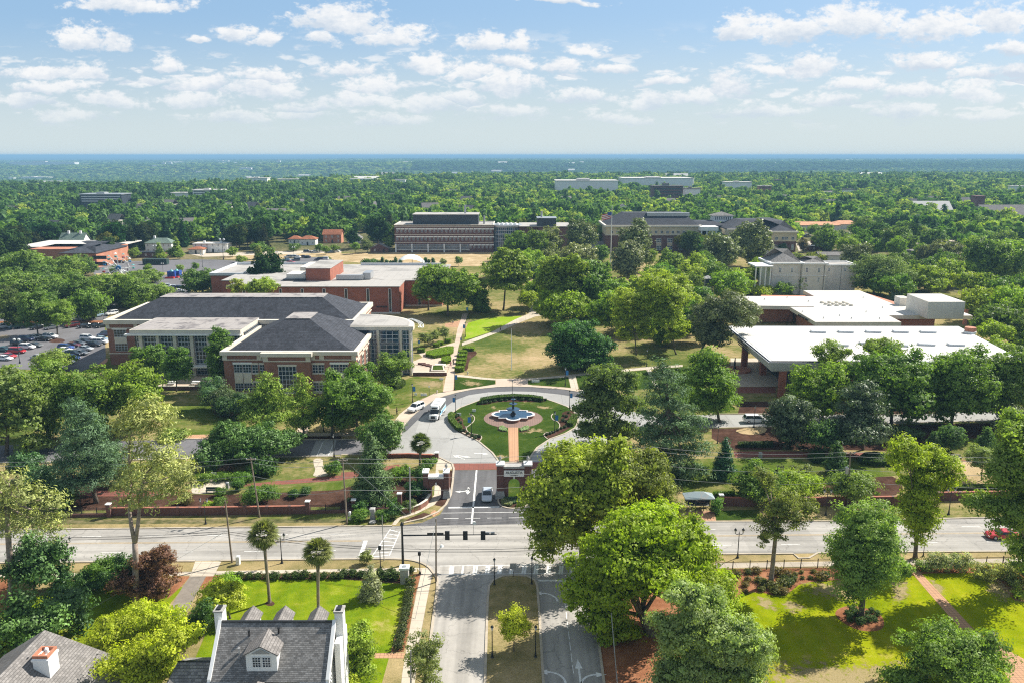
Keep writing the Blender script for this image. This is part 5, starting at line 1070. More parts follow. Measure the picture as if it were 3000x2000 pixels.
 for(bx,by,x0,y0,x1,y1,c_,lb)in[(1700,1080,1545,890,1830,1070,(0.13,0.20,0.025),'light green tree behind the stage house'),(1830,1050,1740,840,1930,1040,(0.12,0.19,0.022),'green tree right behind the stage house'),(1980,1120,1860,930,2110,1100,(0.19,0.27,0.022),'lime tree beyond the stage house'),(2025,1275,1910,1040,2140,1270,(0.16,0.235,0.022),'round lime tree at the service road'),(2240,1255,2150,1020,2352,1250,(0.15,0.22,0.022),'lime tree right of the service road'),(2400,1300,2280,1120,2500,1290,(0.10,0.16,0.022),'green tree at the right edge by the service road'),(1480,830,1350,620,1620,820,(0.05,0.085,0.025),'big dark oak left of the pale gatehouse'),(1800,900,1660,720,1950,890,(0.065,0.075,0.038),'dark magnolia before the pale gatehouse'),(2080,1020,1950,690,2160,990,(0.055,0.10,0.02),'large dark tree right of the pale gatehouse'),(2250,1030,2100,730,2352,1010,(0.075,0.13,0.022),'large green tree at the right behind the lime trees'),(1230,730,1150,550,1330,720,(0.06,0.10,0.022),'dark tree left of the orange roof end'),(1420,640,1350,520,1620,640,(0.09,0.13,0.025),'broad green tree in the right woods edge'),(1650,750,1615,620,1720,740,(0.15,0.21,0.03),'pale green tree by the far white road'),(1930,750,1870,630,1990,745,(0.08,0.14,0.022),'round green tree beyond the far white road'),(905,690,865,605,950,690,(0.08,0.14,0.025),'small tree in front of the orange roofed building, left'),(1000,690,955,600,1035,690,(0.06,0.11,0.022),'small tree in front of the orange roofed building, right'),(1040,760,985,640,1095,750,(0.09,0.13,0.03),'thin tree at the far car park'),(830,800,805,700,860,795,(0.06,0.05,0.04),'dark purple tree beside the hall end'),(915,765,885,695,950,762,(0.06,0.04,0.04),'dark purple tree in the far car park'),(1140,790,1070,650,1215,780,(0.045,0.08,0.045),'blue green cedar before the far car park'),(685,840,650,745,725,840,(0.03,0.06,0.025),'dark holly against the brick wing'),(780,850,725,805,840,850,(0.10,0.13,0.03),'olive low trees by the villa roof'),(930,865,860,800,1010,865,(0.13,0.16,0.03),'olive green trees behind the villa roof'),(2060,700,1975,540,2130,690,(0.08,0.14,0.022),'green tree left of the grey church roof'),(2260,640,2200,530,2352,640,(0.09,0.15,0.03),'light tree before the grey church roof'),(1700,640,1610,500,1740,630,(0.07,0.13,0.022),'green tree beside the white roofed church'),(1570,940,1480,850,1660,935,(0.13,0.15,0.03),'olive tree behind the feathery cedar'),(1620,1060,1540,960,1720,1050,(0.10,0.17,0.022),'green tree left of the lime trees'),(2200,1500,2050,1280,2250,1400,(0.13,0.21,0.02),'green tree above the right end of the big white roof'),(2350,1500,2260,1330,2450,1480,(0.10,0.17,0.02),'tree at the far right end of the big white roof'),(2200,800,2130,640,2290,790,(0.09,0.15,0.022),'tree before the church at the right edge'),(2330,740,2270,590,2420,730,(0.11,0.18,0.03),'light green tree at the far right edge')]:
  t('C',bx,by,(x0,y0,x1,y1),col=c_,label=lb,name='broadleaf_tree',cap=6500,n=10,leaf=0.4)
 t('F',260,790,None,col=(0.075,0.14,0.022),label='tall green elm left of the paved court',name='elm_tree',n=14,cap=16000,lobes=[(180,380,110,90),(90,500,110,110),(250,520,120,120),(180,640,190,110)])
 t('F',70,420,None,col=(0.065,0.08,0.042),label='very large grey green magnolia left of the white roofs',name='magnolia_tree',mat='leaf_gloss',n=14,r0=0.4,cap=16000,lobes=[(330,20,180,110),(190,60,130,120),(400,90,120,50),(200,190,120,110)])
 t('F',965,790,(755,385,1180,780),col=(0.085,0.15,0.022),label='green elm under the roof corner, first of the row right of the court',name='elm_tree',n=14,cap=15000)
 t('F',1020,640,None,col=(0.095,0.15,0.028),label='spiky topped tree rising before the white roof',name='shade_tree',cap=7000,gap=0.15,lobes=[(940,300,40,60),(1040,320,90,80),(1020,400,110,60)])
 t('F',1440,800,(1170,285,1705,780),col=(0.06,0.115,0.022),label='broad dark elm, second of the row before the big white roof',name='elm_tree',n=16,cap=18000)
 t('F',1380,700,None,col=(0.085,0.13,0.025),label='tall sparse top behind the broad dark elm',name='shade_tree',cap=6000,gap=0.15,lobes=[(1340,280,110,60),(1420,290,100,60)])
 t('F',1850,800,(1640,290,2150,790),col=(0.065,0.12,0.022),label='broad elm, third of the row before the big white roof',name='elm_tree',n=16,cap=18000,r0=0.35)
 t('F',2260,800,(2080,300,2420,790),col=(0.07,0.12,0.024),label='broad elm at the right edge before the big white roof',name='elm_tree',n=15,cap=15000)
 t('F',2200,420,(2030,225,2360,400),col=(0.11,0.18,0.022),label='bright top tree at the right end of the white roof',name='shade_tree',cap=8000)
 t('F',740,960,(595,605,885,960),col=(0.040,0.058,0.036),label='dark rounded magnolia right of the white minivan',name='magnolia_tree',mat='leaf_gloss',n=13,cap=13000)
 t('F',1245,980,None,col=(0.034,0.052,0.032),label='tall dark magnolia with pale blooms in the bed',name='magnolia_tree',mat='leaf_gloss',n=14,cap=16000,lobes=[(1250,600,110,80),(1240,720,160,110),(1230,860,190,110)])
 t('F',960,990,(830,770,1085,985),col=(0.05,0.10,0.04),label='green rounded bush between the two dark magnolias',cat='shrub',name='shrub',cap=8000,trunk=False)
 t('F',1850,985,(1768,800,1935,985),'round',(0.045,0.09,0.035),'clipped egg shaped holly on the right lawn, larger of two',name='holly_tree',clump=0.5,leaf=0.2,cap=6000)
 t('F',1728,995,(1672,850,1785,992),'cone',(0.04,0.08,0.03),'clipped pointed holly beside the larger one',name='holly_tree',clump=0.5,leaf=0.2,cap=5000)
 t('F',2090,975,(2025,820,2170,970),'cone',(0.045,0.09,0.03),'clipped pointed holly near the right edge',name='holly_tree',clump=0.5,leaf=0.2,cap=5000)
 t('F',1540,905,(1440,835,1640,910),col=(0.06,0.10,0.045),label='low grey green shrub behind the clipped hollies',cat='shrub',name='shrub',cap=4000,trunk=False)
 t('F',288,1175,(203,895,372,1175),'cone',(0.018,0.052,0.030),'dark dense conical holly above the bus shelter','tree','holly_tree',mat='leaf_gloss',n=10,clump=0.6,leaf=0.24,cap=9000)
 t('F',1062,1140,(980,920,1148,1140),'cone',(0.035,0.07,0.028),'dark conical holly left of the wooden pole','tree','holly_tree',n=10,clump=0.6,leaf=0.24,cap=8000)
 t('F',2280,900,(2190,690,2400,890),col=(0.045,0.06,0.04),label='dark grey magnolia at the right edge of the bed',name='magnolia_tree',mat='leaf_gloss',cap=8000)
 t('F',2060,1190,(1940,950,2180,1110),col=(0.10,0.14,0.05),label='multi stemmed crape myrtle in the gravel garden',name='small_tree',gap=0.3,leaf=0.22,clump=0.6,cap=5000,r0=0.1)
 t('F',640,1330,(350,1100,660,1390),col=(0.055,0.10,0.022),label='dark leafy tree right of the bus shelter',name='broadleaf_tree',cap=9000)
 t('F',780,1300,(650,1140,940,1290),col=(0.12,0.19,0.022),label='green tree behind the wall beside the scraggly cedar',name='small_tree',cap=7000)
 t('F',1150,1360,(1020,1140,1330,1320),col=(0.08,0.125,0.03),label='loose green tree around the wooden pole foot',name='small_tree',gap=0.15,cap=7000)
 t('F',700,1180,None,col=(0.10,0.12,0.07),label='leafless grey twiggy tree behind the wall',name='bare_tree',gap=0.8,cap=300,kind='plain',bark='bark_pine',r0=0.08,limbs=12,lobes=[(680,1100,50,30),(760,1100,40,30),(830,1120,50,30),(640,1130,30,20),(860,1100,40,20)])
 t('E',1845,960,None,col=(0.070,0.105,0.035),label='tall open oak at the right side of the circle',name='oak_tree',r0=0.4,gap=0.12,cap=17000,bark='bark',lobes=[(1820,470,130,80),(1740,560,90,80),(1950,520,110,100),(1700,700,100,80),(1820,650,130,90),(1980,680,90,80),(1850,800,180,80),(1720,840,110,50),(1960,860,100,60)])
 t('E',2210,1180,None,col=(0.052,0.092,0.052),label='great layered blue green cedar right of the open oak',name='cedar_tree',mat='needle',kind='plain',r0=0.5,clump=1.0,cap=22000,limbs=14,up=0.6,h0=14,lobes=[(2210,400,60,40),(2240,470,120,40),(2170,540,90,40),(2290,560,110,40),(2210,640,130,40),(2330,680,110,40),(2130,720,80,35),(2260,760,160,40),(2120,830,90,40),(2330,860,150,45),(2180,900,150,40),(2080,940,70,35),(2280,990,170,45),(2420,780,110,45),(2450,960,110,50),(2180,1060,140,40),(2340,1100,160,45),(2450,1120,110,50),(2270,1170,110,40)])
 t('E',2420,620,(2300,420,2480,600),col=(0.06,0.11,0.03),label='green tree behind the layered cedar',name='broadleaf_tree',cap=5000)
 t('D',262,195,(140,-120,330,170),col=(0.060,0.11,0.022),label='upright tree at the car park, left of a pair',name='shade_tree',r0=0.25,n=13,cap=10000)
 t('D',395,188,(300,-50,490,150),col=(0.085,0.15,0.022),label='upright tree at the car park, right of a pair',name='shade_tree',r0=0.25,n=12,cap=9000)
 row=[(80,1130,-60,900,160,1110,0),(330,1150,200,960,500,1130,1),(560,1180,450,950,700,1160,0),(760,1185,620,940,920,1170,2),(900,1190,800,960,1040,1170,1),(1060,1140,1000,1020,1190,1130,2),(180,1010,60,780,350,990,1),(420,1010,330,830,560,1000,2),(560,960,470,820,650,950,0),(60,1010,-120,820,120,1000,0),(1010,1010,880,920,1110,1010,2),(-60,1200,-200,1000,40,1180,1),(250,1130,100,1000,270,1110,2),(-40,1100,-200,940,60,1080,2)]
 row+=[(150,1150,-20,940,300,1130,1),(440,1165,340,990,560,1140,0),(670,1155,560,970,790,1140,2),(850,1170,740,985,960,1150,0),(990,1160,900,985,1090,1140,1),(130,950,-20,800,250,930,0),(480,960,380,830,600,945,2),(300,1030,180,880,420,1010,0)]
 cc=[(0.055,0.10,0.022),(0.07,0.12,0.024),(0.085,0.14,0.028)]
 where=['behind the car park at the left edge','behind the upright pair','behind the left car park middle','left of the hall roof','above the left roof corner','touching the roof end','before the salmon brick building left part','before the salmon brick building middle','before the salmon brick building corner','at the left edge before the salmon building','at the wheel foot','at the far left by the car park','between the two left groups','at the left edge second row','in the front filling the left','in the front left of centre','in the front at the centre','in the front right of centre','in the front near the roof','at the back by the left edge','at the back before the salmon roof','in the middle of the left canopy']
 for k,(bx,by,x0,y0,x1,y1,c_)in enumerate(row):
  t('A',bx,by,(x0,y0,x1,y1),col=cc[c_],label='round green parking lot tree '+where[k],name='shade_tree',cap=9000,n=12,leaf=0.38,r0=0.2)
 t('A',1390,1085,(1250,915,1545,1080),col=(0.045,0.085,0.022),label='large dark tree left of the library',name='broadleaf_tree',n=13,cap=10000)
 t('A',1640,1275,(1590,990,1690,1090),col=(0.16,0.20,0.04),label='thin yellowish tree before the library, left',name='small_tree',gap=0.3,cap=3000)
 t('A',1780,1275,(1700,980,1910,1090),col=(0.13,0.20,0.03),label='light green tree before the library, right',name='small_tree',cap=5000)
 for(bx,by,x0,y0,x1,y1,c_,lb,kd)in[(790,800,735,620,870,805,(0.055,0.10,0.022),'tall pyramidal tree behind the ferris wheel','cone'),(1100,835,1060,735,1130,830,(0.09,0.15,0.02),'pyramidal tree left of the green roofed house front','cone'),(1210,830,1170,690,1255,825,(0.09,0.15,0.02),'pyramidal bright tree right of the green roofed house','cone'),(920,840,885,770,955,840,(0.08,0.13,0.02),'round tree right of the ferris wheel','round'),(1120,845,1085,805,1150,845,(0.11,0.17,0.02),'low yellow green bush at the far lot edge','round'),(1182,830,1155,775,1210,828,(0.07,0.12,0.02),'round tree at the far lot','round'),(1240,845,1215,800,1260,835,(0.07,0.12,0.02),'small round tree at the far lot','round'),(1780,845,1745,755,1820,840,(0.09,0.11,0.03),'bronze pyramidal tree at the lot edge','cone'),(1600,830,1565,765,1632,820,(0.09,0.15,0.022),'round bright tree right of the tall pole','round'),(1790,800,1730,730,1835,795,(0.06,0.12,0.02),'round green tree behind the bronze tree','round'),(1243,930,1222,890,1262,925,(0.07,0.12,0.02),'tiny tree on the lot island','round'),(1350,915,1335,875,1365,912,(0.06,0.11,0.02),'tiny slim tree on the lot island','round'),(1018,925,998,885,1040,922,(0.07,0.12,0.02),'tiny round tree on the lot','round'),(780,940,760,895,805,938,(0.06,0.11,0.02),'tiny tree under the ferris wheel','round'),(1665,870,1625,825,1700,868,(0.12,0.17,0.03),'low bright tree by the roof edge','round'),(1860,820,1840,770,1885,815,(0.07,0.13,0.02),'round tree at the lot road','round'),(2025,790,1985,740,2070,785,(0.05,0.09,0.02),'dark tree at the double lamp','round'),(2200,800,2175,745,2225,790,(0.05,0.10,0.02),'small tree beside the parked row, left','round'),(2245,815,2225,760,2265,800,(0.07,0.13,0.02),'small tree beside the parked row, middle','round'),(2305,800,2280,750,2330,790,(0.07,0.12,0.02),'small tree beside the parked row, right','round')]:
  t('A',bx,by,(x0,y0,x1,y1),kd,c_,lb,name='small_tree' if kd=='round' else 'conifer',cap=2500,n=7,leaf=0.38,clump=1.0)
 for(bx,by,x0,y0,x1,y1,c_,lb,kd)in[(95,810,65,735,125,790,(0.07,0.13,0.02),'small round tree left of the little brick house','round'),(180,800,130,710,220,790,(0.06,0.08,0.03),'bronze tree beside the little brick house','round'),(325,790,290,690,360,790,(0.09,0.15,0.02),'light green tree between house and brick hall','round'),(810,895,790,830,830,880,(0.07,0.12,0.03),'young tree on the dry field, right','round'),(700,895,685,848,718,885,(0.10,0.12,0.06),'young grey tree on the dry field, left','round')]:
  t('B',bx,by,(x0,y0,x1,y1),kd,c_,lb,name='small_tree',cap=2200,n=7,leaf=0.36,clump=0.9)
 for k,x in enumerate((282,312,340,355,374,408,582,602,632)):
  hgt=(60,40,35,35,60,40,60,45,55)[k]
  t('B',x,893,(x-12,893-hgt,x+12,893),'cone',G_HOLLY,'tapered dark cypress beside the white shell canopy','tree','cypress_tree',cap=900,n=5,leaf=0.35,clump=0.8,trunk=False,group='tapered cypresses around the shell canopy')
 t('B',200,895,(140,845,262,890),col=(0.035,0.07,0.022),label='dark low tree group left of the shell canopy',cat='shrub',name='shrub',cap=2500,trunk=False)
def belts():
 src=[o for o in SC.objects if o.parent is None and o.get('category')=='tree' and('ound green parking lot tree' in o['label']or 'row before the big white' in o['label'])]
 rs=random.Random(12)
 def put(pts,lb,grp,hts,cols):
  for(x,y)in pts:
   s_=rs.choice(src);b=un(x,y);c=copy_tree(s_);top=max([q for q in c.children if q.name.startswith('crown')][0].bound_box[6][2],6.0)
   k=rs.uniform(*hts)/top;c.location=(b[0],b[1],0);c.rotation_euler=(0,0,rs.uniform(0,6.28));c.scale=(k*rs.uniform(.75,1.0),k*rs.uniform(.75,1.0),k);c['label']=lb;c['group']=grp;col=rs.choice(cols)
   for ch in c.children:
    if ch.name.startswith('crown'):ch.color=tuple(q*rs.uniform(.9,1.1)for q in col)+(1,)
 A_=[(.22,.34,.04),(.16,.27,.035),(.28,.40,.035),(.13,.21,.04)]
 put([(1545,800),(1600,842),(1660,826),(1735,852),(1585,898),(1690,908),(1755,935),(1840,915),(1895,890),(1955,908),(2015,884),(1875,962),(1985,958),(2055,940),(1650,962),(1815,985),(2095,858),(2135,885),(1925,850),(1700,870),(2060,820),(1480,812),(1950,1015),(2040,1000)],'bright green shade tree in the belt between the quad and the cream hall','shade trees in the belt behind the quad',(11,15.5),A_)
 put([(2535,806),(2590,826),(2640,800),(2700,826),(2760,812),(2830,836),(2885,812),(2945,842),(2990,822),(2890,885),(2950,905),(2625,764),(2700,766),(2775,768),(2850,770),(2920,778),(2985,770),(2570,748),(2480,752),(2420,738),(2870,950),(2960,960),(2560,862),(2600,880),(2920,1010),(2985,1030),(2350,838),(2295,842),(2240,838),(2640,728),(2740,735),(2840,738),(2940,742)],'green shade tree in the belt around the villa and the right edge','shade trees in the right hand belt',(10,15),A_)
 put([(60,962),(150,948),(240,940),(330,905),(420,900),(20,905),(110,880),(200,868),(260,905),(380,872)],'green parking lot tree in the left canopy','trees filling the left canopy',(9.5,12.5),[(.12,.20,.04),(.15,.25,.04),(.10,.17,.035)])
def frond(mb_pts,L,a,el,wid,rs,n=7,sag=0.5):
 d=np.array([math.cos(a)*math.cos(el),math.sin(a)*math.cos(el),math.sin(el)])
 return d
def palm(r,bx,by,crown,label,name='palm_tree',col=(0.20,0.22,0.07)):
 b=P(r,bx,by);x,y,rad=crown;c=atY(r,x,y,b[1]);R_=rad/ppm(b[1],c[2])
 root=T(name,label,'palm',b)
 mb=MB();n=9
 pts=[(b[0]+(c[0]-b[0])*(k/n)**1.3,b[1],-0.1+(c[2]-0.1)*k/n)for k in range(n+1)]
 mb.tube(pts,[0.26]+[0.19+0.02*(k%2)for k in range(1,n)]+[0.25],9);mb.build('trunk','wood',root,smooth=False)
 rs=np.random.default_rng(int(bx));V=[];Fc=[];val=[]
 def blades(dirv,tip,L2,up,dead=0):
  side=np.cross(dirv,up);side/=np.linalg.norm(side)+1e-9
  for j in range(15):
   t=(j-7)/7*1.25;dd=dirv*math.cos(t)+side*math.sin(t);dd[2]-=0.06*abs(t)
   l=L2*(0.75+.25*math.cos(t));m1=tip+dd*l*0.6;e=tip+dd*l+np.array([0,0,-l*(0.10+.16*rs.random())])
   w_=np.cross(dd,up);w_=w_/(np.linalg.norm(w_)+1e-9)*0.075
   o=len(V);V.extend([tip-w_*.4,tip+w_*.4,m1+w_,m1-w_,e]);Fc.extend([(o,o+1,o+2,o+3),(o+3,o+2,o+4)]);v=0.1 if dead else rs.random();val.extend([v]*5)
 cc=np.array(c)
 nf=46
 for k in range(nf):
  el=math.radians(88-120*(k/nf));a=k*2.399
  d=np.array([math.cos(a)*math.cos(el),math.sin(a)*math.cos(el),math.sin(el)]);L1=R_*0.42
  tip=cc+d*L1;up=np.array([0,0,1.0])+d*0.01+rs.normal(size=3)*0.25
  blades(d,tip,R_*0.68,up)
 me=bpy.data.meshes.new('crown');me.from_pydata([tuple(v-np.array(b))for v in V],[],Fc)
 at=me.attributes.new('leaf','FLOAT','POINT');at.data.foreach_set('value',np.array(val,np.float32));me.materials.append(M['leaf'])
 o=link_mesh('fronds',me,root);o.color=col+(1,)
 V2=V;V=[];Fc=[];val=[]
 for k in range(16):
  el=math.radians(-50-30*rs.random());a=k*2.399
  d=np.array([math.cos(a)*math.cos(el),math.sin(a)*math.cos(el),math.sin(el)]);blades(d,cc+d*R_*.3,R_*0.55,np.array([0,0,1.0])+rs.normal(size=3)*.3,1)
 me=bpy.data.meshes.new('skirt');me.from_pydata([tuple(v-np.array(b))for v in V],[],Fc)
 at=me.attributes.new('leaf','FLOAT','POINT');at.data.foreach_set('value',np.array(val,np.float32));me.materials.append(M['leaf'])
 o=link_mesh('dead_fronds',me,root);o.color=(0.2,0.15,0.07,1)
 return root
def ball_shrub_proto(label,group,col,seed=5,rr=1.0):
 rt=T('boxwood_shrub',label,'shrub',(0,0,0),group)
 me=crown_mesh([(0,0,rr*0.8,rr,rr,rr*0.85)],0.16,0.34,1.0,'leaf',seed,cap=1500,inner=0.3,name='foliage')
 o=link_mesh('foliage',me,rt);o.color=col+(1,)
 tb=MB().tube([(0,0,-.05),(0,0,rr*.6)],[0.08,0.05],5);tb.build('stem','bark',rt,loc=(0,0,0))
 return rt
def rows():
 g1='clipped boxwoods along the front sidewalk hedge row';l1='clipped ball boxwood in the hedge row along the sidewalk'
 pr=ball_shrub_proto(l1,g1,(0.075,0.12,0.03));first=True;rs=random.Random(3)
 spots=[('J',x,845,28)for x in(1592,1720,1778,1845,1972,2230,2295,2345)]+[('J',1650,850,34),('J',1898,850,34),('J',2035,845,34),('J',2100,842,34),('J',2170,845,30)]+[('K',15,830,32),('K',78,830,32),('K',140,835,30),('K',300,850,40),('K',370,850,40),('K',265,820,30),('K',345,815,30),('K',480,805,26)]
 for(r,x,y,rad)in spots:
  o=pr if first else copy_tree(pr);first=False
  b=P(r,x,y);s=rad/ppm(b[1]);o.location=b;o.scale=(s,s,s*rs.uniform(.9,1.1));o.rotation_euler=(0,0,rs.uniform(0,6))
 g2='shrubs in the row along the left side of the avenue walk';l2='small flowering shrub in the row beside the avenue sidewalk'
 p2=ball_shrub_proto(l2,g2,(0.11,0.14,0.06),6);first=True
 for(x,y,rad)in[(490,868,38),(482,918,36),(478,955,34),(472,995,34),(470,1030,34),(460,1062,32),(455,1095,32),(445,1135,32),(435,1180,32),(430,1215,34),(415,1262,36),(405,1310,38)]:
  o=p2 if first else copy_tree(p2);first=False
  b=P('K',x-12,y+18);s=rad/ppm(b[1]);o.location=b;o.scale=(s,s,s);o.rotation_euler=(0,0,rs.uniform(0,6))
 g3='low shrubs scattered over the straw bed by the iron fence';l3='low loose shrub in the pine straw bed inside the iron fence'
 p3=ball_shrub_proto(l3,g3,(0.15,0.16,0.05),7);first=True
 for(x,y,rad)in[(375,830,30),(450,812,26),(510,805,32),(650,820,40),(720,835,36),(450,865,26),(520,868,30),(430,900,26),(560,895,34),(620,918,40),(680,900,40),(720,890,40),(640,950,34),(690,950,36),(760,860,30),(825,848,16),(880,848,18),(900,805,18),(818,808,16),(430,945,22),(540,930,26),(560,870,22),(300,830,24),(700,862,30),(775,825,20),(980,840,36),(945,850,40),(1380,790,26),(1500,795,30)]:
  o=p3 if first else copy_tree(p3);first=False
  b=P('L',x,y);s=rad/ppm(b[1]);o.location=b;o.scale=(s,s,s*.8);o.rotation_euler=(0,0,rs.uniform(0,6))
  c_=rs.choice([(0.16,0.17,0.05),(0.10,0.13,0.04),(0.2,0.16,0.06)])
  for ch in o.children:ch.color=c_+(1,)
 g4='small plants in the beds of the fountain island';l4='small dark plant in the island bed around the fountain'
 p4=ball_shrub_proto(l4,g4,(0.05,0.09,0.04),8);first=True
 for(x,y)in[(650,490),(720,480),(800,470),(880,450),(990,440),(1080,435),(1230,425),(1350,430),(1480,435),(1590,440),(1680,430),(1750,430),(210,720),(260,770),(290,830),(240,700),(300,970),(350,960),(410,1010),(490,1050),(560,1060),(540,1090),(610,1060),(2060,700),(2150,650),(2110,720),(2050,790),(2020,920),(1960,950),(2080,900),(1830,1010),(1770,1030),(1870,990),(2110,800)]:
  o=p4 if first else copy_tree(p4);first=False
  b=un(1300+x/5.8725,1100+y/5.8725);s=rs.uniform(0.28,0.45);o.location=(b[0],b[1],0.07);o.scale=(s,s,s)
def blob(r,pts,h,label,col,name='hedge',cat='hedge',leaf=0.16,z0=0.05,group=None,cl=0.32,px=None,cap=9000):
 poly=pts if px else gp(r,pts)
 cx=sum(p[0]for p in poly)/len(poly);cy=sum(p[1]for p in poly)/len(poly)
 root=T(name,label,cat,(cx,cy,0),group)
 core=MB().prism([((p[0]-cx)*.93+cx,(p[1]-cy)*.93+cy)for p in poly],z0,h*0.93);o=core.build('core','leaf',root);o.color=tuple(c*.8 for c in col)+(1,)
 rs=np.random.default_rng(int(abs(cx*100))%9999);xs=[p[0]for p in poly];ys=[p[1]for p in poly]
 A=(max(xs)-min(xs))*(max(ys)-min(ys));n=int(min(cap,A*6/leaf**2*0.35));pt=[];nn=[]
 for _ in range(n*3):
  if len(pt)>=n:break
  x=rs.uniform(min(xs),max(xs));y=rs.uniform(min(ys),max(ys))
  if inpoly(x,y,poly):pt.append((x-cx,y-cy,h+rs.normal()*0.04));nn.append((rs.normal()*.5,rs.normal()*.5,1))
 m=len(poly)
 for k in range(m):
  a,b=poly[k],poly[(k+1)%m];L=math.hypot(b[0]-a[0],b[1]-a[1]);q=int(L*h/leaf**2*.9)+2
  for _ in range(q):
   f=rs.random();pt.append((a[0]+(b[0]-a[0])*f-cx,a[1]+(b[1]-a[1])*f-cy,z0+(h-z0)*rs.random()));nn.append(((b[1]-a[1])/(L+.01)+rs.normal()*.5,-(b[0]-a[0])/(L+.01)+rs.normal()*.5,rs.normal()*.5))
 me=leaf_mesh('foliage',np.array(pt),np.array(nn),leaf*(0.7+.6*rs.random(len(pt))),rs.random(len(pt)),'leaf',rs=rs)
 o=link_mesh('foliage',me,root);o.color=col+(1,)
 return root
def hedges():
 hb=lambda pts:[un(1300+x/5.8725,1100+y/5.8725)[:2]for x,y in pts]
 blob(None,hb([(615,500),(640,480),(900,435),(1200,412),(1500,420),(1715,455),(1700,415),(1500,385),(1200,372),(900,390),(640,435)]),0.9,'long curved clipped hedge behind the fountain',(0.07,0.13,0.02),px=1)
 blob(None,hb([(75,720),(80,790),(150,880),(240,960),(310,960),(320,920),(250,880),(190,800),(180,700),(120,680)]),0.9,'curved clipped hedge at the left end of the island',(0.11,0.18,0.02),px=1)
 blob(None,hb([(2290,720),(2290,800),(2220,880),(2120,870),(2160,800),(2210,720)]),0.9,'curved clipped hedge at the right end of the island',(0.10,0.16,0.02),px=1)
 hh=lambda pts:[un(840+x/3.92,840+y/3.92)[:2]for x,y in pts]
 for pts,lb in(([(1597,800),(1700,825),(1880,790),(1915,760),(1915,715),(1850,712),(1700,745),(1600,775)],'long bright clipped hedge on the plaza'),([(1772,870),(1830,890),(1885,875),(1888,830),(1850,825),(1780,845)],'short bright clipped hedge on the plaza'),([(2020,735),(2150,740),(2160,720),(2080,712),(2020,718)],'low clipped hedge at the head of the bed by the walk')):
  blob(None,hh(pts),0.9,lb,(0.20,0.31,0.016),px=1)
 lbs=['farthest','second farthest','middle','second nearest','nearest']
 for k,(y,x)in enumerate([(770,2022),(810,2015),(858,2008),(902,1998),(955,1985)]):
  t_=tree;p=un(840+x/3.92,840+(y+15)/3.92)
  blob(None,[(p[0]+1.35*math.cos(a),p[1]+1.3*math.sin(a))for a in np.linspace(0,2*math.pi,10)[:-1]],1.3,'%s of five clipped green blocks beside the quad walk'%lbs[k],(0.17,0.27,0.016),px=1)
 for x,y,lb in((1720,690,'left'),(1762,668,'middle'),(1850,640,'right')):
  p=un(840+x/3.92,840+y/3.92);blob(None,[(p[0]+1.1*math.cos(a),p[1]+1.0*math.sin(a))for a in np.linspace(0,2*math.pi,10)[:-1]],1.1,'%s round bush under the crape myrtles'%lb,(0.17,0.27,0.016),px=1)
 p=un(840+1545/3.92,840+752/3.92);blob(None,[(p[0]+1.2*math.cos(a),p[1]+1.0*math.sin(a))for a in np.linspace(0,2*math.pi,10)[:-1]],1.2,'round bush left of the plaza path',(0.13,0.22,0.016),px=1)
 blob('E',[(330,555),(345,530),(430,515),(445,530),(420,555),(370,570)],0.9,'low rounded hedge before the curved glass entrance',(0.08,0.13,0.02))
 blob('F',[(860,1040),(900,1015),(975,1020),(975,1080),(900,1075)],1.0,'clipped hedge left of the dark conical holly',(0.05,0.11,0.02))
 blob('F',[(1205,1065),(1250,1030),(1330,1025),(1460,1050),(1470,1090),(1350,1098),(1240,1085)],1.0,'curved clipped hedge right of the wooden pole',(0.06,0.12,0.02))
 blob('F',[(1750,1280),(2290,1262),(2290,1245),(1750,1262)],1.0,'long straight hedge behind the right brick wall',(0.09,0.15,0.02))
 blob('F',[(210,1320),(355,1318),(355,1302),(210,1302)],1.0,'bright clipped hedge right of the bus shelter',(0.11,0.2,0.015))
 blob('F',[(380,965),(620,965),(620,940),(380,945)],0.7,'low loose hedge along the bed edge',(0.06,0.10,0.02))
 tree('F',235,1415,(205,1320,262,1412),col=(0.06,0.13,0.03),label='round bush beside the bus shelter post',cat='shrub',name='shrub',cap=2500,trunk=False,leaf=0.2,clump=0.5,n=7)
 for x0,y0,x1,y1,c_,lb in[(1690,665,1990,790,(0.19,0.23,0.12),'long pale flowering hedge at the garden gate'),(1610,720,1690,790,(0.09,0.14,0.04),'dark shrub left of the pale flowering hedge'),(2010,735,2290,850,(0.28,0.27,0.09),'yellowish spreading shrubs beside the iron fence'),(2240,820,2352,900,(0.12,0.13,0.04),'olive shrub at the right garden edge'),(2290,915,2352,980,(0.13,0.2,0.02),'bright shrub at the right garden edge'),(1490,730,1570,790,(0.08,0.14,0.03),'dark low shrub left of the garden gate'),(2240,720,2400,830,(0.05,0.09,0.02),'dark shrub right of the iron fence')]:
  w_=(x1-x0);k=max(1,int(w_/70));L_=[(x0+(j+.5)*w_/k,(y0+y1)/2+(j%2)*6,w_/k*.62,(y1-y0)*.48)for j in range(k)]
  tree('L',(x0+x1)/2,y1,None,kind='plain',col=c_,label=lb,cat='shrub',name='shrub',lobes=L_,leaf=0.2,clump=0.5,cap=8000,trunk=False)
 g5='small leafy plants in the mulch ring of the oval shade tree';p5=ball_shrub_proto('small leafy plant in the mulch ring under the oval shade tree',g5,(0.09,0.15,0.05),9);p5 .name='small_plant'
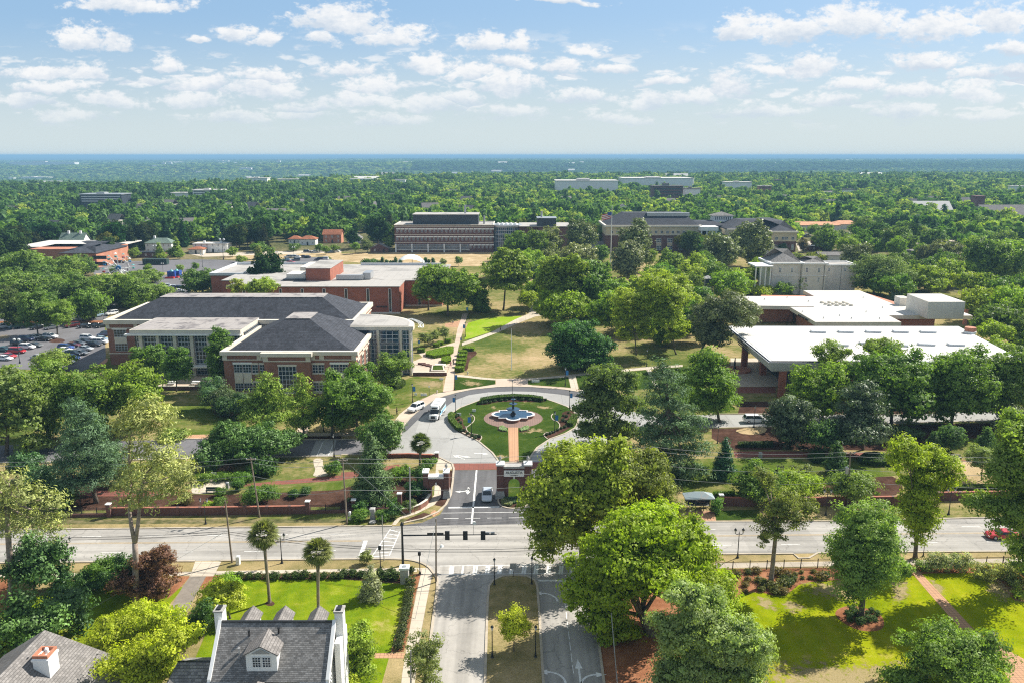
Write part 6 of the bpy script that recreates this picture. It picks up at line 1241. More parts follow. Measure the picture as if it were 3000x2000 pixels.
 for k,(x,y)in enumerate([(1130,1085),(1150,1110),(1170,1075),(1200,1140),(1240,1145),(1280,1140),(1315,1125),(1340,1100),(1190,1100),(1270,1090),(1300,1080),(1220,1160),(1330,1140),(1150,1140)]):
  o=p5 if k==0 else copy_tree(p5);b=P('L',x,y);s=.3+.12*(k%3);o.location=b;o.scale=(s,s,s)
#buildings
def fr(ox,oy,sc):
 return(lambda x,y,Y:atYp(ox+x/sc,oy+y/sc,Y)),(lambda x,y,z=0.0:un(ox+x/sc,oy+y/sc,z))
def atYp(px,py,Y):
 z=hz(Y,py);d=Y*math.cos(PT)-(z-H)*math.sin(PT);return((px-1500)/F*d,Y,z)
WC={}
def window(par,x,y,z,w,h,nx=2,nz=2,ang=0.0,fm='frame',gm='glass',t=0.07,name='window',sill=None,prot=0.09):
 key=(round(w,2),round(h,2),nx,nz,fm,gm,round(t,2),sill)
 if key not in WC:
  mb=MB()
  for k in range(nx+1):
   u=(w-t)*k/nx;mb.box(u,-prot,0,u+t,-0.02,h)
  for k in range(nz+1):
   u=(h-t)*k/nz;mb.box(0.001,-prot+.012,u,w-.001,-0.025,u+t)
  gb=MB().box(0.02,-0.035,0.02,w-0.02,-0.012,h-0.02)
  WC[key]=[mb,gb,MB().box(-.12,-.2,-.28,w+.12,-.01,-.02),MB().box(-.15,-.16,h+.03,w+.15,-.01,h+.42),None,None,None,None]
 e=WC[key];off=Vector((0,0,0));q=par
 while q is not None:off+=q.location;q=q.parent
 loc=Vector((x,y,z))-off
 def mk(i,nm,mat,p,l):
  if e[i+4]is None:o=e[i].build(nm,mat,p,loc=l);e[i+4]=o.data
  else:o=link_mesh(nm,e[i+4],p,l)
  return o
 f=mk(0,name,fm,par,tuple(loc));f.rotation_euler=(0,0,ang)
 mk(1,'pane',gm,f,(0,0,0))
 if sill:mk(2,'sill',sill,f,(0,0,0));mk(3,'lintel',sill,f,(0,0,0))
 return f
def winpx(par,A,x0,y0,x1,y1,Y,nx=2,nz=2,**k):
 a=A(x0,y1,Y);b=A(x1,y0,Y);return window(par,a[0],Y,a[2],max(b[0]-a[0],.2),max(b[2]-a[2],.2),nx,nz,**k)
def ring(mb,x0,y0,x1,y1,z0,z1,t):
 return mb.box(x0,y0,z0,x1,y0+t,z1).box(x0,y1-t,z0,x1,y1,z1).box(x0,y0+t,z0,x0+t,y1-t,z1).box(x1-t,y0+t,z0,x1,y1-t,z1)
def hip(mb,r,z,c,zc,th=0.25):
 o=[(r[0],r[1],z),(r[2],r[1],z),(r[2],r[3],z),(r[0],r[3],z)];i=[(c[0],c[1],zc),(c[2],c[1],zc),(c[2],c[3],zc),(c[0],c[3],zc)]
 lo=[(a,b,z-th)for a,b,_ in o]
 return mb.add(lo+o+i,[(0,1,5,4),(1,2,6,5),(2,3,7,6),(3,0,4,7),(4,5,9,8),(5,6,10,9),(6,7,11,10),(7,4,8,11),(8,9,10,11),(3,2,1,0)])
def gable(mb,x0,y0,x1,y1,z,zr,axis='x',over=0.4,th=0.2):
 if axis=='x':
  ym=(y0+y1)/2;x0-=over;x1+=over;y0-=over;y1+=over
  v=[(x0,y0,z),(x1,y0,z),(x1,ym,zr),(x0,ym,zr),(x0,y1,z),(x1,y1,z)]
 else:
  xm=(x0+x1)/2;x0-=over;x1+=over;y0-=over;y1+=over
  v=[(x0,y1,z),(x0,y0,z),(xm,y0,zr),(xm,y1,zr),(x1,y1,z),(x1,y0,z)]
 v2=[(a,b,c-th)for a,b,c in v]
 return mb.add(v+v2,[(0,1,2,3),(3,2,5,4),(9,8,7,6),(10,11,8,9),(0,6,7,1),(4,5,11,10),(1,7,8,2),(2,8,11,5),(0,3,9,6),(3,4,10,9)])
def brick_hall():
 A1,U1=fr(290,840,3.92);A2,U2=fr(840,840,3.92)
 R_=T('brick_hall','large brick and cream hall with slate hip roofs, glass atrium and curved glass corner','building',(-75,212,0))
 wl=MB().box(-69.3,185.2,0,-37.5,216,10.9).box(-59.2,184.0,0,-48.2,185.25,10.8).box(-112.1,215.4,-.2,-43.6,242,12.2)
 w=wl.build('wall','brick',R_)
 c=MB()
 ring(c,-69.9,184.6,-36.9,216.3,10.5,11.4,1.1);c.box(-59.8,183.3,10.42,-47.6,184.7,11.32)
 ring(c,-69.5,185.0,-37.3,216.1,9.2,9.42,.4);ring(c,-69.5,185.0,-37.3,216.1,.9,1.15,.4)
 c.box(-59.4,183.8,9.1,-48.0,184.1,9.35)
 for x in(-69.45,-61.2,-60.0,-48.4,-46.2,-38.5):c.box(x,185.03,9.42,x+1.1,185.3,10.5)
 for x in(-59.3,-49.2):c.box(x,183.85,9.35,x+1.1,184.1,10.42)
 ring(c,-112.7,214.8,-43.0,242.6,11.6,12.8,1.2);ring(c,-112.3,215.2,-43.4,242.2,10.3,10.55,.4);c.box(-112.25,215.22,3.2,-98.6,215.42,3.45)
 for x in(-112.3,-104.6):c.box(x,215.24,10.55,x+1.0,215.5,11.6)
 for y in(187,193.5,200,206.5,213):c.box(-37.52,y,9.42,-37.25,y+1.0,10.5)
 c.build('cornice','cream',R_)
 r=MB();hip(r,(-68.8,185.8,-38.0,215.2),10.9,(-56.8,196,-50.8,204),17.0);r.build('roof','slate',R_)
 r=MB();hip(r,(-111.5,216,-44.2,241.4),12.2,(-100.6,224.4,-54,231),17.4);r.build('roof','slate',R_)
 MB().box(-56.9,195.9,17.0,-50.7,204.1,17.15).box(-100.7,224.3,17.4,-54,231.1,17.55).build('roof_cap','roof_patch',R_)
 m=MB()
 for(x0,y0,x1,y1)in((1945,498,2130,402),(1690,640,1735,612),(1585,693,1630,668)):
  pass
 MB().box(-98.6,200.3,12.1,-69.95,215.8,13.2).build('atrium_roof','cream',R_)
 MB().box(-98.3,200.7,13.2,-69.95,216.2,13.26).build('atrium_roof_deck','roof_patch',R_)
 MB().box(-99.9,199.9,11.75,-69.95,201.2,12.1).build('canopy','whitepaint',R_)
 MB().box(-98.3,202.2,.9,-69.4,215.3,12.1).build('atrium_core','glass',R_)
 xs=[-98.2,-96.3,-91.9,-87.5,-83.1,-78.8,-74.5,-70.2]
 for k,x in enumerate(xs[1:]):
  MB().box(x-.42,201.0,.9,x+.42,202.0,12.1).build('column','cream',R_)
 for k in range(len(xs)-1):
  x0=xs[k]+.42;x1=xs[k+1]-.42;
  window(R_,x0,202.15,8.6,x1-x0,3.1,4 if k else 2,3,t=.13);window(R_,x0,202.15,3.9,x1-x0,4.4,4 if k else 2,4,t=.13);window(R_,x0,202.15,.95,x1-x0,2.4,4 if k else 2,2,t=.12)
 MB().box(-86,199.4,3.4,-71,202.2,3.75).build('canopy','whitepaint',R_)
 for x0 in(-66.9,-43.6):
  for dx in(0,2.15):
   window(R_,x0+dx,185.2,6.1,2.0,2.1,3,3);window(R_,x0+dx,185.2,1.5,2.0,2.0,3,3)
   MB().box(x0+dx,185.06,3.5,x0+dx+2.0,185.2,6.1).build('spandrel','cream',R_)
  MB().box(x0-.2,185.0,8.2,x0+4.4,185.2,8.65).build('lintel','whitepaint',R_)
 for x0 in(-62.9,-46.9+.4,-60.2+.0,-50.0+.9+0):
  pass
 for x0 in(-62.5,-46.6):
  for zz in(6.0,1.5):window(R_,x0,185.2,zz,1.4,2.1,2,3,sill='cream')
 for x0 in(-60.9+.2,-48.0-.0):
  for zz in(6.0,1.5):window(R_,x0,185.2,zz,1.3,2.1,2,3,sill='cream')
 window(R_,-55.9,184.0,1.4,4.3,6.6,5,6,t=.1,sill='cream')
 for y0 in(187.2,192.6,198.0,203.4,208.8):
  window(R_,-37.5,y0,1.6,2.6,6.8,3,6,ang=math.pi/2,t=.1,fm='cream',sill='cream')
 for y0 in(222,229,236):window(R_,-43.6,y0,6.4,1.8,2.4,2,3,ang=math.pi/2,sill='cream')
 for zz in(7.9,4.0):window(R_,-110.3,215.4,zz,3.4,2.1,4,3);window(R_,-104.6,215.4,zz,1.6,2.1,3,3,sill='cream')
 MB().box(-110.3,215.26,6.1,-106.9,215.4,7.9).build('spandrel','cream',R_);MB().box(-110.7,215.2,10.03,-106.5,215.4,10.3).build('lintel','whitepaint',R_)
 arc=[(-26.8,205.3),(-26.7,208),(-27.6,212),(-30,215.8),(-33.5,218.8),(-37.5,220.8),(-43,221.8)];arc=smooth_poly(arc,2,False)
 outl=[(-43,205.3)]+arc
 sc=lambda k:[((p[0]+43)*k-43,(p[1]-205.3)*k+205.3-(k-1)*8)for p in outl]
 MB().prism(sc(1.0),0,12.1).build('glass_drum','glassblue',R_)
 MB().prism(sc(1.05),12.1,13.1).build('drum_fascia','cream',R_);MB().prism(sc(.97),13.1,13.2).build('drum_roof','roof_grey',R_)
 for x0,x1 in((-37.3,-35.8),(-34.9,-29.9),(-28.9,-27.0)):
  n_=3 if x1-x0>3 else 2
  for z0,h_ in((8.7,3.2),(4.6,3.7),(.5,3.7)):window(R_,x0,205.25,z0,x1-x0,h_,n_,3,t=.12,gm='glassblue')
 for x in(-35.35,-29.4,-26.9):MB().lathe([(.38,0),(.38,12.1)],12,(x,204.9,0)).build('column','cream',R_)
 fr_=MB()
 for p in arc[2::2]:fr_.box(p[0]-.06,p[1]-.06,0,p[0]+.12,p[1]+.12,12.1)
 fr_.build('mullions','frame',R_)
 mb=MB()
 for k in range(4):
  o=sc(1.13+.025*k)[3:16];mb.tube([(p[0],p[1],12.9)for p in o],.08,5)
 mb.build('sunshade','whitepaint',R_)
 te=T('terrace','paved terrace with low brick retaining wall before the glass atrium','terrace',(-85,196,0))
 MB().box(-93,191.1,0,-70,202,.86).build('wall','brick_dark',te);MB().box(-93.1,190.9,.86,-69.4,202.1,.9).build('paving','walk_pave',te);MB().box(-93.1,190.85,.9,-70,191.3,1.05).build('coping','cream',te)
 MB().box(-49.5,0,0,-49.4,.1,.1)
 for k,(x,y)in enumerate(((-85.5,193),(-79.6,193))):
  tb=T('picnic_table',('left' if k==0 else 'right')+' white picnic table on the hall terrace','table',(x,y,.9))
  MB().box(x-.9,y-.5,1.6,x+.9,y+.5,1.68).build('table_top','whitepaint',tb)
  for s_ in(-1,1):MB().box(x-.9,y+s_*.9-.15,1.32,x+.9,y+s_*.9+.15,1.38).build('seat','whitepaint',tb);MB().box(x+s_*.6-.05,y-.95,.9,x+s_*.6+.05,y+.95,1.0).box(x+s_*.6-.05,y-.1,1.0,x+s_*.6+.05,y+.1,1.6).build('leg','whitepaint',tb)
 A,U=fr(840,840,3.92);pl=T('plaza_planter','cream walled square planter at the foot of the plaza','planter',U(1740,960))
 q=[U(*p)[:2]for p in((1660,985),(1815,985),(1800,925),(1670,925))]
 MB().prism(q,0,.7).build('wall','cream',pl);MB().prism([((p[0]-pl.location.x)*.8+pl.location.x,(p[1]-pl.location.y)*.8+pl.location.y)for p in q],.68,.78).build('planting','islelawn',pl)
 st=T('plaza_wall','brown brick retaining wall with cream coping below the plaza','wall',U(1600,1020))
 a,b,c_=U(1450,1020),U(1640,1022),U(1832,1040)
 mb=MB();mb.box(a[0],a[1],0,c_[0],a[1]+.5,.9);mb.build('wall','brick_dark',st);MB().box(a[0],a[1]-.06,.9,c_[0],a[1]+.56,1.02).build('coping','cream',st)
 st=T('plaza_steps','brown brick steps crossing the plaza by the glass corner','steps',U(1580,880));p=U(1500,905)
 mb=MB()
 for k in range(4):mb.box(p[0]+k*1.2,p[1]-k*.9+1,0,p[0]+2.2+k*1.2,p[1]-k*.9+1.5,.55-k*.08)
 mb.build('step','brick_dark',st);MB().box(p[0]+5,p[1]-2.4,0,p[0]+8,p[1]-.4,.7).build('planter','cream',st)
def library():
 A,U=fr(600,700,3.92);zt=10.2
 R_=T('brick_library','low red brick library with pale flat roofs and slit windows','building',(-72,310,0))
 xl,xr=U(205,470,zt)[0],-41.4
 MB().box(-104.5,288.9,0,xr,303.9,zt-.3).box(xl,303.6,0,-27,349,zt-.35).box(-122,320,0,xl+3,352,zt-.8).build('wall','brick_red',R_)
 MB().box(-104.8,288.6,zt-.3,xr+.25,304.2,zt).build('roof','roof_grey',R_);MB().box(xl-.2,303.5,zt-.35,-26.8,349.2,zt-.03).build('roof','roof_grey',R_);MB().box(-122.2,319.8,zt-.8,xl+3.1,352.2,zt-.5).build('roof','roof_grey',R_)
 mb=MB();ring(mb,-122.4,319.6,xl+2.9,352.4,zt-.5,zt+.5,.5);mb.box(xl+3,349.3,zt-.3,-80,349.9,zt+.9).box(-66,346,zt,-31,346.5,zt+1);mb.build('parapet','fascia',R_)
 MB().box(-104,288.5,0,xr+.1,288.95,.55).box(-41.3,303.3,0,-27,303.7,.6).build('base_course','offwhite',R_)
 MB().box(-78.7,302,zt,-69.4,326,14.9).build('penthouse','brick_red',R_);MB().box(-78.9,301.8,14.9,-69.2,326.2,15.1).build('penthouse_roof','roof_grey',R_)
 MB().box(-86.5,303,zt,-79.2,312,12.6).box(-84,314,zt,-79,330,13.8).build('plant_room','offwhite',R_);MB().box(-87.5,301.5,zt,-79,302.8,10.9).build('louvre','navy',R_)
 MB().box(-67.6,303.5,zt+.2,-57.2,305.5,zt+1.9).box(-57.6,305,zt+.2,-54.6,312,zt+2.6).build('air_duct','steel',R_);MB().box(-65,306.5,zt+.1,-56,309,zt+.8).build('roof_unit','navy',R_)
 for x in(2125,1872,1621,1370,1120,870,450):
  p=A(x,600,288.9);window(R_,p[0]-.55,288.9,.6,1.1,zt-1.5,1,1,fm='whitepaint',t=.14,prot=.2)
 window(R_,-36.4,303.6,.4,1.3,8.6,1,1,fm='whitepaint',t=.14,prot=.2)
 q=U(265,545,10.15)
 MB().box(-103.6,288.7,0,-103,288.9,1)
 t=MB()
 for k,w_ in enumerate((.5,.35,.3,.45,.4,.35,.45,.5)):
  p=A(1970+k*16,785,288.9);t.box(p[0],288.76,2.3,p[0]+w_*.9,288.89,2.9)
 t.build('wall_letters','darkmetal',R_)
def far_brick_hall():
 A,U=fr(1100,600,3.92);Y=480.0;z=lambda y:hz(Y,600+y/3.92)
 R_=T('far_brick_hall','long three storey red brown brick hall with dark penthouse beyond the field','building',(-40,Y+12,0))
 x0,x1=A(222,400,Y)[0],A(1356,400,Y)[0];zt=z(240)
 MB().box(x0,Y,0,x1,Y+26,zt).build('wall','brick_dark',R_)
 mb=MB();ring(mb,x0-.3,Y-.3,x1+.3,Y+26.3,zt,zt+.5,.7)
 for y in(256,345,435):mb.box(x0-.1,Y-.15,z(y)-.15,x1+.1,Y,z(y)+.2)
 mb.box(x0-.1,Y-.25,z(524),x0+45,Y,z(515));mb.build('string_course','cream',R_)
 MB().box(x0,Y+.4,zt,x1,Y+25.6,zt+.15).build('roof','roof_grey',R_)
 px0,px1=A(430,200,Y+3)[0],A(1180,200,Y+3)[0]
 MB().box(px0,Y+3,zt,px1,Y+20,22).build('penthouse','navy',R_);MB().box(px0-.3,Y+2.6,22,px1+.3,Y+20.4,22.4).build('penthouse_roof','roof_grey',R_)
 for x in(250,297,343,389,438,486,532,576,626,672,718,763,813,858,904,949,998,1044,1090,1134,1185,1230,1276,1321):
  for r,(a,b)in enumerate(((272,320),(362,412),(455,502))):
   if r==2 and x<1080:continue
   w=winpx(R_,A,x-10,a,x+11,b,Y,2,2,t=.12)
   l_=A(x-10,a,Y);MB().box(l_[0],Y-.14,z(a+14),l_[0]+2.6,Y-.095,z(a)).build('blind','whitepaint',w)
 for a,b in((245,412),(424,598),(610,785),(798,970),(980,1068)):
  winpx(R_,A,a,455,b,515,Y,14 if b-a>100 else 7,2,t=.1,gm='glassblue')
 for x in(235,420,605,790,975):p=A(x,450,Y);MB().box(p[0]-.4,Y-1.2,0,p[0]+.4,Y-.4,z(450)).build('pillar','whitepaint',R_)
 for x,h_ in((1030,5.5),(1248,4.0)):p=A(x,100,Y+10);MB().lathe([(.6,zt),(.6,22+h_-(0 if x<1100 else 5))],8,(p[0],Y+10,0)).build('flue','steel',R_)
 g0=A(1356,400,Y)[0];g1=A(1652,400,Y)[0];cx=(g0+g1)/2;rr=(g1-g0)/2+1
 D_=T('glass_rotunda','curved blue glass link with domed skylights between the brick halls','building',(cx,Y+8,0))
 zz=z(262)
 MB().lathe([(rr,0),(rr,zz)],40,(cx,Y+8,0)).build('glass_wall','glassblue',D_)
 MB().lathe([(rr+.8,zz),(rr+.8,zz+1.2),(rr,zz+1.4)],40,(cx,Y+8,0)).build('roof','steel',D_)
 m=MB()
 for k in range(44):
  a=2*math.pi*k/44;m.box(cx+math.cos(a)*(rr+.05)-.07,Y+8+math.sin(a)*(rr+.05)-.07,0,cx+math.cos(a)*(rr+.05)+.07,Y+8+math.sin(a)*(rr+.05)+.07,zz)
 for y in(335,350,430,300,390):m.lathe([(rr+.1,z(y)),(rr+.1,z(y)+.2)],40,(cx,Y+8,0))
 m.build('mullions','frame',D_)
 for k in range(5):MB().lathe([(1.5,0),(1.2,.7),(.1,1.2)],10,(cx-5+2.6*k,Y+4,zz+1.4)).build('skylight','whitepaint',D_)
 E_=T('far_brick_wing','plain brown brick wing with a dark cube penthouse beyond the glass link','building',(g1+20,Y+12,0))
 e1=A(2240,300,Y)[0];ze=z(250);MB().box(g1,Y,0,A(1870,300,Y)[0],Y+24,ze).box(A(1870,300,Y)[0],Y-3,0,e1,Y+24,ze-.4).build('wall','brick_dark',E_)
 MB().box(g1,Y-3.2,ze,e1+.2,Y+24.2,ze+.35).build('roof','roof_grey',E_);c0,c1=A(1857,200,Y)[0],A(2075,200,Y)[0]
 MB().box(c0,Y-2,ze+.3,c1,Y+10,z(155)).build('penthouse','navy',E_);MB().box(c0-.2,Y-2.2,z(155),c1+.3,Y+10.2,z(150)).build('penthouse_roof','steel',E_)
 MB().box(g1,Y-.2,z(352)-.1,A(1870,300,Y)[0],Y,z(352)+.25).box(A(1870,300,Y)[0],Y-3.2,z(352)-.1,e1,Y-3,z(352)+.25).build('string_course','cream',E_)
 for x in(1885,1960,2035):winpx(E_,A,x-12,298,x+12,338,Y-3,2,2,t=.12);winpx(E_,A,x-12,390,x+12,425,Y-3,2,2,t=.12)
 p=A(1908,100,Y+4);MB().lathe([(.6,z(150)),(.6,z(80))],8,(p[0],Y+4,0)).build('flue','steel',E_)
def cream_hall():
 A,U=fr(1700,600,3.36);Y=482.0;z=lambda y:hz(Y,600+y/3.36)
 R_=T('cream_brick_hall','wide brick and cream hall with dark hip roof and white lantern beyond the quad','building',(120,Y+15,0))
 x0,x1=A(250,300,Y)[0],A(1180,300,Y)[0];zb=z(300);zt=z(222)
 MB().box(x0,Y,0,x1,Y+34,zb).build('wall','brick_dark',R_);MB().box(x0-.1,Y-.1,zb,x1,Y+34,zt).build('upper_wall','creambrick',R_)
 mb=MB();ring(mb,x0-.8,Y-.8,x1+.8,Y+34.8,zt,z(203),1.2);mb.box(x0-.2,Y-.3,zb-.15,x1+.1,Y-.1,zb+.25);mb.build('cornice','cream',R_)
 mb=MB();hip(mb,(x0+.3,Y+.3,x1-.2,Y+33.6),zt+.5,(x0+12,Y+12,x1-8,Y+22),22.6);mb.build('roof','slate',R_)
 MB().box(x0+26,Y+9,20.6,x0+52,Y+12,22.75).build('roof_vent','steel',R_)
 for x in(312,368,692,747,803,858,911,966,1020,1074,1130):winpx(R_,A,x-13,258,x+13,285,Y-.1,2,2,t=.14,fm='frame')
 for x in(772,881,991,1085,1135):
  for a,b in((333,375),(404,448)):winpx(R_,A,x-25,a,x+25,b,Y,3,2,t=.16,fm='whitepaint',gm='glassblue')
  p=A(x-25,404,Y);MB().box(p[0],Y-.12,z(404),p[0]+50/3.36*480/F,Y,z(375)).build('spandrel','creambrick',R_)
 a,b=A(1190,250,Y-6)[0],A(1350,250,Y-6)[0]
 MB().box(a-.5,Y-6.5,13.2,b+.5,Y+8,15.6).build('portico_roof','whitepaint',R_);MB().box(a,Y-6,z(335),b,Y+2,z(318)).box(a,Y-6,6.2,b,Y-5.6,8.2).build('portico_band','whitepaint',R_)
 for x in(1197,1250,1305,1342):p=A(x,250,Y-6);MB().lathe([(.55,0),(.5,13.2)],10,(p[0],Y-5.5,0)).build('column','whitepaint',R_)
 window(R_,a+5,Y-.2,7,12,6,6,3,t=.15,gm='glassblue')
 mb=MB();hip(mb,(a-6,Y+2,b+9,Y+26),15.6,(a+1,Y+8,b+2,Y+20),17.6);mb.build('roof','slate',R_)
 la,lb=A(1304,140,Y+14)[0],A(1494,140,Y+14)[0];MB().box(la,Y+12,17,lb,Y+20,20.8).build('lantern','whitepaint',R_)
 mb=MB();hip(mb,(la-1,Y+11,lb+1,Y+21),20.8,(la+6,Y+15,lb-6,Y+17),23);mb.build('lantern_roof','shingle',R_)
 for k in range(9):window(R_,la+.8+k*(lb-la-1.6)/9,Y+12,18.2,(lb-la-1.6)/9*.7,2,1,2,t=.1,fm='whitepaint')
 Yw=452.0;zw=lambda y:hz(Yw,600+y/3.36);c0,c1=A(1890,300,Yw)[0],A(2130,300,Yw)[0];zb,zt=zw(362),zw(275)
 MB().box(c0,Yw,0,c1,Yw+50,zb).build('wall','brick_dark',R_);MB().box(c0-.1,Yw-.1,zb,c1+.1,Yw+50,zt).box(b+4,Yw+14,zb,c0,Yw+50,zt).build('upper_wall','creambrick',R_);MB().box(b+4,Yw+14.1,0,c0,Yw+50,zb).build('wall','brick_dark',R_)
 mb=MB();ring(mb,c0-.8,Yw-.8,c1+.8,Yw+50.8,zt,zw(262),1.2);mb.box(b+3,Yw+13.2,zt,c0,Yw+14.4,zw(262));mb.build('cornice','cream',R_)
 mb=MB();hip(mb,(c0,Yw,c1,Yw+50),zt+.6,(c0+10,Yw+12,c1-12,Yw+38),20);mb.build('roof','slate',R_);mb=MB();hip(mb,(b+4,Yw+14.5,c0+6,Yw+49),zt+.5,(b+14,Yw+26,c0+4,Yw+38),19.6);mb.build('roof','slate',R_)
 for x in(1932,1997,2030,2092):winpx(R_,A,x-15,318,x+15,347,Yw-.1,2,2,t=.14)
 for x in(1925,2020,2088):winpx(R_,A,x-14,395,x+14,445,Yw,2,3,t=.14,fm='whitepaint')
def villa():
 A,U=fr(2000,400,2.352);Y=330.0;z=lambda y:hz(Y,400+y/2.352)
 R_=T('cream_villa','two storey cream villa with grey hip roof and white porch','building',(100,Y+8,0))
 a,b,c=A(610,900,Y)[0],A(820,900,Y)[0],A(985,900,Y)[0];e=A(1195,950,Y+3)[0];zt=z(880)
 MB().box(a,Y,0,b,Y+16,zt).box(b,Y-1,0,c,Y+12,zt).box(c,Y+3,0,e,Y+14,zt-1).build('wall','offwhite',R_)
 mb=MB();ring(mb,a-.6,Y-.6,b+.2,Y+16.6,zt,zt+.7,1.0);ring(mb,b+.3,Y-1.6,c+.6,Y+12.6,zt,zt+.6,.9);ring(mb,c+.7,Y+2.6,e+.3,Y+14.4,zt-1,zt-.5,.7);mb.box(a-.1,Y-.2,z(960),b,Y-.02,z(957)).box(b,Y-1.2,z(960),c+.1,Y-1.02,z(957));mb.build('cornice','whitepaint',R_)
 mb=MB();hip(mb,(a,Y,b,Y+16),zt+.4,(a+9,Y+7.8,b-9,Y+8.2),zt+5.5);hip(mb,(b+.9,Y-.7,c,Y+12),zt+.3,(b+8,Y+5,c-7,Y+6),zt+2.6);mb.build('roof','shingle',R_)
 MB().box(c+1,Y+3,zt-1,e,Y+14,zt-.8).build('roof_deck','roof_grey',R_)
 for x in(672,755,857,941):winpx(R_,A,x-10,905,x+9,938,Y-(1 if x>820 else 0),2,2,fm='whitepaint',t=.12,gm='glassblue')
 for x in(850,936):winpx(R_,A,x-9,970,x+9,1005,Y-1,2,2,fm='whitepaint',t=.12,gm='glassblue')
 for x in(1008,1120):winpx(R_,A,x-9,908,x+8,930,Y+3,2,2,fm='whitepaint',t=.12,gm='glassblue')
 p0=A(505,900,Y-2)[0];MB().box(p0-.5,Y-3,z(895),a,Y+8,z(885)).build('porch_roof','whitepaint',R_)
 for k in range(4):x=p0+(a-p0-.5)*k/3.2;MB().lathe([(.3,0),(.26,z(895))],8,(x,Y-2.4,0)).build('column','whitepaint',R_)
 for x in(615,815,978,1095):p=A(x,900,Y-1.2);MB().lathe([(.08,0),(.08,zt)],6,(p[0],Y-1.3,0)).build('downpipe','darkmetal',R_)
def white_halls():
 w=lambda x,y,z=0.0:un(2100+x/2.94,840+y/2.94,z)
 zr=9.3;P4=[w(68,338,zr),w(447,650,zr),w(2700,662,zr),w(2080,340,zr)];P4=[p[:2]for p in P4]
 yf=P4[1][1];yb=P4[0][1];xl0,xl1,xr=P4[0][0],P4[1][0],P4[2][0]
 R_=T('flat_white_roof_hall','brick arts hall under a huge flat white roof with deep slanted fascia','building',((xl0+xr)/2,(yf+yb)/2,0))
 out_=[P4[1],P4[2],P4[3],P4[0]];ins=[(P4[1][0]+1.3,yf+1.3),(P4[2][0]-1,yf+1.3),(P4[3][0]-1,yb-1),(P4[0][0]+1.3,yb-1)]
 MB().prism(ins,6.8,9.3,out_).build('fascia','fascia',R_);MB().prism([(p[0]*.995+.3,p[1])for p in ins],9.3,9.36).build('roof','roof_white',R_)
 mb=MB();e=.35
 for(a,b)in((out_[3],out_[0]),(out_[0],out_[1])):
  mb.tube([(a[0]+e,a[1]+(e if a is out_[0]else-e),9.42),(b[0]+e,b[1]+e,9.42)],.16,4)
 mb.build('roof_edge','darkmetal',R_)
 wx=xl1+9;MB().prism([(wx,yf+8),(xr-10,yf+8),(xr-16,yb-5),(wx+0,yb-5)],0,6.9).build('wall','glass',R_)
 for x in(wx+1,wx+14,wx+27,wx+40,wx+53):MB().box(x,yf+7.2,0,x+7,yf+8.1,6.85).build('brick_panel','brick_or',R_)
 for(x,y)in((560,960),(400,760),(240,690)):p=w(x,y);MB().box(p[0]-.75,p[1],0,p[0]+.75,p[1]+1.3,7.0).build('brick_pier','brick_red',R_)
 for x,y in((885,395),(1122,395),(1360,395),(1595,395),(1833,397),(1075,510),(1310,495),(1585,512),(1820,505),(2075,508)):
  p=w(x,y,9.4);s=MB();s.prism([(p[0]-2.2,p[1]),(p[0]+1.6,p[1]-.6),(p[0]+1.9,p[1]+1.3),(p[0]-1.9,p[1]+1.9)],9.36,9.9);s.build('skylight','fascia',R_)
 p=w(2197,405,9.36);MB().lathe([(1.4,9.36),(1.4,11)],14,(p[0],p[1]+1,0)).build('roof_vent','brick_or',R_);MB().lathe([(1.55,9.36),(1.55,9.9)],14,(p[0],p[1]+1,0)).build('vent_curb','whitepaint',R_)
 m=MB();a=Vector(out_[3]+(0,));b=Vector(out_[0]+(0,))
 for k in range(3):
  s_=a.lerp(b,.34+k*.015);e_=a.lerp(b,.56+k*.03);m.tube([(s_.x-.05,s_.y,8.75-k*.55),(e_.x-.05,e_.y,8.75-k*.55)],.17,4)
 m.build('fascia_slots','darkmetal',R_)
 fx=w(185,720);fo=T('court_fountain','round teal pool with a dark statue under the white roof corner','fountain',fx)
 MB().lathe([(3.4,0),(3.4,.5),(3.1,.5)],30,fx).build('rim','brick_or',fo);MB().lathe([(3.05,.3),(3.05,.44)],30,fx).build('water','teal_water',fo);MB().tube([(fx[0]-1,fx[1],.4),(fx[0]-1.1,fx[1],2),(fx[0]-1,fx[1],3.6)],[.45,.3,.12],8).build('statue','darkmetal',fo)
 z2=6.6;G=lambda pts,z=z2:[w(x,y,z)[:2]for x,y in pts]
 Q=T('white_roof_theatre','brick theatre with stepped white flat roofs and a white stage house','building',w(1100,200,0))
 s1=G([(850,305),(1590,305),(1480,247),(2205,250),(2130,222),(1760,180),(1520,150),(1230,33),(745,33),(840,84),(225,82),(335,165),(835,170),(835,176),(630,176)])
 MB().prism(s1,5.4,6.6).build('fascia','cream',Q);cx=sum(p[0]for p in s1)/len(s1);cy=sum(p[1]for p in s1)/len(s1)
 MB().sheet([((p[0]-cx)*.992+cx,(p[1]-cy)*.99+cy)for p in s1],6.63).build('roof','roof_white',Q)
 mb=MB();u=G([(345,195),(660,195),(690,170),(840,165),(840,100),(380,95)],4.5);mb.prism(u,0,5.5);mb.prism(G([(860,312),(1560,312),(1430,250),(1880,275),(1760,200),(1300,60),(800,60),(840,176),(690,190)],5.5),0,5.5);mb.build('wall','brick_or',Q)
 for k in range(5):
  f=k/4;p=w(672+140*f,262+52*f,1.5);MB().box(p[0]-.4,p[1]-.2,0,p[0]+.4,p[1]+.5,5.4).build('brick_fin','brick_or',Q)
 p=w(2140,330);MB().box(p[0]-.5,p[1],0,p[0]+.5,p[1]+1,5.4).build('column','brick_or',Q)
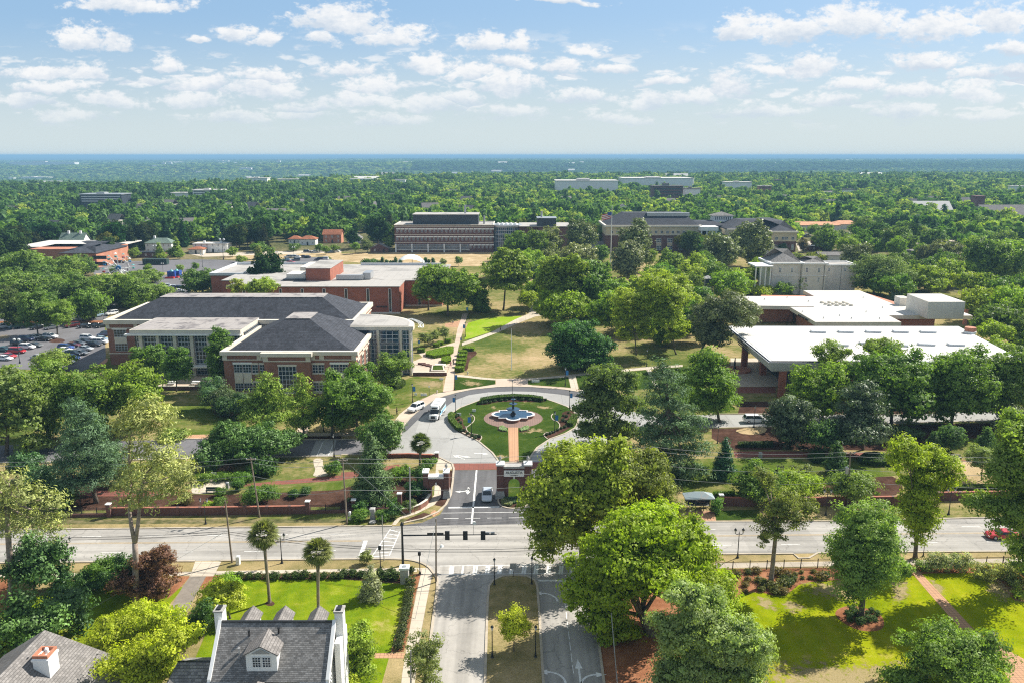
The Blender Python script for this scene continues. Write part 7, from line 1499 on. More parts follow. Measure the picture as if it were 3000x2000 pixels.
 za=12.0;st=[w(1825,132,za)[:2],w(2142,132,za)[:2],w(1935,62,za)[:2],w(1640,62,za)[:2]];MB().prism(st,6.6,za).build('stage_house','offwhite',Q);MB().sheet([((p[0]-st[0][0])*.98+st[0][0]+.2,(p[1]-st[0][1])*.98+st[0][1]+.3)for p in st],za+.04).build('stage_roof','roof_white',Q)
 for(x0,y0,x1,h_)in((1740,232,1830,9.3),(1572,165,1650,9.4)):a=w(x0,y0,6.6);b=w(x1,y0,6.6);MB().box(a[0],a[1],6.6,b[0],a[1]+4,h_).build('plant_room','offwhite',Q)
 for k in range(12):i,j=k%4,k//4;p=w(905+i*62+j*33,142+j*12,6.63);MB().lathe([(.8,0),(.6,.6),(.1,.8)],8,(p[0],p[1],6.63)).build('dome_skylight','cream',Q)
 for(x,y)in((410,113),(605,98),(790,130),(735,222),(1055,255),(920,275),(1285,222),(1160,277),(1400,280),(1260,100),(1425,185)):p=w(x,y,6.6);MB().lathe([(.16,6.6),(.16,7.2)],6,(p[0],p[1],0)).build('vent_pipe','steel',Q)
 t=w(700,245,5.9);q=w(800,300,5.9);mb=MB()
 for k in range(14):
  if k in(5,9):continue
  f=.06+k*.06;x_,y_=t[0]+(q[0]-t[0])*f,t[1]+(q[1]-t[1])*f;mb.box(x_-.2,y_-.22,5.7,x_+.02,y_+.15,6.3)
 mb.build('fascia_letters','darkmetal',Q)
def white_house():
 R_=T('white_house','white house with grey shingle roof, dormers and two end chimneys at the bottom edge','house',(-24.5,74,0))
 x0,x1,yr,zr,ze,d=-30.2,-18.6,73.8,10.0,5.9,4.1
 y0,y1=yr-d,yr+d
 mb=MB();mb.add([(x0,y0+.4,0),(x0,y1-.4,0),(x0,y1-.4,ze),(x0,yr,zr-.3),(x0,y0+.4,ze),(x1,y0+.4,0),(x1,y1-.4,0),(x1,y1-.4,ze),(x1,yr,zr-.3),(x1,y0+.4,ze)],[(0,4,3,2,1),(5,6,7,8,9),(0,5,9,4),(1,2,7,6)]);mb.build('wall','whitepaint',R_)
 mb=MB();gable(mb,x0,y0,x1,y1,ze,zr,'x',0,.22);mb.build('roof','shingle',R_)
 for x in(x0-.22,x1):
  m=MB();w_=.34
  for s_ in(-1,1):m.add([(x,yr+s_*d,ze-.6),(x+w_,yr+s_*d,ze-.6),(x+w_,yr,zr-.4),(x,yr,zr-.4),(x,yr+s_*d,ze+.22),(x+w_,yr+s_*d,ze+.22),(x+w_,yr,zr+.22),(x,yr,zr+.22)],[(4,5,6,7),(0,1,5,4),(0,4,7,3),(1,2,6,5),(0,3,2,1)])
  m.build('gable_parapet','whitepaint',R_)
 MB().box(x0,yr-.12,zr-.05,x1,yr+.12,zr+.09).build('ridge_cap','darkmetal',R_)
 for x,h_ in((x0-.75,10.85),(x1+.15,10.8)):
  c=MB().box(x,yr+.3,0,x+.85,yr+1.4,h_).build('chimney','whitepaint',R_);MB().box(x-.08,yr+.2,h_,x+.93,yr+1.5,h_+.18).build('chimney_cap','stone',c);MB().box(x+.2,yr+.45,h_+.18,x+.65,yr+1.25,h_+.34).build('flue','darkmetal',c)
 MB().box(x1+.33,yr-1.2,0,x1+.9,yr+2.4,8.2).build('chimney_breast','whitepaint',R_)
 def dormer(xc,yf,yb_,zf,ze_,zr_,w_,s_):
  dd=MB();dd.add([(xc-w_,yf,zf),(xc+w_,yf,zf),(xc+w_,yf,ze_),(xc,yf,zr_-.1),(xc-w_,yf,ze_),(xc-w_,yb_,zf),(xc+w_,yb_,zf),(xc+w_,yb_,ze_),(xc,yb_,zr_-.1),(xc-w_,yb_,ze_)],[(0,1,2,3,4),(1,6,7,2),(5,0,4,9),(9,8,7,6,5)])
  D_=dd.build('dormer','whitepaint',R_);g_=MB();gable(g_,xc-w_,min(yf,yb_),xc+w_,max(yf,yb_),ze_,zr_+.08,'y',.22,.12);g_.build('dormer_roof','shingle2',D_);return D_
 D_=dormer(-25.1,70.4,74.2,6.4,8.5,9.45,1.55,1)
 for x in(-26.0,-25.0):
  f=window(D_,x,70.4,7.05,.85,1.15,3,4,fm='whitepaint',t=.04);f.location=Vector((x,70.4,7.05))-R_.location
 MB().add([(-26.1,70.33,8.55),(-24.1,70.33,8.55),(-25.1,70.33,9.1)],[(0,1,2)]).build('louvre','stone',D_)
 for x in(-28.1,-24.6,-20.9):dormer(x,77.5,74.3,6.6,8.6,9.4,.8,-1)
 for y,z_ in((71.0,3.6),(75.6,3.6),(71.0,.9),(75.6,.9),(72.2,6.6),(74.9,6.6)):window(R_,x1,y,z_,.95,1.7 if z_<6 else 1.2,2,4,ang=math.pi/2,fm='whitepaint',t=.05)
 MB().box(x0-.3,y0-.15,ze-.35,-27.4,y0+.35,ze-.12).box(-21.2,y0-.15,ze-.35,x1+.2,y0+.35,ze-.12).build('gutter','whitepaint',R_)
 g_=MB();gable(g_,-26.6,65,-24.2,70.4,5.3,6.35,'y',.2,.15);g_.build('porch_roof','shingle2',R_);MB().box(-26.4,65.2,0,-24.4,70.3,5.2).build('porch','whitepaint',R_)
 for x,y,c_ in((-27.0,72.8,'darkmetal'),(-24.0,73.0,'darkmetal'),(-27.7,71.6,'steel')):MB().lathe([(.09,-.2),(.09,.45),(.14,.46),(.14,.6)],8,(x,y,zr-abs(y-yr))).build('roof_vent',c_,R_)
 MB().box(-34.6,64,0,x0-.25,74,4.3).build('wing_wall','whitepaint',R_);m=MB();m.add([(-35.2,64,2.8),(x0-.23,64,2.8),(x0-.23,72.8,6.0),(-34.6,72.8,6.0),(x0-.23,74.6,5.3),(-34.3,74.6,5.2),(-35.4,68,3.9)],[(0,1,2,3),(3,2,4,5),(0,3,6),(3,5,6)]);m.build('wing_roof','shingle',R_);MB().box(-34.6,72.7,5.95,x0-.24,72.9,6.06).build('ridge_cap','darkmetal',R_)
 G_=T('grey_roofed_house','house with a pale grey hip roof and white painted chimney in the bottom left corner','house',(-49.3,68,0))
 MB().box(-54.6,55,0,-44,75.9,4.2).build('wall','offwhite',G_);m=MB()
 m.add([(-49.3,74.9,8.3),(-49.3,50,8.3),(-43.2,76.6,4.1),(-43.2,50,4.1),(-55.3,76.6,4.1),(-55.3,50,4.1),(-40.5,74.8,3.9),(-40.5,50,3.9)],[(0,1,3,2),(0,4,5,1),(0,2,4),(2,3,7,6)]);m.build('roof','shingle2',G_)
 m=MB();m.add([(-53,70.5,7.2),(-53,58,7.2),(-50.2,70.5,5.6),(-50.2,58,5.6),(-56.5,70.5,4.9),(-56.5,58,4.9)],[(0,1,3,2),(0,4,5,1),(0,2,4)]);m.build('side_gable_roof','shingle',G_)
 c=MB().box(-47.7,69.9,4.5,-46.15,71.6,8.3).box(-47.8,69.8,8.0,-46.05,71.7,8.2).build('chimney','whitepaint',G_);m=MB();ring(m,-47.7,69.9,-46.15,71.6,8.3,8.62,.2);m.box(-47.0,70.1,8.3,-46.85,71.4,8.6);m.build('chimney_crown','brick_or',c);MB().lathe([(.22,8.3),(.2,8.8),(.1,8.9)],10,(-46.8,70.9,0)).build('flue','whitepaint',c)
 MB().box(-48.9,70.5,7.3,-48.6,70.8,7.9).build('roof_vent','darkmetal',G_)
HN=[0]
def house(r,x,y,w,d,h,rh,roof,wallm,label,axis='x',nw=3,kind='gable',cat='house',name='house',wing=None,chim=0,ang=0):
 w*=.6;d*=.7;h*=.8;rh*=.62
 b=P(r,x,y);x0,y0=b[0]-w/2,b[1];zb=float(terr(b[0],b[1]));b=(b[0],b[1],zb)
 R_=T(name,label,cat,b);MB().box(x0,y0,zb-2,x0+w,y0+d,zb+h).build('wall',wallm,R_)
 m=MB()
 if kind=='gable':
  gable(m,x0,y0,x0+w,y0+d,zb+h,zb+h+rh,axis,.5)
  g=MB()
  if axis=='x':
   for xx in(x0,x0+w-.02):g.add([(xx,y0,zb+h),(xx,y0+d,zb+h),(xx,y0+d/2,zb+h+rh*.93),(xx+.02,y0,zb+h),(xx+.02,y0+d,zb+h),(xx+.02,y0+d/2,zb+h+rh*.93)],[(0,1,2),(5,4,3)])
  else:g.add([(x0,y0,zb+h),(x0+w,y0,zb+h),(x0+w/2,y0,zb+h+rh*.93),(x0,y0+.02,zb+h),(x0+w,y0+.02,zb+h),(x0+w/2,y0+.02,zb+h+rh*.93)],[(0,1,2),(5,4,3)])
  g.build('gable_end',wallm,R_)
 elif kind=='hip':k=min(w,d)/2-.2;hip(m,(x0-.5,y0-.5,x0+w+.5,y0+d+.5),zb+h,(x0+k,y0+k,x0+w-k,y0+d-k),zb+h+rh)
 else:m.box(x0-.3,y0-.3,zb+h,x0+w+.3,y0+d+.3,zb+h+rh)
 m.build('roof',roof,R_)
 for k in range(nw):
  for zz in([.9]if h<4.6 else[.9,3.6]if h<8 else[1,4,7]):
   if k==nw//2 and zz==.9 and name=='house':MB().box(x0+w*(k+.5)/nw-.5,y0-.08,zb,x0+w*(k+.5)/nw+.5,y0,zb+2.2).build('door','darkmetal',R_);continue
   window(R_,x0+w*(k+.5)/nw-.45,y0,zb+zz,.9,1.3,2,2,fm='whitepaint',t=.12)
 for k in range(chim):MB().box(x0+w*(.25+.5*k),y0+d*.4,zb+h,x0+w*(.25+.5*k)+1.1,y0+d*.4+1.1,zb+h+rh+1.2).build('chimney',wallm,R_)
 return R_
def town():
 A,U=fr(0,640,3.92)
 H_=house
 R_=T('salmon_brick_block','long salmon brick building with pale and dark flat roofs left of the ferris wheel','building',P('A',400,870));Y=420
 a,b=A(560,480,Y)[0],A(1200,480,Y)[0];zt=hz(Y,640+400/3.92);c0=A(180,400,Y+25)[0]
 MB().box(a-18,Y+14,0,b-6,Y+40,zt+.5).box(A(1010,480,Y)[0],Y-8,0,b,Y+26,zt+1).box(c0,Y+26,0,a+10,Y+60,zt).build('wall','brick_or',R_)
 m=MB();hip(m,(a+4,Y+12,b-8,Y+42),zt+.6,(a+20,Y+24,b-24,Y+30),zt+3.5);hip(m,(A(1005,480,Y)[0]-10,Y-9,b+.5,Y+27),zt+1.1,(A(1005,480,Y)[0]+2,Y+6,b-14,Y+14),zt+3.6);m.build('roof','slate',R_)
 MB().box(c0-1,Y+25,zt,a+22,Y+61,zt+.5).build('roof_deck','roof_white',R_)
 for k in range(3):window(R_,A(1065+48*k,480,Y-8)[0],Y-8,zt-2.2,3,1.8,2,2,t=.15,fm='darkmetal');window(R_,A(1065+48*k,480,Y-8)[0],Y-8,1,3,2,2,2,t=.15,fm='darkmetal')
 H_('A',500,790,24,12,8,7,'greenroof','whitepaint','large white house with pale green gable roof and chimneys behind the salmon brick block',nw=5,chim=2)
 H_('A',1095,800,26,12,7,4.5,'greenroof','whitepaint','white house with green hip roof right of the pyramidal tree',nw=5,kind='hip',chim=1)
 H_('A',1030,835,26,9,3.4,.6,'darkmetal','brick_dark','low dark brick building at the edge of the far lot',nw=4,kind='flat',name='low_building',cat='building')
 H_('A',900,730,22,11,7,3.5,'shingle2','brick_dark','dark grey roofed house behind the thin tree',nw=3,kind='hip')
 H_('A',1030,650,18,11,8,4,'shingle2','offwhite','cream house with hip roof and chimneys in the trees',kind='hip',chim=2)
 H_('A',1165,690,16,11,7,5,'shingle','whitepaint','white house with a grey gabled dormer in the trees',axis='y')
 H_('A',1385,665,20,11,7,6,'shingle2','whitepaint','white gabled house high in the trees',axis='y',chim=1)
 H_('A',1450,800,34,12,6,1,'roof_white','whitepaint','rambling white stucco house with flat roof by the lot',kind='flat',nw=6,chim=2)
 H_('A',1350,810,14,9,3.5,2,'redtile','offwhite','small stucco house with reddish roof beside the rambling white house',kind='hip')
 H_('A',2120,750,17,10,5,3,'redtile','whitepaint','white house with two red tile roofs near the brick hall',kind='hip')
 H_('A',2030,740,13,9,4,3,'redtile','whitepaint','smaller white annex with red tile roof',kind='hip')
 H_('A',2290,735,20,11,7,5,'redtile','brick_or','tall house with bright orange tile roof')
 H_('B',90,735,15,9,4,5,'shingle','offwhite','cream gabled house left of the little brick house',axis='y')
 H_('B',262,802,18,9,3.3,4.5,'shingle','brick_dark','little brick house with steep grey gable beside the brick hall',axis='y',nw=2)
 H_('B',1285,830,8,7,5,3,'shingle','brick_red','tiny brick gabled pavilion half hidden behind trees',axis='y',nw=1)
 H_('B',1790,790,22,12,4,4,'shingle2','offwhite','low house with pale grey roofs left of the cream hall',nw=4)
 H_('B',1945,545,24,14,8,7,'shingle2','whitepaint','white gabled house in the woods beyond the cream hall',axis='y')
 H_('B',1470,460,26,16,8,5,'redtile','offwhite','house with pinkish red roof in the far woods',kind='hip')
 H_('C',870,655,80,18,6,3.5,'redroof2','offwhite','long low building with pale orange roof right of the cream hall',nw=14,kind='hip',name='long_building',cat='building')
 H_('C',1130,640,34,16,5,4,'redroof2','offwhite','end block with pale orange roof right of the long building',nw=5,kind='hip',name='low_building',cat='building')
 H_('C',1625,850,24,12,5.5,1.2,'shingle','offwhite','pale gatehouse with flat dark roof among the trees',nw=3,kind='flat')
 H_('C',1060,870,32,10,5,2.5,'shingle2','offwhite','cream arcade building with arched window behind the villa',nw=4)
 H_('C',610,840,14,12,7,4,'shingle2','offwhite','cream house with grey roof before the right wing of the hall',axis='y',nw=2)
 H_('C',940,790,22,7,3.5,.5,'darkmetal','brick_dark','dark brick wall pavilion in front of the far car park',nw=2,kind='flat',name='low_building',cat='building')
 H_('C',1730,540,60,26,6,13,'roof_white','offwhite','church with a large white gabled roof in the right woods',nw=4,name='church',cat='church')
 H_('C',2290,600,90,30,9,13,'shingle2','offwhite','church with a long grey gabled roof at the right edge',nw=6,name='church',cat='church')
 H_('C',2040,545,14,14,22,2,'brick_dark','brick_dark','square dark brick church tower left of the grey roof',nw=0,kind='flat',name='church_tower',cat='tower')
 for(r,x0,x1,yt,yb,rm,wm,lb)in[('A',557,840,402,455,'steel','navy','dark striped office block standing out of the left woods'),('A',1330,1525,372,415,'roof_white','offwhite','white hospital like block in the left distance'),('A',1180,1328,392,412,'roof_white','offwhite','low pale building left of the white distant block'),('B',1480,1905,308,362,'roof_white','offwhite','long white warehouse beyond the woods, left of the pair'),('B',1940,2420,290,325,'roof_white','offwhite','larger white warehouse beyond the woods, right of the pair'),('B',2145,2352,345,415,'shingle2','brick_dark','grey brick apartment block before the white warehouse'),('C',0,120,362,410,'shingle2','offwhite','pale roofed block beside the apartment block'),('C',0,78,292,320,'roof_white','offwhite','small white building beyond the cream hall'),('C',295,475,318,350,'roof_white','offwhite','low white building in the right middle distance'),('C',525,610,345,378,'roof_grey','brick_or','red brick building in the right middle distance'),('C',1110,1175,368,400,'shingle2','offwhite','pale house roof above the right woods'),('C',640,705,300,322,'shingle2','brick_dark','brownish block on the right woods skyline'),('C',2265,2352,345,372,'roof_white','offwhite','white roof at the far right woods edge'),('A',130,320,282,296,'roof_white','offwhite','far white sheds in the left valley'),('A',40,95,284,296,'roof_white','offwhite','small white shed at the left edge of the valley'),('A',1700,1842,288,314,'roof_white','offwhite','far white factory in the left valley'),('A',1900,2068,298,312,'roof_white','offwhite','far pale factory right of the other in the valley'),('B',60,240,294,304,'roof_white','offwhite','far white sheds in the centre valley'),('B',370,440,300,316,'roof_white','offwhite','small far white block left of centre'),('A',65,515,178,196,'roof_white','offwhite','very long pale plant on the far left plain'),('A',1490,1570,168,180,'roof_white','offwhite','small pale plant on the far plain'),('A',1906,1932,166,187,'offwhite','offwhite','lone pale tower block on the far plain'),('A',1115,1138,180,197,'offwhite','offwhite','left pale silo on the far plain'),('A',1155,1183,178,197,'offwhite','offwhite','right pale silo on the far plain'),('A',1650,1730,217,228,'roof_white','offwhite','low pale block on the left plain'),('C',1860,1910,158,168,'offwhite','offwhite','pale block near the right horizon')]:
  xm,tp=(x0+x1)/2,11.0;c=None
  for q in np.geomspace(600,36000,900):
   c=atY(r,xm,yb,q)
   if c[2]<=float(terr(c[0],q))+tp:break
  Yd=c[1];zb=float(terr(c[0],Yd));a,b=atY(r,x0,yb,Yd)[0],atY(r,x1,yb,Yd)[0];zz=HZ(r,Yd,yt);d=min(60,(b-a)*.5)
  R_=T('far_building',lb,'building',(c[0],Yd,zb));MB().box(a,Yd,zb-5,b,Yd+d,zz).build('wall','whitepaint' if wm=='offwhite' else wm,R_);e=(zz-c[2])
  MB().box(a-1,Yd-1,zz,b+1,Yd+d+1,zz+.8).box(a+(b-a)*.35,Yd+4,zz,a+(b-a)*.55,Yd+d*.6,zz+e*.3).build('roof',rm,R_)
  if Yd<3500 and wm!='offwhite' or 'hospital' in lb:
   for k in range(3):MB().box(a+1,Yd-.15,c[2]+e*(.1+.3*k),b-1,Yd-.02,c[2]+e*(.22+.3*k)).build('window_band','glass' if wm!='navy' else 'fascia',R_)
  CLEAR.append((c[0]-(b-a)*.25,Yd,(b-a)*.33));CLEAR.append((c[0]+(b-a)*.25,Yd,(b-a)*.33))
def far_roofs():
 pr=None;rs=random.Random(4);lb='pale roofed house half hidden in the far woods'
 for r,x,y in[('A',365,605),('A',650,505),('A',940,490),('A',1010,485),('A',1160,455),('A',1555,472),('A',1740,472),('A',2110,450),('A',1260,590),('A',60,500),('B',20,430),('B',180,470),('B',345,410),('B',610,478),('B',870,430),('B',865,495),('B',1530,430),('B',2140,425),('B',2240,445),('C',1000,392),('C',1150,385),('C',1000,452),('C',1390,472),('C',1550,447),('C',1720,430),('C',1930,438),('C',215,425),('C',20,425),('B',1100,410),('B',760,380),('C',700,420),('C',800,350),('C',1600,350),('A',800,560),('A',1900,520)]:
  b=P(r,x,y,9.0);z0=float(terr(b[0],b[1]))
  if pr is None:
   pr=T('far_house',lb,'house',(0,0,0),'pale roofed houses in the far woods');MB().box(-7,-4.5,0,7,4.5,7.5).build('wall','offwhite',pr);g=MB();gable(g,-7,-4.5,7,4.5,7.5,12,'x',.5);g.build('roof','shingle2',pr);o=pr
  else:o=copy_tree(pr)
  s=rs.uniform(.8,1.3);o.location=(b[0],b[1],z0);o.scale=(s,s,1);o.rotation_euler=(0,0,rs.uniform(-.6,.6));CLEAR.append((b[0],b[1],12))
VR=[]
def valley_roofs():
 src=[o for o in SC.objects if o.name.startswith('far_house')and o.parent is None][0];rs=random.Random(21)
 for k in range(70):
  y=rs.uniform(1700,8500);x=y*rs.uniform(-.7,.7);c=copy_tree(src);s=rs.uniform(2,5);c.location=(x,y,float(terr(x,y)));c.scale=(s,s*.6,rs.uniform(1.1,1.7));c.rotation_euler=(0,0,rs.uniform(-.5,.5));c['label']='tiny pale building scattered over the distant valley';c['group']='tiny pale buildings in the distant valley';CLEAR.append((x,y,10*s))
  for ch in c.children:
   if ch.name.startswith('roof'):
    if not VR:me=ch.data.copy();me.materials.clear();me.materials.append(M['roof_white']);VR.append(me)
    ch.data=VR[0]
def clears():
 for o in list(SC.objects):
  if o.parent is None and o.get('category')in('house','church','building','tower')and 500<o.location.y<900 or(o.get('category')=='house' and o.location.y>330):CLEAR.append((o.location.x,o.location.y,15 if o.get('category')=='house' else 30))
#vehicles
CARP={}
SH=dict(sedan=([(-2.38,.72,.42,.78),(-2.3,.86,.28,.94),(-1.5,.91,.22,.99),(0,.92,.2,.96),(1.1,.91,.2,.93),(1.9,.88,.24,.80),(2.3,.78,.3,.66),(2.4,.62,.36,.55)],(-1.75,1.15,-1.0,.35,1.44),1.42,.33),suv=([(-2.35,.78,.45,.95),(-2.28,.9,.32,1.08),(-1.4,.95,.28,1.12),(0,.95,.27,1.1),(1.1,.94,.27,1.08),(1.9,.92,.3,.98),(2.28,.84,.36,.86),(2.38,.7,.42,.7)],(-2.2,1.2,-1.95,.45,1.74),1.42,.37),minivan=([(-2.5,.8,.42,.98),(-2.42,.93,.3,1.1),(-1.4,.98,.25,1.12),(0,.98,.24,1.08),(1.3,.96,.24,1.0),(2.1,.92,.28,.85),(2.5,.8,.34,.68),(2.58,.65,.4,.55)],(-2.35,1.75,-2.0,.7,1.76),1.5,.35),coupe=([(-2.35,.75,.4,.8),(-2.25,.9,.27,.98),(-1.3,.96,.2,1.0),(0,.95,.18,.9),(1.1,.94,.18,.86),(1.9,.9,.22,.76),(2.25,.8,.28,.62),(2.35,.65,.34,.5)],(-1.85,.8,-.85,.1,1.3),1.4,.34),pickup=([(-2.85,.85,.5,.9),(-2.8,.96,.4,1.05),(-.9,.98,.36,1.08),(0,.98,.36,1.1),(1.2,.97,.36,1.12),(2.1,.95,.38,1.05),(2.75,.88,.42,.95),(2.85,.75,.5,.7)],(-.85,1.5,-.7,.75,1.85),1.75,.4))
def car_proto(kind):
 st,(a,b,c,d,zr),wx,wr=SH[kind];root=T('parked_car','','car');mb=MB();n=10
 for k,(x,w,z0,z1)in enumerate(st):
  zm=(z0+z1)*.5;mb.v+=[(x,-w*.9,z0),(x,-w,z0+.12),(x,-w,zm),(x,-w*.97,z1-.08),(x,-w*.86,z1),(x,w*.86,z1),(x,w*.97,z1-.08),(x,w,zm),(x,w,z0+.12),(x,w*.9,z0)]
 for k in range(len(st)-1):mb.f+=[(k*n+j,k*n+(j+1)%n,(k+1)*n+(j+1)%n,(k+1)*n+j)for j in range(n)]
 mb.f+=[tuple(range(n-1,-1,-1)),tuple((len(st)-1)*n+j for j in range(n))]
 if kind=='pickup':mb.box(-2.7,-.78,1.06,-1.0,.78,1.09)
 mb.build('body','carpaint',root,loc=(0,0,0))
 zb=max(s[3]for s in st)-.06;w=st[3][1]
 MB().prism([(a,-w*.9),(b,-w*.86),(b,w*.86),(a,w*.9)],zb,zr-.05,[(c,-w*.72),(d,-w*.7),(d,w*.7),(c,w*.72)]).build('window_glass','carglass',root,loc=(0,0,0))
 r=MB().prism([(c-.06,-w*.74),(d+.05,-w*.72),(d+.05,w*.72),(c-.06,w*.74)],zr-.06,zr,[(c+.05,-w*.68),(d-.05,-w*.66),(d-.05,w*.66),(c+.05,w*.68)])
 for s_ in(-1,1):
  for(p,q)in(((a,s_*w*.9,zb),(c,s_*w*.73,zr-.04)),((b,s_*w*.86,zb),(d,s_*w*.71,zr-.04)),(((a+b)*.45,s_*w*.9,zb),((c+d)*.5,s_*w*.73,zr-.04))):r.tube([p,q],.045,4)
 r.build('roof','carpaint',root,loc=(0,0,0))
 if kind=='pickup':MB().box(-2.68,-.8,1.085,-1.0,.8,1.11).build('cargo_bed','darkmetal',root,loc=(0,0,0))
 for sx in(-1,1):
  for sy in(-1,1):
   t=MB().tube([(0,-.11,0),(0,.11,0)],wr,14).build('wheel','rubber',root,loc=(sx*wx,sy*(w-.1),wr));MB().tube([(0,-.125,0),(0,.125,0)],wr*.6,10).build('rim','rim',t,loc=(0,0,0))
 xf=st[-2][0];zf=st[-2][3];xb=st[0][0]
 for s_ in(-1,1):
  MB().box(xf-.18,s_*.62-.16,zf-.16,xf+.06,s_*.62+.16,zf-.02).build('headlight','headlamp',root,loc=(0,0,0));MB().box(xb-.03,s_*.66-.13,st[1][3]-.3,xb+.14,s_*.66+.13,st[1][3]-.1).build('tail_light','taillamp',root,loc=(0,0,0))
 MB().box(xf-.05,-.45,zf-.3,xf+.08,.45,zf-.14).build('grille','darkmetal',root,loc=(0,0,0))
 return root
def car(kind,p,ang,col,label,name='parked_car',cat='car',group=None):
 if kind not in CARP:c=CARP[kind]=car_proto(kind)
 else:c=copy_tree(CARP[kind])
 c.name=name;c.location=(p[0],p[1],.03);c.rotation_euler=(0,0,math.radians(ang));c['label']=label;c['category']=cat
 if group:c['group']=group
 color_tree(c,col+(1,));return c
CC=dict(white=(.78,.78,.78),silver=(.42,.44,.46),black=(.012,.013,.016),grey=(.12,.13,.14),blue=(.02,.06,.25),red=(.42,.015,.02),navy=(.015,.025,.07),maroon=(.10,.015,.02),teal=(.02,.08,.09),lightblue=(.25,.35,.42),burgundy=(.12,.02,.02))
def vehicles():
 car('sedan',P('K',1005,288),-90,(.50,.54,.60),'silver sedan driving out between the gates','silver_car')
 car('suv',P('E',515,708),240,CC['white'],'white hatchback stopped at the kerb of the circle drive','white_car')
 car('pickup',P('E',1712,612),155,CC['white'],'white pickup truck at the right of the circle drive','pickup_truck','truck')
 car('minivan',P('F',495,790),0,CC['white'],'white minivan on the road right of the circle','white_minivan','van')
 car('coupe',P('L',2195,565),178,(.45,.01,.015),'bright red sports car on the street at the right edge','red_sports_car')
 p=P('E',660,745);b=T('shuttle_bus','white and blue shuttle bus rounding the circle','bus',(p[0],p[1],.03),None,math.radians(-98));L=lambda mb,nm,mt:mb.build(nm,mt,b,loc=(0,0,0))
 L(MB().prism([(-4.1,-1.15),(2.0,-1.15),(2.0,1.15),(-4.1,1.15)],.45,2.95,[(-4.0,-1.08),(1.7,-1.08),(1.7,1.08),(-4.0,1.08)]),'body','whitepaint')
 L(MB().prism([(2.0,-1.0),(4.0,-.95),(4.0,.95),(2.0,1.0)],.45,1.35,[(2.0,-.95),(3.8,-.85),(3.8,.85),(2.0,.95)]),'hood','whitepaint')
 L(MB().prism([(1.9,-.98),(3.0,-.92),(3.0,.92),(1.9,.98)],1.36,2.25,[(1.9,-.9),(2.35,-.85),(2.35,.85),(1.9,.9)]),'windscreen','carglass')
 L(MB().prism([(1.7,-1.0),(2.6,-.85),(2.6,.85),(1.7,1.0)],2.26,2.9,[(1.7,-.95),(2.1,-.8),(2.1,.8),(1.7,.95)]),'brow','whitepaint');L(MB().box(2.4,-.6,2.42,2.62,.6,2.7),'destination_sign','darkmetal')
 for s_ in(-1,1):
  for k in range(5):L(MB().box(-3.8+k*1.15,s_*1.13-.02,1.6,-2.85+k*1.15,s_*1.13+.02,2.4),'side_window','carglass')
  L(MB().box(-4.0,s_*1.155-.01,.7,1.9,s_*1.155+.01,1.45),'side_stripe','lampblue');L(MB().box(3.86,s_*.65-.16,.85,4.04,s_*.65+.16,1.1),'headlight','headlamp');L(MB().box(2.2,s_*1.3-.12,1.5,2.35,s_*1.3+.12,1.95),'mirror','darkmetal')
  for x in(-2.6,2.7):w=MB().tube([(0,-.14,0),(0,.14,0)],.42,14).build('wheel','rubber',b,loc=(x,s_*.98,.42));MB().tube([(0,-.155,0),(0,.155,0)],.24,10).build('rim','rim',w,loc=(0,0,0))
 L(MB().box(3.85,-.45,.6,4.03,.45,1.1),'grille','darkmetal');L(MB().box(3.9,-.95,.38,4.15,.95,.58),'bumper','steel');L(MB().box(-2.6,-.45,2.95,-1.4,.45,3.08),'roof_hatch','fascia');L(MB().box(-2.2,-.02,2.96,-2.1,.02,3.1).box(.5,-.5,2.95,.9,.5,3.06),'roof_vent','fascia')
 z=lambda x,y:un(x/5.8725,900+y/5.8725)
 rows=[('front group of left car park',[(80,905,'white','sedan'),(150,865,'red','sedan'),(300,785,'red','minivan'),(75,755,'teal','sedan'),(470,715,'white','suv'),(600,680,'grey','sedan'),(320,650,'black','suv'),(455,580,'navy','suv'),(760,575,'black','coupe'),(610,545,'silver','sedan'),(870,535,'white','suv')],-8),('right group of left car park',[(1510,560,'white','suv'),(1750,575,'lightblue','sedan'),(1730,625,'white','suv'),(1455,620,'black','sedan'),(1620,665,'black','sedan'),(1350,650,'grey','sedan'),(1250,680,'maroon','sedan'),(1140,725,'blue','suv'),(1470,740,'silver','sedan'),(1110,765,'white','sedan'),(1390,810,'grey','sedan'),(1270,835,'black','suv'),(1240,895,'blue','sedan'),(960,830,'white','sedan'),(840,900,'silver','sedan'),(1040,960,'white','suv'),(1140,965,'white','sedan'),(680,890,'silver','sedan')],-8),('middle row of left car park',[(50,365,'white','suv'),(280,365,'teal','suv'),(650,375,'black','sedan'),(890,375,'grey','sedan'),(1240,345,'burgundy','suv'),(1460,350,'black','sedan'),(1625,345,'black','sedan'),(1755,345,'black','sedan'),(1805,500,'navy','suv')],235),('shaded back row of left car park',[(300,185,'silver','sedan'),(1300,160,'black','sedan'),(1400,165,'navy','sedan'),(1530,165,'black','suv'),(1670,170,'lightblue','suv'),(1930,135,'white','suv'),(1370,55,'white','sedan'),(1500,45,'black','sedan'),(230,70,'blue','sedan'),(1280,50,'black','sedan')],240)]
 for nm,lst,a in rows:
  srt=sorted(lst,key=lambda q:q[0])
  for x,y,c,k in lst:
   i=srt.index((x,y,c,k))+1
   car(k,z(x,y),a+rnd.uniform(-4,4),CC[c],'%s %s in %s, %s from left'%({'lightblue':'light blue'}.get(c,c),k if k!='suv' else 'SUV',nm,['first','second','third','fourth','fifth','sixth','seventh','eighth','ninth','tenth','eleventh','twelfth','thirteenth','fourteenth','fifteenth','sixteenth','seventeenth','eighteenth'][i-1]),group='cars parked in the '+nm)
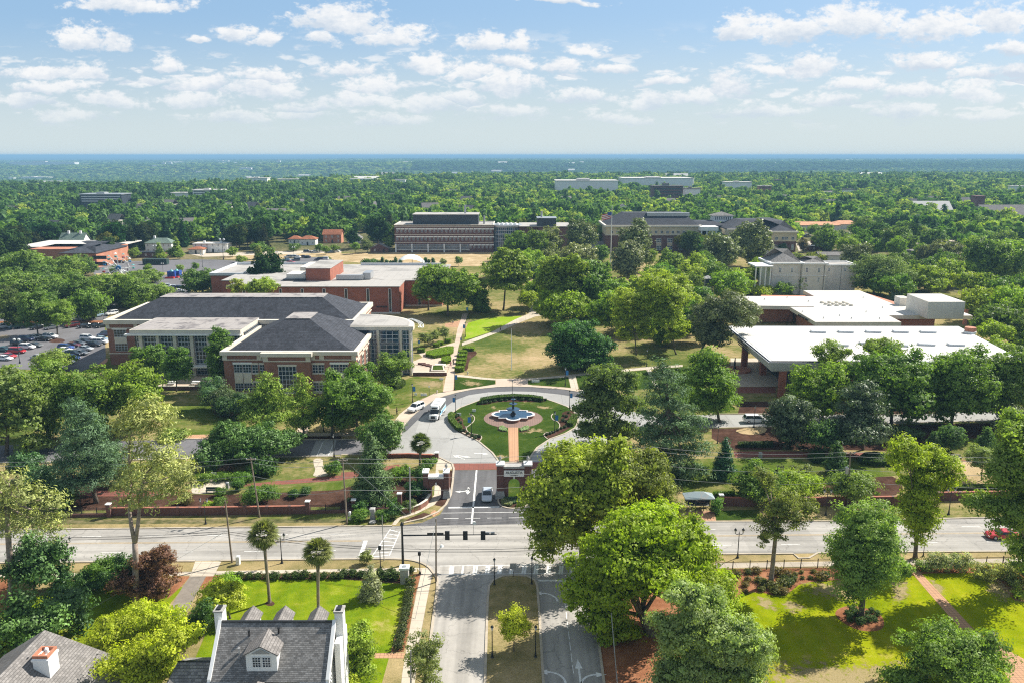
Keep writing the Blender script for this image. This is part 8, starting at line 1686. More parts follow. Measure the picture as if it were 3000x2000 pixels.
 z2=lambda x,y:un(500+x/3.92,600+y/3.92);NUM=['first','second','third','fourth','fifth','sixth','seventh','eighth','ninth','tenth','eleventh','twelfth','thirteenth','fourteenth','fifteenth','sixteenth']
 L_=sorted([(1570,550,'navy','suv'),(1655,545,'white','sedan'),(1735,540,'silver','sedan'),(1820,548,'lightblue','sedan'),(1900,545,'white','suv'),(1350,612,'silver','suv'),(1400,610,'white','minivan'),(1455,610,'white','sedan'),(1515,608,'maroon','sedan'),(1565,612,'navy','sedan'),(1330,645,'lightblue','sedan'),(1440,645,'grey','suv'),(1385,672,'red','sedan'),(1700,640,'navy','suv'),(1765,632,'white','suv'),(1030,665,'lightblue','sedan')])
 for i,(x,y,c,k)in enumerate(L_):car(k,z2(x,y),rnd.uniform(-20,20)+(180 if i%3 else 0),CC[c],'%s car in the far lot behind the library, %s from the left'%({'lightblue':'light blue'}.get(c,c),NUM[i]),group='cars in the far lot behind the library')
 for i,(x,y,c,k)in enumerate([(1155,1040,'white','suv'),(1203,1045,'silver','sedan'),(1238,1048,'navy','sedan'),(1232,1074,'white','sedan'),(830,872,'black','sedan'),(790,872,'black','suv')]):car(k,P('A',x,y),rnd.uniform(-15,15),CC[c],c+' car '+('at the lot edge left of the library, '+NUM[i]+' of four' if i<4 else 'beside the ferris wheel, '+NUM[5-i]+' of two'),group='cars by the lot entrance' if i<4 else 'dark cars near the ferris wheel')
 for i,(x,y,c)in enumerate([(800,690,'black'),(830,690,'grey'),(860,685,'silver')]):car('sedan',P('C',x,y),0,CC[c],c+' car in front of the orange roofed building',group='cars by the orange roofed building')
M['lampblue']=flat('pale_blue_stripe',(.25,.5,.68),.4,.1,2)
#lamps, poles and wires
def lamp_proto(kind):
 r=T('street_lamp','','street lamp');L=lambda m,nm,mt:m.build(nm,mt,r,loc=(0,0,0));h=4.2
 if kind!='lot':L(MB().lathe([(.24,0),(.24,.1),(.15,.25),(.1,.8),(.075,1),(.06,h)],10),'post','darkmetal')
 if kind=='twin':
  m=MB()
  for s_ in(-1,1):m.tube([(0,0,h-.1),(s_*.35,0,h-.25),(s_*.6,0,h-.05),(s_*.6,0,h+.1)],.05,6)
  m.tube([(0,0,h),(0,0,h+.3)],[.07,.02],6);L(m,'arm','darkmetal')
  for s_ in(-1,1):l=L(MB().lathe([(.1,h+.1),(.2,h+.5)],8,(s_*.6,0,0)),'lamp_head','lampglass');MB().lathe([(.24,h+.5),(.2,h+.62),(.05,h+.78),(.02,h+.9)],8,(s_*.6,0,0)).build('lamp_cap','darkmetal',l,loc=(0,0,0))
 elif kind=='lot':
  h=7.5;L(MB().lathe([(.25,0),(.25,.6),(.1,.62),(.07,h)],8),'post','darkmetal');L(MB().tube([(-.7,0,h),(.7,0,h)],.05,5),'arm','darkmetal')
  for s_ in(-1,1):L(MB().lathe([(.1,h-.45),(.42,h-.3),(.42,h+.1),(.1,h+.3)],10,(s_*.7,0,0)),'lamp_head','lampglass')
 else:
  l=L(MB().lathe([(.09,h),(.2,h+.45)],8),'lamp_head','lampglass');MB().lathe([(.24,h+.45),(.2,h+.56),(.06,h+.72),(.02,h+.85)],8).build('lamp_cap','darkmetal',l,loc=(0,0,0))
  if kind[:6]=='banner':s_=-1 if kind[-1]=='l' else 1;L(MB().box(min(s_*.1,s_*.75),-.02,h-1.35,max(s_*.1,s_*.75),.02,h-.15),'banner','blue');L(MB().tube([(0,0,h-.12),(s_*.8,0,h-.12)],.025,4),'banner_rod','darkmetal')
 return r
LP={}
def lamp(kind,r,x,yb,yt,label,group=None):
 b=P(r,x,yb)
 if kind not in LP:o=LP[kind]=lamp_proto(kind)
 else:o=copy_tree(LP[kind])
 h=HZ(r,b[1],yt);s=h/(8.0 if kind=='lot' else 5.05);o.location=b;o.scale=(s,s,s);o['label']=label;o['category']='street lamp'
 if group:o['group']=group
 return o
def lamps():
 for x,y,yt,s_ in((480,755,555,'left of the purple shrub'),(1418,470,290,'in the verge before the brick wall'),(1943,740,530,'right of the taller palm')):lamp('twin','J',x,y,yt,'black twin headed street lamp '+s_,'black twin headed street lamps')
 for x,y,yt,s_ in((378,703,497,'before the iron fence'),(985,410,228,'right of the scraggly cedar, beyond the street'),(1832,405,215,'beyond the street near the right edge'),(1657,692,545,'beside the narrow lime tree')):lamp('twin','L',x,y,yt,'black twin headed street lamp '+s_,'black twin headed street lamps')
 for x,y,yt,s_ in((1055,890,700,'far left'),(1312,885,690,'far right'),(1040,1392,1162,'near left'),(1338,1388,1162,'near right')):lamp('single','K',x,y,yt,'black lantern lamp on the avenue median, %s of four'%s_,'lantern lamps on the avenue median')
 for k,x,y,yt,s_ in(('bannerr',492,652,520,'on the lawn left of the circle'),('bannerl',788,725,597,'at the left of the island'),('bannerl',896,880,725,'in the left island bed'),('bannerr',1470,865,712,'in the right island bed'),('bannerr',1572,695,567,'at the right of the island'),('bannerr',780,568,440,'where the quad walk meets the circle'),('bannerl',830,265,198,'at the fork of the quad walk'),('bannerl',855,205,100,'beside the bright quad lawn'),('bannerl',875,75,-15,'at the far end of the quad walk'),('bannerr',1543,540,408,'right of the path junction'),('bannerr',530,300,212,'by the glass corner of the hall')):lamp(k,'E',x,y,yt,'black lamp post with blue banner '+s_,'lamp posts with blue banners')
 for x,y,yt,s_ in((1178,610,497,'behind the fountain'),(810,410,300,'beside the clipped blocks'),(2104,405,285,'on the dry lawn'),(2097,730,590,'left of the layered cedar'),(2112,805,690,'under the layered cedar'),(772,228,172,'slim dark one by the crape myrtles')):lamp('single','E',x,y,yt,'single black lamp post '+s_,'single lamp posts on the campus')
 for r,x,y,yt,s_ in(('D',2230,855,710,'by the stepped walk'),('D',2303,1028,868,'beside the crosswalk on the drive'),('D',1690,805,745,'behind the wide holly'),('F',490,828,670,'in front of the white minivan'),('F',240,935,815,'above the conical holly')):lamp('single',r,x,y,yt,'single black lamp post '+s_,'single lamp posts on the campus')
 for r,x,y,yt,s_ in(('A',714,1258,1200,'by the roof corner of the brick hall'),('D',137,385,210,'in the left car park'),('A',1397,900,808,'behind the library'),('A',880,925,822,'right of the ferris wheel'),('A',1075,860,745,'at the low dark building'),('A',2027,845,758,'in the far lot'),('A',1910,875,790,'at the right of the far lot'),('A',1540,850,700,'tallest, before the stucco house'),('A',1125,945,870,'on the lot left of the tiny tree'),('C',1930,800,738,'by the far white road'),('C',815,720,672,'in the far car park')):lamp('lot',r,x,y,yt,'tall double headed car park light '+s_,'double headed car park lights')
def pole(r,xb,yb,xt,yt,label,rad=.15,arms=0,name='utility_pole',trans=0,mat='wood',Y=None):
 b=P(r,xb,yb);t=atY(r,xt,yt,b[1]);R_=T(name,label,'pole',b);MB().tube([(b[0],b[1],-.3),t],[rad,rad*.7],8).build('post',mat,R_)
 for k in range(arms):
  z=t[2]-.35-k*.9;x=t[0]+(b[0]-t[0])*(t[2]-z)/max(t[2],1)
  a=MB().box(x-.8,b[1]-.06,z-.06,x+.8,b[1]+.06,z+.06).build('crossarm',mat,R_)
  for s_ in(-.7,.7):MB().lathe([(.06,z+.06),(.07,z+.16),(.04,z+.26)],6,(x+s_,b[1],0)).build('insulator','lampglass',a)
 if trans:z=t[2]-3;x=t[0]+(b[0]-t[0])*.25;MB().lathe([(.3,z-.8),(.3,z+.25),(.12,z+.4)],10,(x-.45,b[1]-.1,0)).build('transformer','steel',R_)
 return Vector(t)
def sag(name,pts,rad,mat,label,s=.7,cat='wire',group=None):
 q=[]
 for a,b in zip(pts,pts[1:]):
  for k in range(8):f=k/8;p=Vector(a).lerp(Vector(b),f);q.append((p.x,p.y,p.z-s*4*f*(1-f)))
 q.append(tuple(pts[-1]));o=MB().tube(q,rad,4).build(name,mat);tag(o,label,cat,group);return o
def poles():
 a=pole('D',362,1290,315,1058,'wooden utility pole with transformer beside the left holly',arms=1,trans=1)
 b=pole('J',1790,424,1727,12,'wooden utility pole rising behind the taller palm',arms=1)
 c=pole('K',40,470,8,18,'wooden utility pole at the street left of the gate garden',arms=1)
 pole('K',475,400,470,78,'grey utility pole beside the pedestrian gate',mat='stone')
 pole('J',1600,735,1552,310,'leaning dark wooden pole by the old driveway')
 e=pole('K',653,870,652,432,'wooden pole at the avenue corner with a small lamp',rad=.13)
 pole('K',295,722,280,412,'slim grey post at the crosswalk corner',rad=.07,mat='stone')
 g=pole('F',1135,1370,1157,992,'wooden utility pole with transformer right of the shelter',arms=1,trans=1)
 h=pole('E',2185,1330,2143,958,'wooden utility pole among the cedars right of the junction',arms=1)
 pole('K',478,1700,478,1340,'grey post at the bottom edge by the avenue walk',rad=.1,mat='stone')
 a0=Vector((a.x-45,a.y+4,a.z));g1=Vector((g.x+60,g.y-2,g.z))
 for k,dz in enumerate((0,-.75)):
  pts=[tuple(p+Vector((0,-.1,dz)))for p in(a0,a,b,c,h,g,g1)];sag('power_line',pts,.03,'wire',['topmost pale power line strung over the poles','second pale power line strung just below the topmost'][k],.8)
 for k,dz in enumerate((3.0,5.2)):
  pts=[tuple(p+Vector((0,-.2,-dz)))for p in(a0,a,b,c,h,g,g1)];sag('power_line',pts,.028,'wire',['lower pale cable strung across the poles','lowest pale cable strung across the poles'][k],.9)
 p=lambda r,x,y,z:(P(r,x,y)[0],P(r,x,y)[1],z)
 d0=P('J',-200,900);L_=atY('J',1555,520,P('J',1600,735)[1]);E_=(e.x,e.y,7.2)
 for k,dz in enumerate((0,-.35)):sag('phone_line',[(L_[0]-40,L_[1]-1,L_[2]+dz-.2),(L_[0],L_[1],L_[2]+dz),(e.x,e.y,L_[2]+dz),(e.x+36,e.y+4,L_[2]+dz)],.035,'wiredark',['upper dark cable over the street','lower dark cable over the street'][k],.6)
 sag('guy_wire',[tuple(c),(c.x+12.5,c.y-2.5,.2)],.025,'wire','slanting guy wire from the street pole to the ground',0);sag('guy_wire',[tuple(e+Vector((0,0,-.4))),(e.x-2.0,e.y-9,0)],.03,'wire','pale guy wire from the corner pole',0)
 sag('guy_wire',[(L_[0],L_[1],L_[2]),(L_[0]-14,L_[1]-13,0)],.03,'wire','pale guy wire crossing the old driveway',0)
 sag('guy_wire',[P('K',1905,1600),(P('K',1850,1400)[0],P('K',1850,1400)[1],6)],.05,'wire','pale guy wire under the vivid oak',0)
 B=P('K',425,752);Y=B[1];q=lambda x,y:atY('K',x,y,Y);R_=T('traffic_signal','black mast arm traffic signal over the junction','traffic light',B)
 MB().tube([(B[0],Y,0),q(418,490)],[.2,.13],10).build('post','darkmetal',R_);a1,a2=q(420,548),q(1070,542);MB().tube([a1,a2],[.13,.06],8).build('mast_arm','darkmetal',R_)
 l=MB().lathe([(.08,q(418,490)[2]),(.28,q(418,490)[2]+.3),(.22,q(418,490)[2]+.55),(.03,q(418,490)[2]+.8)],8,(q(418,490)[0],Y,0)).build('lamp_head','darkmetal',R_)
 for x in(731,855,977):c_=q(x,543);hd=MB().box(c_[0]-.33,Y-.35,c_[2]-.66,c_[0]+.33,Y-.15,c_[2]+.66).build('signal_head','darkmetal',R_);[MB().tube([(c_[0],Y-.12,c_[2]+dz),(c_[0],Y+.12,c_[2]+dz)],.13,8).build('signal_lens','redc' if dz>.1 else 'darkgreen',hd)for dz in(.4,0,-.4)]
 c_,d_=q(592,533),q(705,533);MB().box(c_[0],Y-.18,c_[2]-.14,d_[0],Y-.12,c_[2]+.14).build('street_name_sign','darkmetal',R_)
 for x in(1007,1042):c_=q(x,538);MB().box(c_[0]-.3,Y+.1,c_[2]-.2,c_[0]+.3,Y+.3,c_[2]+.2).build('back_signal','steel',R_)
 MB().tube([q(912,543),q(911,478)],.03,6).build('sensor_rod','steel',R_);c_=q(916,462);MB().prism([(c_[0]-.25,Y-.1),(c_[0]+.25,Y-.1),(c_[0],Y+.2)],c_[2]-.2,c_[2]+.2).build('sensor','whitepaint',R_)
 c_=q(672,515);o=T('security_lamp','small round white lamp on the corner pole','lamp',(e.x,e.y,c_[2]));MB().lathe([(.12,c_[2]-.1),(.3,c_[2]),(.1,c_[2]+.25)],10,(e.x+.7,e.y,0)).build('lamp_head','whitepaint',o);MB().tube([(e.x,e.y,c_[2]-.9),(e.x+.65,e.y,c_[2])],.04,5).build('arm','steel',o)
 for r,x,yb,yt,lb in(('K',270,775,618,'pedestrian signal on a black post, left at the corner'),('K',542,812,658,'pedestrian signal on a black post, right at the corner')):
  b_=P(r,x,yb);h_=HZ(r,b_[1],yt);o=T('pedestrian_signal',lb,'signal',b_);MB().lathe([(.18,0),(.12,.3),(.07,.4),(.06,h_)],8,b_).build('post','darkmetal',o);MB().box(b_[0]-.2,b_[1]-.2,h_-.55,b_[0]+.2,b_[1]+.1,h_-.05).build('signal_head','darkmetal',o)
 for r,x,yb,yt,w_,mt,lb in(('K',1184,835,740,.9,'stone','square grey road sign seen from behind at the median tip'),('E',606,605,540,.35,'whitepaint','small white sign on a post by the circle kerb'),('E',1520,430,362,.2,'darkmetal','thin dark sign post by the dense maple'),('E',768,118,95,.7,'stone','small brown sign by the far end of the quad walk')):
  b_=P(r,x,yb);h_=HZ(r,b_[1],yt);o=T('sign',lb,'sign',b_);MB().tube([b_,(b_[0],b_[1],h_)],.05,5).build('post','darkmetal',o);MB().box(b_[0]-w_/2,b_[1]-.06,h_-w_*.95,b_[0]+w_/2,b_[1]-.02,h_).build('sign_panel',mt,o)
 for r,x,y,w_,lb in(('E',568,612,1.5,'white banner sign lying low beside the circle kerb'),('E',1338,518,2.0,'low white name sign on the lawn behind the circle'),('E',513,608,.6,'small white yard sign near the banner lamp'),('E',690,503,1.0,'little white plate on the dry grass'),('E',812,748,.9,'small white sign in the left island bed'),('E',915,722,.8,'white plate on the island grass'),('D',1475,1160,1.0,'white sign in the hedge left')):
  b_=P(r,x,y);o=T('yard_sign',lb,'sign',b_);MB().box(b_[0]-w_/2,b_[1]-.04,.15,b_[0]+w_/2,b_[1]+.04,.75).build('sign_panel','whitepaint',o);[MB().box(b_[0]+s_*w_*.4-.03,b_[1]-.03,0,b_[0]+s_*w_*.4+.03,b_[1]+.03,.2).build('leg','steel',o)for s_ in(-1,1)]
 b_=P('E',1172,430);h_=HZ('E',b_[1],155);o=T('flagpole','bare white flagpole on the quad lawn','flagpole',b_);MB().lathe([(.12,0),(.05,h_)],8,b_).build('pole','whitepaint',o);MB().lathe([(.1,h_),(.14,h_+.12),(.02,h_+.25)],8,b_).build('finial','stone',o)
 b_=P('B',1854,905);h_=HZ('B',b_[1],475);o=T('flagpole','tall flagpole with the red and white striped flag','flagpole',b_);MB().lathe([(.25,0),(.12,h_)],8,b_).build('pole','whitepaint',o);z=h_-3.5;f=MB();f2=MB()
 for k in range(7):
  z0=z-3.0+k*.43;n=8
  for j in range(n):u0,u1=j/n*5,(j+1)/n*5;w0,w1=.35*math.sin(u0*1.6),.35*math.sin(u1*1.6);(f if k%2==0 else f2).add([(b_[0]-.2-u0,b_[1]+w0,z0-u0*.28),(b_[0]-.2-u1,b_[1]+w1,z0-u1*.28),(b_[0]-.2-u1,b_[1]+w1,z0+.43-u1*.28),(b_[0]-.2-u0,b_[1]+w0,z0+.43-u0*.28)],[(0,1,2,3)])
 f.build('flag_stripes','redc',o);f2 .build('flag_field','whitepaint',o);MB().box(b_[0]-2.2,b_[1]-.42,z-1.5,b_[0]-.2,b_[1]-.38,z+.05).build('flag_canton','bluepaint',o)
#gates, walls, fountain
def gate(r,xc,yb,yt,w,ow,label,sign=False,finials=(1,1)):
 b=P(r,xc,yb);Y=b[1];x=b[0];h=HZ(r,Y,yt);R_=T('brick_gate',label,'gate',b);p=w*.2;t=1.1
 for s_ in(-1,1):
  cx=x+s_*(w/2-p/2);MB().box(cx-p/2,Y-t/2-.15,1.3,cx+p/2,Y+t/2+.15,h).build('pier','brick_dark',R_)
  MB().prism([(cx-p*.75,Y-t),(cx+p*.75,Y-t),(cx+p*.75,Y+t),(cx-p*.75,Y+t)],0,1.3,[(cx-p*.55,Y-t*.75),(cx+p*.55,Y-t*.75),(cx+p*.55,Y+t*.75),(cx-p*.55,Y+t*.75)]).build('plinth','stone',R_)
  c=MB().box(cx-p*.62,Y-t*.85,h,cx+p*.62,Y+t*.85,h+.25).prism([(cx-p*.5,Y-t*.6),(cx+p*.5,Y-t*.6),(cx+p*.5,Y+t*.6),(cx-p*.5,Y+t*.6)],h+.25,h+.6,[(cx-.1,Y-.1),(cx+.1,Y-.1),(cx+.1,Y+.1),(cx-.1,Y+.1)]).build('cap','whitepaint',R_)
  if finials[0 if s_<0 else 1]:MB().lathe([(.12,h+.5),(.1,h+.7),(.27,h+.95),(.24,h+1.2),(.08,h+1.45),(.02,h+1.65)],10,(cx,Y,0)).build('finial','stone',c)
 iw=w/2-p;hh=h-(.5 if sign else 1.0);oh=(hh-(1.9 if sign else 1.2))-ow/2
 m=MB();n=12;arc=[(ow/2*math.cos(a),oh+ow/2*math.sin(a))for a in np.linspace(math.pi,0,n)];pts=[(-ow/2,0)]+arc+[(ow/2,0)]
 for yy,rev in((Y-t/2,0),(Y+t/2,1)):
  for k in range(len(pts)-1):
   (a,z0),(c_,z1)=pts[k],pts[k+1];
   if k in(0,len(pts)-2):continue
   q=[(x+a,yy,z0),(x+c_,yy,z1),(x+c_,yy,hh),(x+a,yy,hh)];m.add(q,[(0,1,2,3)if not rev else(3,2,1,0)])
  for s_ in(-1,1):q=sorted([x+s_*iw,x+s_*ow/2]);m.add([(q[0],yy,0),(q[1],yy,0),(q[1],yy,hh),(q[0],yy,hh)],[(0,1,2,3)if not rev else(3,2,1,0)])
 for k in range(len(pts)-1):(a,z0),(c_,z1)=pts[k],pts[k+1];m.add([(x+a,Y-t/2,z0),(x+a,Y+t/2,z0),(x+c_,Y+t/2,z1),(x+c_,Y-t/2,z1)],[(0,1,2,3)])
 m.build('arch_wall','brick_dark',R_);MB().box(x-iw,Y-t*.7,hh,x+iw,Y+t*.7,hh+.35).build('lintel','stone' if sign else 'whitepaint',R_)
 MB().box(x-.12,Y-t/2-.12,oh+ow/2-.05,x+.12,Y-t/2-.01,oh+ow/2+.45).build('keystone','whitepaint',R_)
 if sign:
  s_=MB().box(x-iw+.05,Y-t/2-.22,hh-1.45,x+iw-.05,Y-t/2-.04,hh-.35).build('sign_panel','whitepaint',R_)
  for txt,sz,z in(('AUGUSTA',.62,hh-.92),('UNIVERSITY',.24,hh-1.28)):
   cu=bpy.data.curves.new('lettering','FONT');cu.body=txt;cu.size=sz;cu.align_x='CENTER';cu.extrude=.012;cu.offset=.008;to=bpy.data.objects.new('tmp',cu);COL.objects.link(to)
   bpy.context.view_layer.update();me=bpy.data.meshes.new_from_object(to.evaluated_get(bpy.context.evaluated_depsgraph_get()));bpy.data.objects.remove(to);me.materials.clear();me.materials.append(M['navy'])
   o=link_mesh('lettering',me,s_,tuple(Vector((x,Y-t/2-.24,z))-R_.location));o.rotation_euler=(math.pi/2,0,0)
def wall_run(r,pts,label,h=1.5,piers=None,t=.35,name='brick_wall',ph=None,mat='brick_dark',iron=False,step=None):
 W_=gp(r,pts);R_=T(name,label,'wall' if not iron else 'fence',(W_[0][0],W_[0][1],0));m=MB()
 for a,b in zip(W_,W_[1:]):
  a,b=Vector(a),Vector(b);d=(b-a).normalized();n=Vector((-d.y,d.x))*t/2;hh=.5 if iron else h
  q=[(a-n),(b-n),(b+n),(a+n)];m.prism([(v.x,v.y)for v in q],0,hh)
 m.build('base_wall' if iron else 'wall',mat,R_)
 if not iron:
  m=MB()
  for a,b in zip(W_,W_[1:]):
   a,b=Vector(a),Vector(b);d=(b-a).normalized();n=Vector((-d.y,d.x))*(t/2+.05);m.prism([(v.x,v.y)for v in((a-n),(b-n),(b+n),(a+n))],h,h+.08)
  m.build('coping','brick_red' if mat=='brick_dark' else 'cream',R_)
 L=sum((Vector(b)-Vector(a)).length for a,b in zip(W_,W_[1:]))
 if iron:rails(R_,W_,.5,h,.16,L)
 if step:
  k=0;s=0
  for a,b in zip(W_,W_[1:]):
   a,b=Vector(a),Vector(b);l=(b-a).length
   while k*step<s+l:p=a.lerp(b,(k*step-s)/l);MB().box(p.x-.25,p.y-.25,0,p.x+.25,p.y+.25,h+.1).build('pilaster',mat,R_);k+=1
   s+=l
 for(x,y,z)in(piers or[]):
  p=P(r,x,y);g=MB().box(p[0]-.34,p[1]-.34,0,p[0]+.34,p[1]+.34,z).build('pier',mat,R_);MB().box(p[0]-.4,p[1]-.4,z,p[0]+.4,p[1]+.4,z+.12).build('cap','whitepaint',g)
 return R_
def rails(R_,W_,z0,z1,gap,L,posts=None):
 m=MB();
 for a,b in zip(W_,W_[1:]):
  a,b=Vector(a),Vector(b);l=(b-a).length;d=(b-a)/l
  for z in(z0+.1,z1-.1):m.tube([(a.x,a.y,z),(b.x,b.y,z)],.03,4)
  for k in range(int(l/gap)):p=a+d*(k*gap);m.box(p.x-.012,p.y-.012,z0,p.x+.012,p.y+.012,z1)
 m.build('railing','darkmetal',R_)
 for a,b in zip(W_,W_[1:]):
  a,b=Vector(a),Vector(b);l=(b-a).length
  for k in range(int(l/2.45)+1):p=a.lerp(b,k*2.45/l);MB().box(p.x-.05,p.y-.05,0,p.x+.05,p.y+.05,z1+.12).build('fence_post','darkmetal',R_)
def structures():
 gate('E',1190,1302,1078,5.9,1.9,'central brick gate arch with a name panel on the entrance median',True)
 gate('E',657,1300,1130,4.4,1.6,'left brick pedestrian gate arch over the curved walk',False,(0,1))
 wall_run('J',[(770,412),(1400,408),(2110,398)],'long low red brown brick wall behind the left verge',1.35,[(757,420,2.2),(2125,400,2.2)],step=3.6)
 wall_run('J',[(460,422),(745,418)],'brick footed iron fence left of the long wall',1.5,iron=True)
 wall_run('J',[(2140,398),(2352,392),(2440,388)],'brick footed iron fence right of the long wall',1.5,[],iron=True)
 wall_run('K',[(100,380),(390,378)],'iron fence between the two street brick piers',1.3,[(88,378,1.9),(405,385,3.2)],iron=True)
 wall_run('K',[(415,398),(480,392),(540,370),(585,340),(605,310),(610,295)],'curved low brick wall leading to the pedestrian gate',.9,mat='brick')
 wall_run('E',[(300,1035),(470,1030),(660,1040)],'low brick wall by the palm along the drive',.7,[(658,1040,1.2)],mat='brick_dark')
 wall_run('F',[(265,1365),(600,1368),(1000,1365),(1500,1358)],'right brick street wall behind the shelter',1.5,[(262,1368,2.0)],step=3.6)
 wall_run('F',[(1760,1330),(2000,1325),(2500,1318)],'right brick street wall near the right edge',1.5,[],step=3.6)
 for pts,lb in(([(226,792),(1010,770)],'black iron fence along the right garden sidewalk, long part'),([(1490,760),(1560,770),(1590,778)],'black iron fence at the garden gate'),([(1975,760),(2260,752)],'black iron fence right of the pale hedge')):
  W_=gp('L',pts);R_=T('iron_fence',lb,'fence',(W_[0][0],W_[0][1],0));rails(R_,W_,.05,1.35,.14,0)
 b=P('K',438,875);o=T('stone_pier','grey stone gate pier with pale cap on the garden corner','pier',b);h=HZ('K',b[1],775);MB().box(b[0]-.55,b[1]-.5,0,b[0]+.55,b[1]+.5,h).build('shaft','stone',o);MB().box(b[0]-.68,b[1]-.62,h,b[0]+.68,b[1]+.62,h+.28).build('cap','fascia',o);MB().box(b[0]-.25,b[1]-.2,h+.28,b[0]+.25,b[1]+.2,h+.36).build('cap_plate','steel',o)
 f0=un(1300+1195/5.8725,1100+712/5.8725);cx,cy=f0[0],f0[1];o=T('fountain','three tiered dark fountain in a white rimmed quatrefoil pool','fountain',(cx,cy,.08))
 def quat(k):
  R=1.5*(1+(k-1)*2.2);X,Yy=3.16*(1+(k-1)*.9),2.7*(1+(k-1)*1.0);q=[]
  for(ax,ay,s0)in((X,0,-90),(0,Yy,0),(-X,0,90),(0,-Yy,180)):
   q+=[(cx+ax+R*math.cos(math.radians(t)),cy+ay+R*math.sin(math.radians(t)))for t in np.linspace(s0,s0+180,13)]
   nx={(-90):(X,Yy),0:(-X,Yy),90:(-X,-Yy),180:(X,-Yy)}[s0];q.append((cx+nx[0],cy+nx[1]))
  return q
 oq,iq=quat(1.0),quat(.955);MB().prism(oq,.08,.62).build('basin_wall','brick',o);m=MB();n=len(oq);c2=quat(1.03)
 m.v=[(p[0],p[1],z)for q,z in((c2,.62),(c2,.76),(iq,.76),(iq,.55))for p in q];m.f=[(a*n+k,a*n+(k+1)%n,(a+1)*n+(k+1)%n,(a+1)*n+k)for a in range(3)for k in range(n)];m.build('coping','whitepaint',o)
 MB().prism(iq,.6,.64).build('water','water',o);hz_=HZ('E',cy,615)
 MB().lathe([(.75,.5),(.6,.9),(.28,1.2),(.25,hz_*.55),(.16,hz_*.8),(.1,hz_),(.16,hz_+.15),(.03,hz_+.35)],16,(cx,cy,0)).build('column','navy',o)
 for rr,z in((1.6,.40),(.95,.66),(.55,.88)):t_=MB().lathe([(.2,hz_*z-.25),(rr*.7,hz_*z-.12),(rr,hz_*z+.05),(rr*.92,hz_*z+.07),(.15,hz_*z)],24,(cx,cy,0)).build('tier_bowl','navy',o);MB().lathe([(rr*.86,hz_*z+.055),(rr*.86,hz_*z+.08)],20,(cx,cy,0)).build('water','water',t_)
 for pts in([(960,890),(1020,880),(1080,920),(1095,965),(1010,960),(950,935)],[(1320,930),(1390,885),(1455,880),(1470,905),(1440,945),(1330,965)]):blob(None,[un(1300+x/5.8725,1100+y/5.8725)[:2]for x,y in pts],.35,'pale flower planting %s of the fountain walk'%('left' if pts[0][0]<1000 else 'right'),(.35,.45,.28),'flower_bed','flowers',px=1,leaf=.13,z0=.09)
 for k,(pts,c)in enumerate((([(1100,318),(1130,305),(1180,335),(1170,352),(1110,345)],(.28,.32,.16)),([(1205,350),(1230,325),(1290,308),(1290,330),(1250,352)],(.28,.32,.16)),([(1120,300),(1260,298),(1240,320),(1190,335),(1150,320)],(.12,.2,.12)))):blob('K',pts,.45,['left pale patch','right pale patch','grey green middle patch'][k]+' of planting before the central gate',c,'flower_bed','flowers',leaf=.13,z0=.08)
 b=P('F',115,1402);Y=b[1];h=HZ('F',Y,1312);a,c=P('F',28,1402)[0],P('F',200,1402)[0];o=T('bus_shelter','dark glass bus shelter with green hipped metal roof','bus shelter',b)
 for x in(a,a+(c-a)/3,a+(c-a)*2/3,c):
  for y in(Y,Y+1.7):MB().box(x-.05,y-.05,0,x+.05,y+.05,h).build('post','darkmetal',o)
 for k in range(3):x=a+(c-a)*k/3;MB().box(x+.06,Y+1.66,.3,x+(c-a)/3-.06,Y+1.7,h-.2).build('glass_panel','glass',o)
 m=MB();hip(m,(a-.4,Y-.4,c+.4,Y+2.1),h,(a+1.3,Y+.75,c-1.3,Y+.95),h+.75,.15);m.build('roof','oxide',o);MB().box(a+.2,Y+1.1,.42,c-.2,Y+1.5,.5).build('bench_seat','stone',o);MB().box((a+c)/2-.2,Y+1.6,1.2,(a+c)/2+.12,Y+1.64,1.65).build('notice','whitepaint',o)
 A,U=fr(0,640,3.92);g=U(1360,715);Yw=g[1];hb=A(1360,570,Yw);R=148/3.92/F*(Yw*.97+12);o=T('ferris_wheel','white and teal ferris wheel behind the car park trees','ferris wheel',g);m=MB()
 ca_,sa_=math.cos(.35),math.sin(.35);pt=lambda a,r_,dy=0:(hb[0]+r_*math.cos(a)*ca_-dy*sa_,Yw+r_*math.cos(a)*sa_+dy*ca_,hb[2]+r_*math.sin(a))
 for k in range(12):
  a0=k*math.pi/6
  for dy in(-.7,.7):m.tube([pt(a0,.3,dy),pt(a0,R,dy)],.11,4,False)
  if k%1==0:m.tube([pt(a0,R*.78,.7),pt(a0+math.pi/6,R*.78,.7)],.08,4,False)
 m.build('spokes','whitepaint',o);MB().tube([pt(0,0,-1.0),pt(0,0,1.0)],1.1,12).build('hub','blue',o)
 for s_ in(-1,1):
  for dy in(-1.3,1.3):MB().tube([pt(0,0,dy),(hb[0]+s_*4.5,Yw+dy,0)],.2,5).build('support_leg','whitepaint',o)
 for k in range(12):q=pt(k*math.pi/6+.1,R+.3);c_=MB().lathe([(.35,-1.3),(.7,-.9),(.7,-.5)],8,q).build('gondola',['teal','blue','redc','teal'][k%4],o);MB().lathe([(.8,.5),(.1,.95)],8,q).build('gondola_roof',['teal','whitepaint'][k%2],c_)
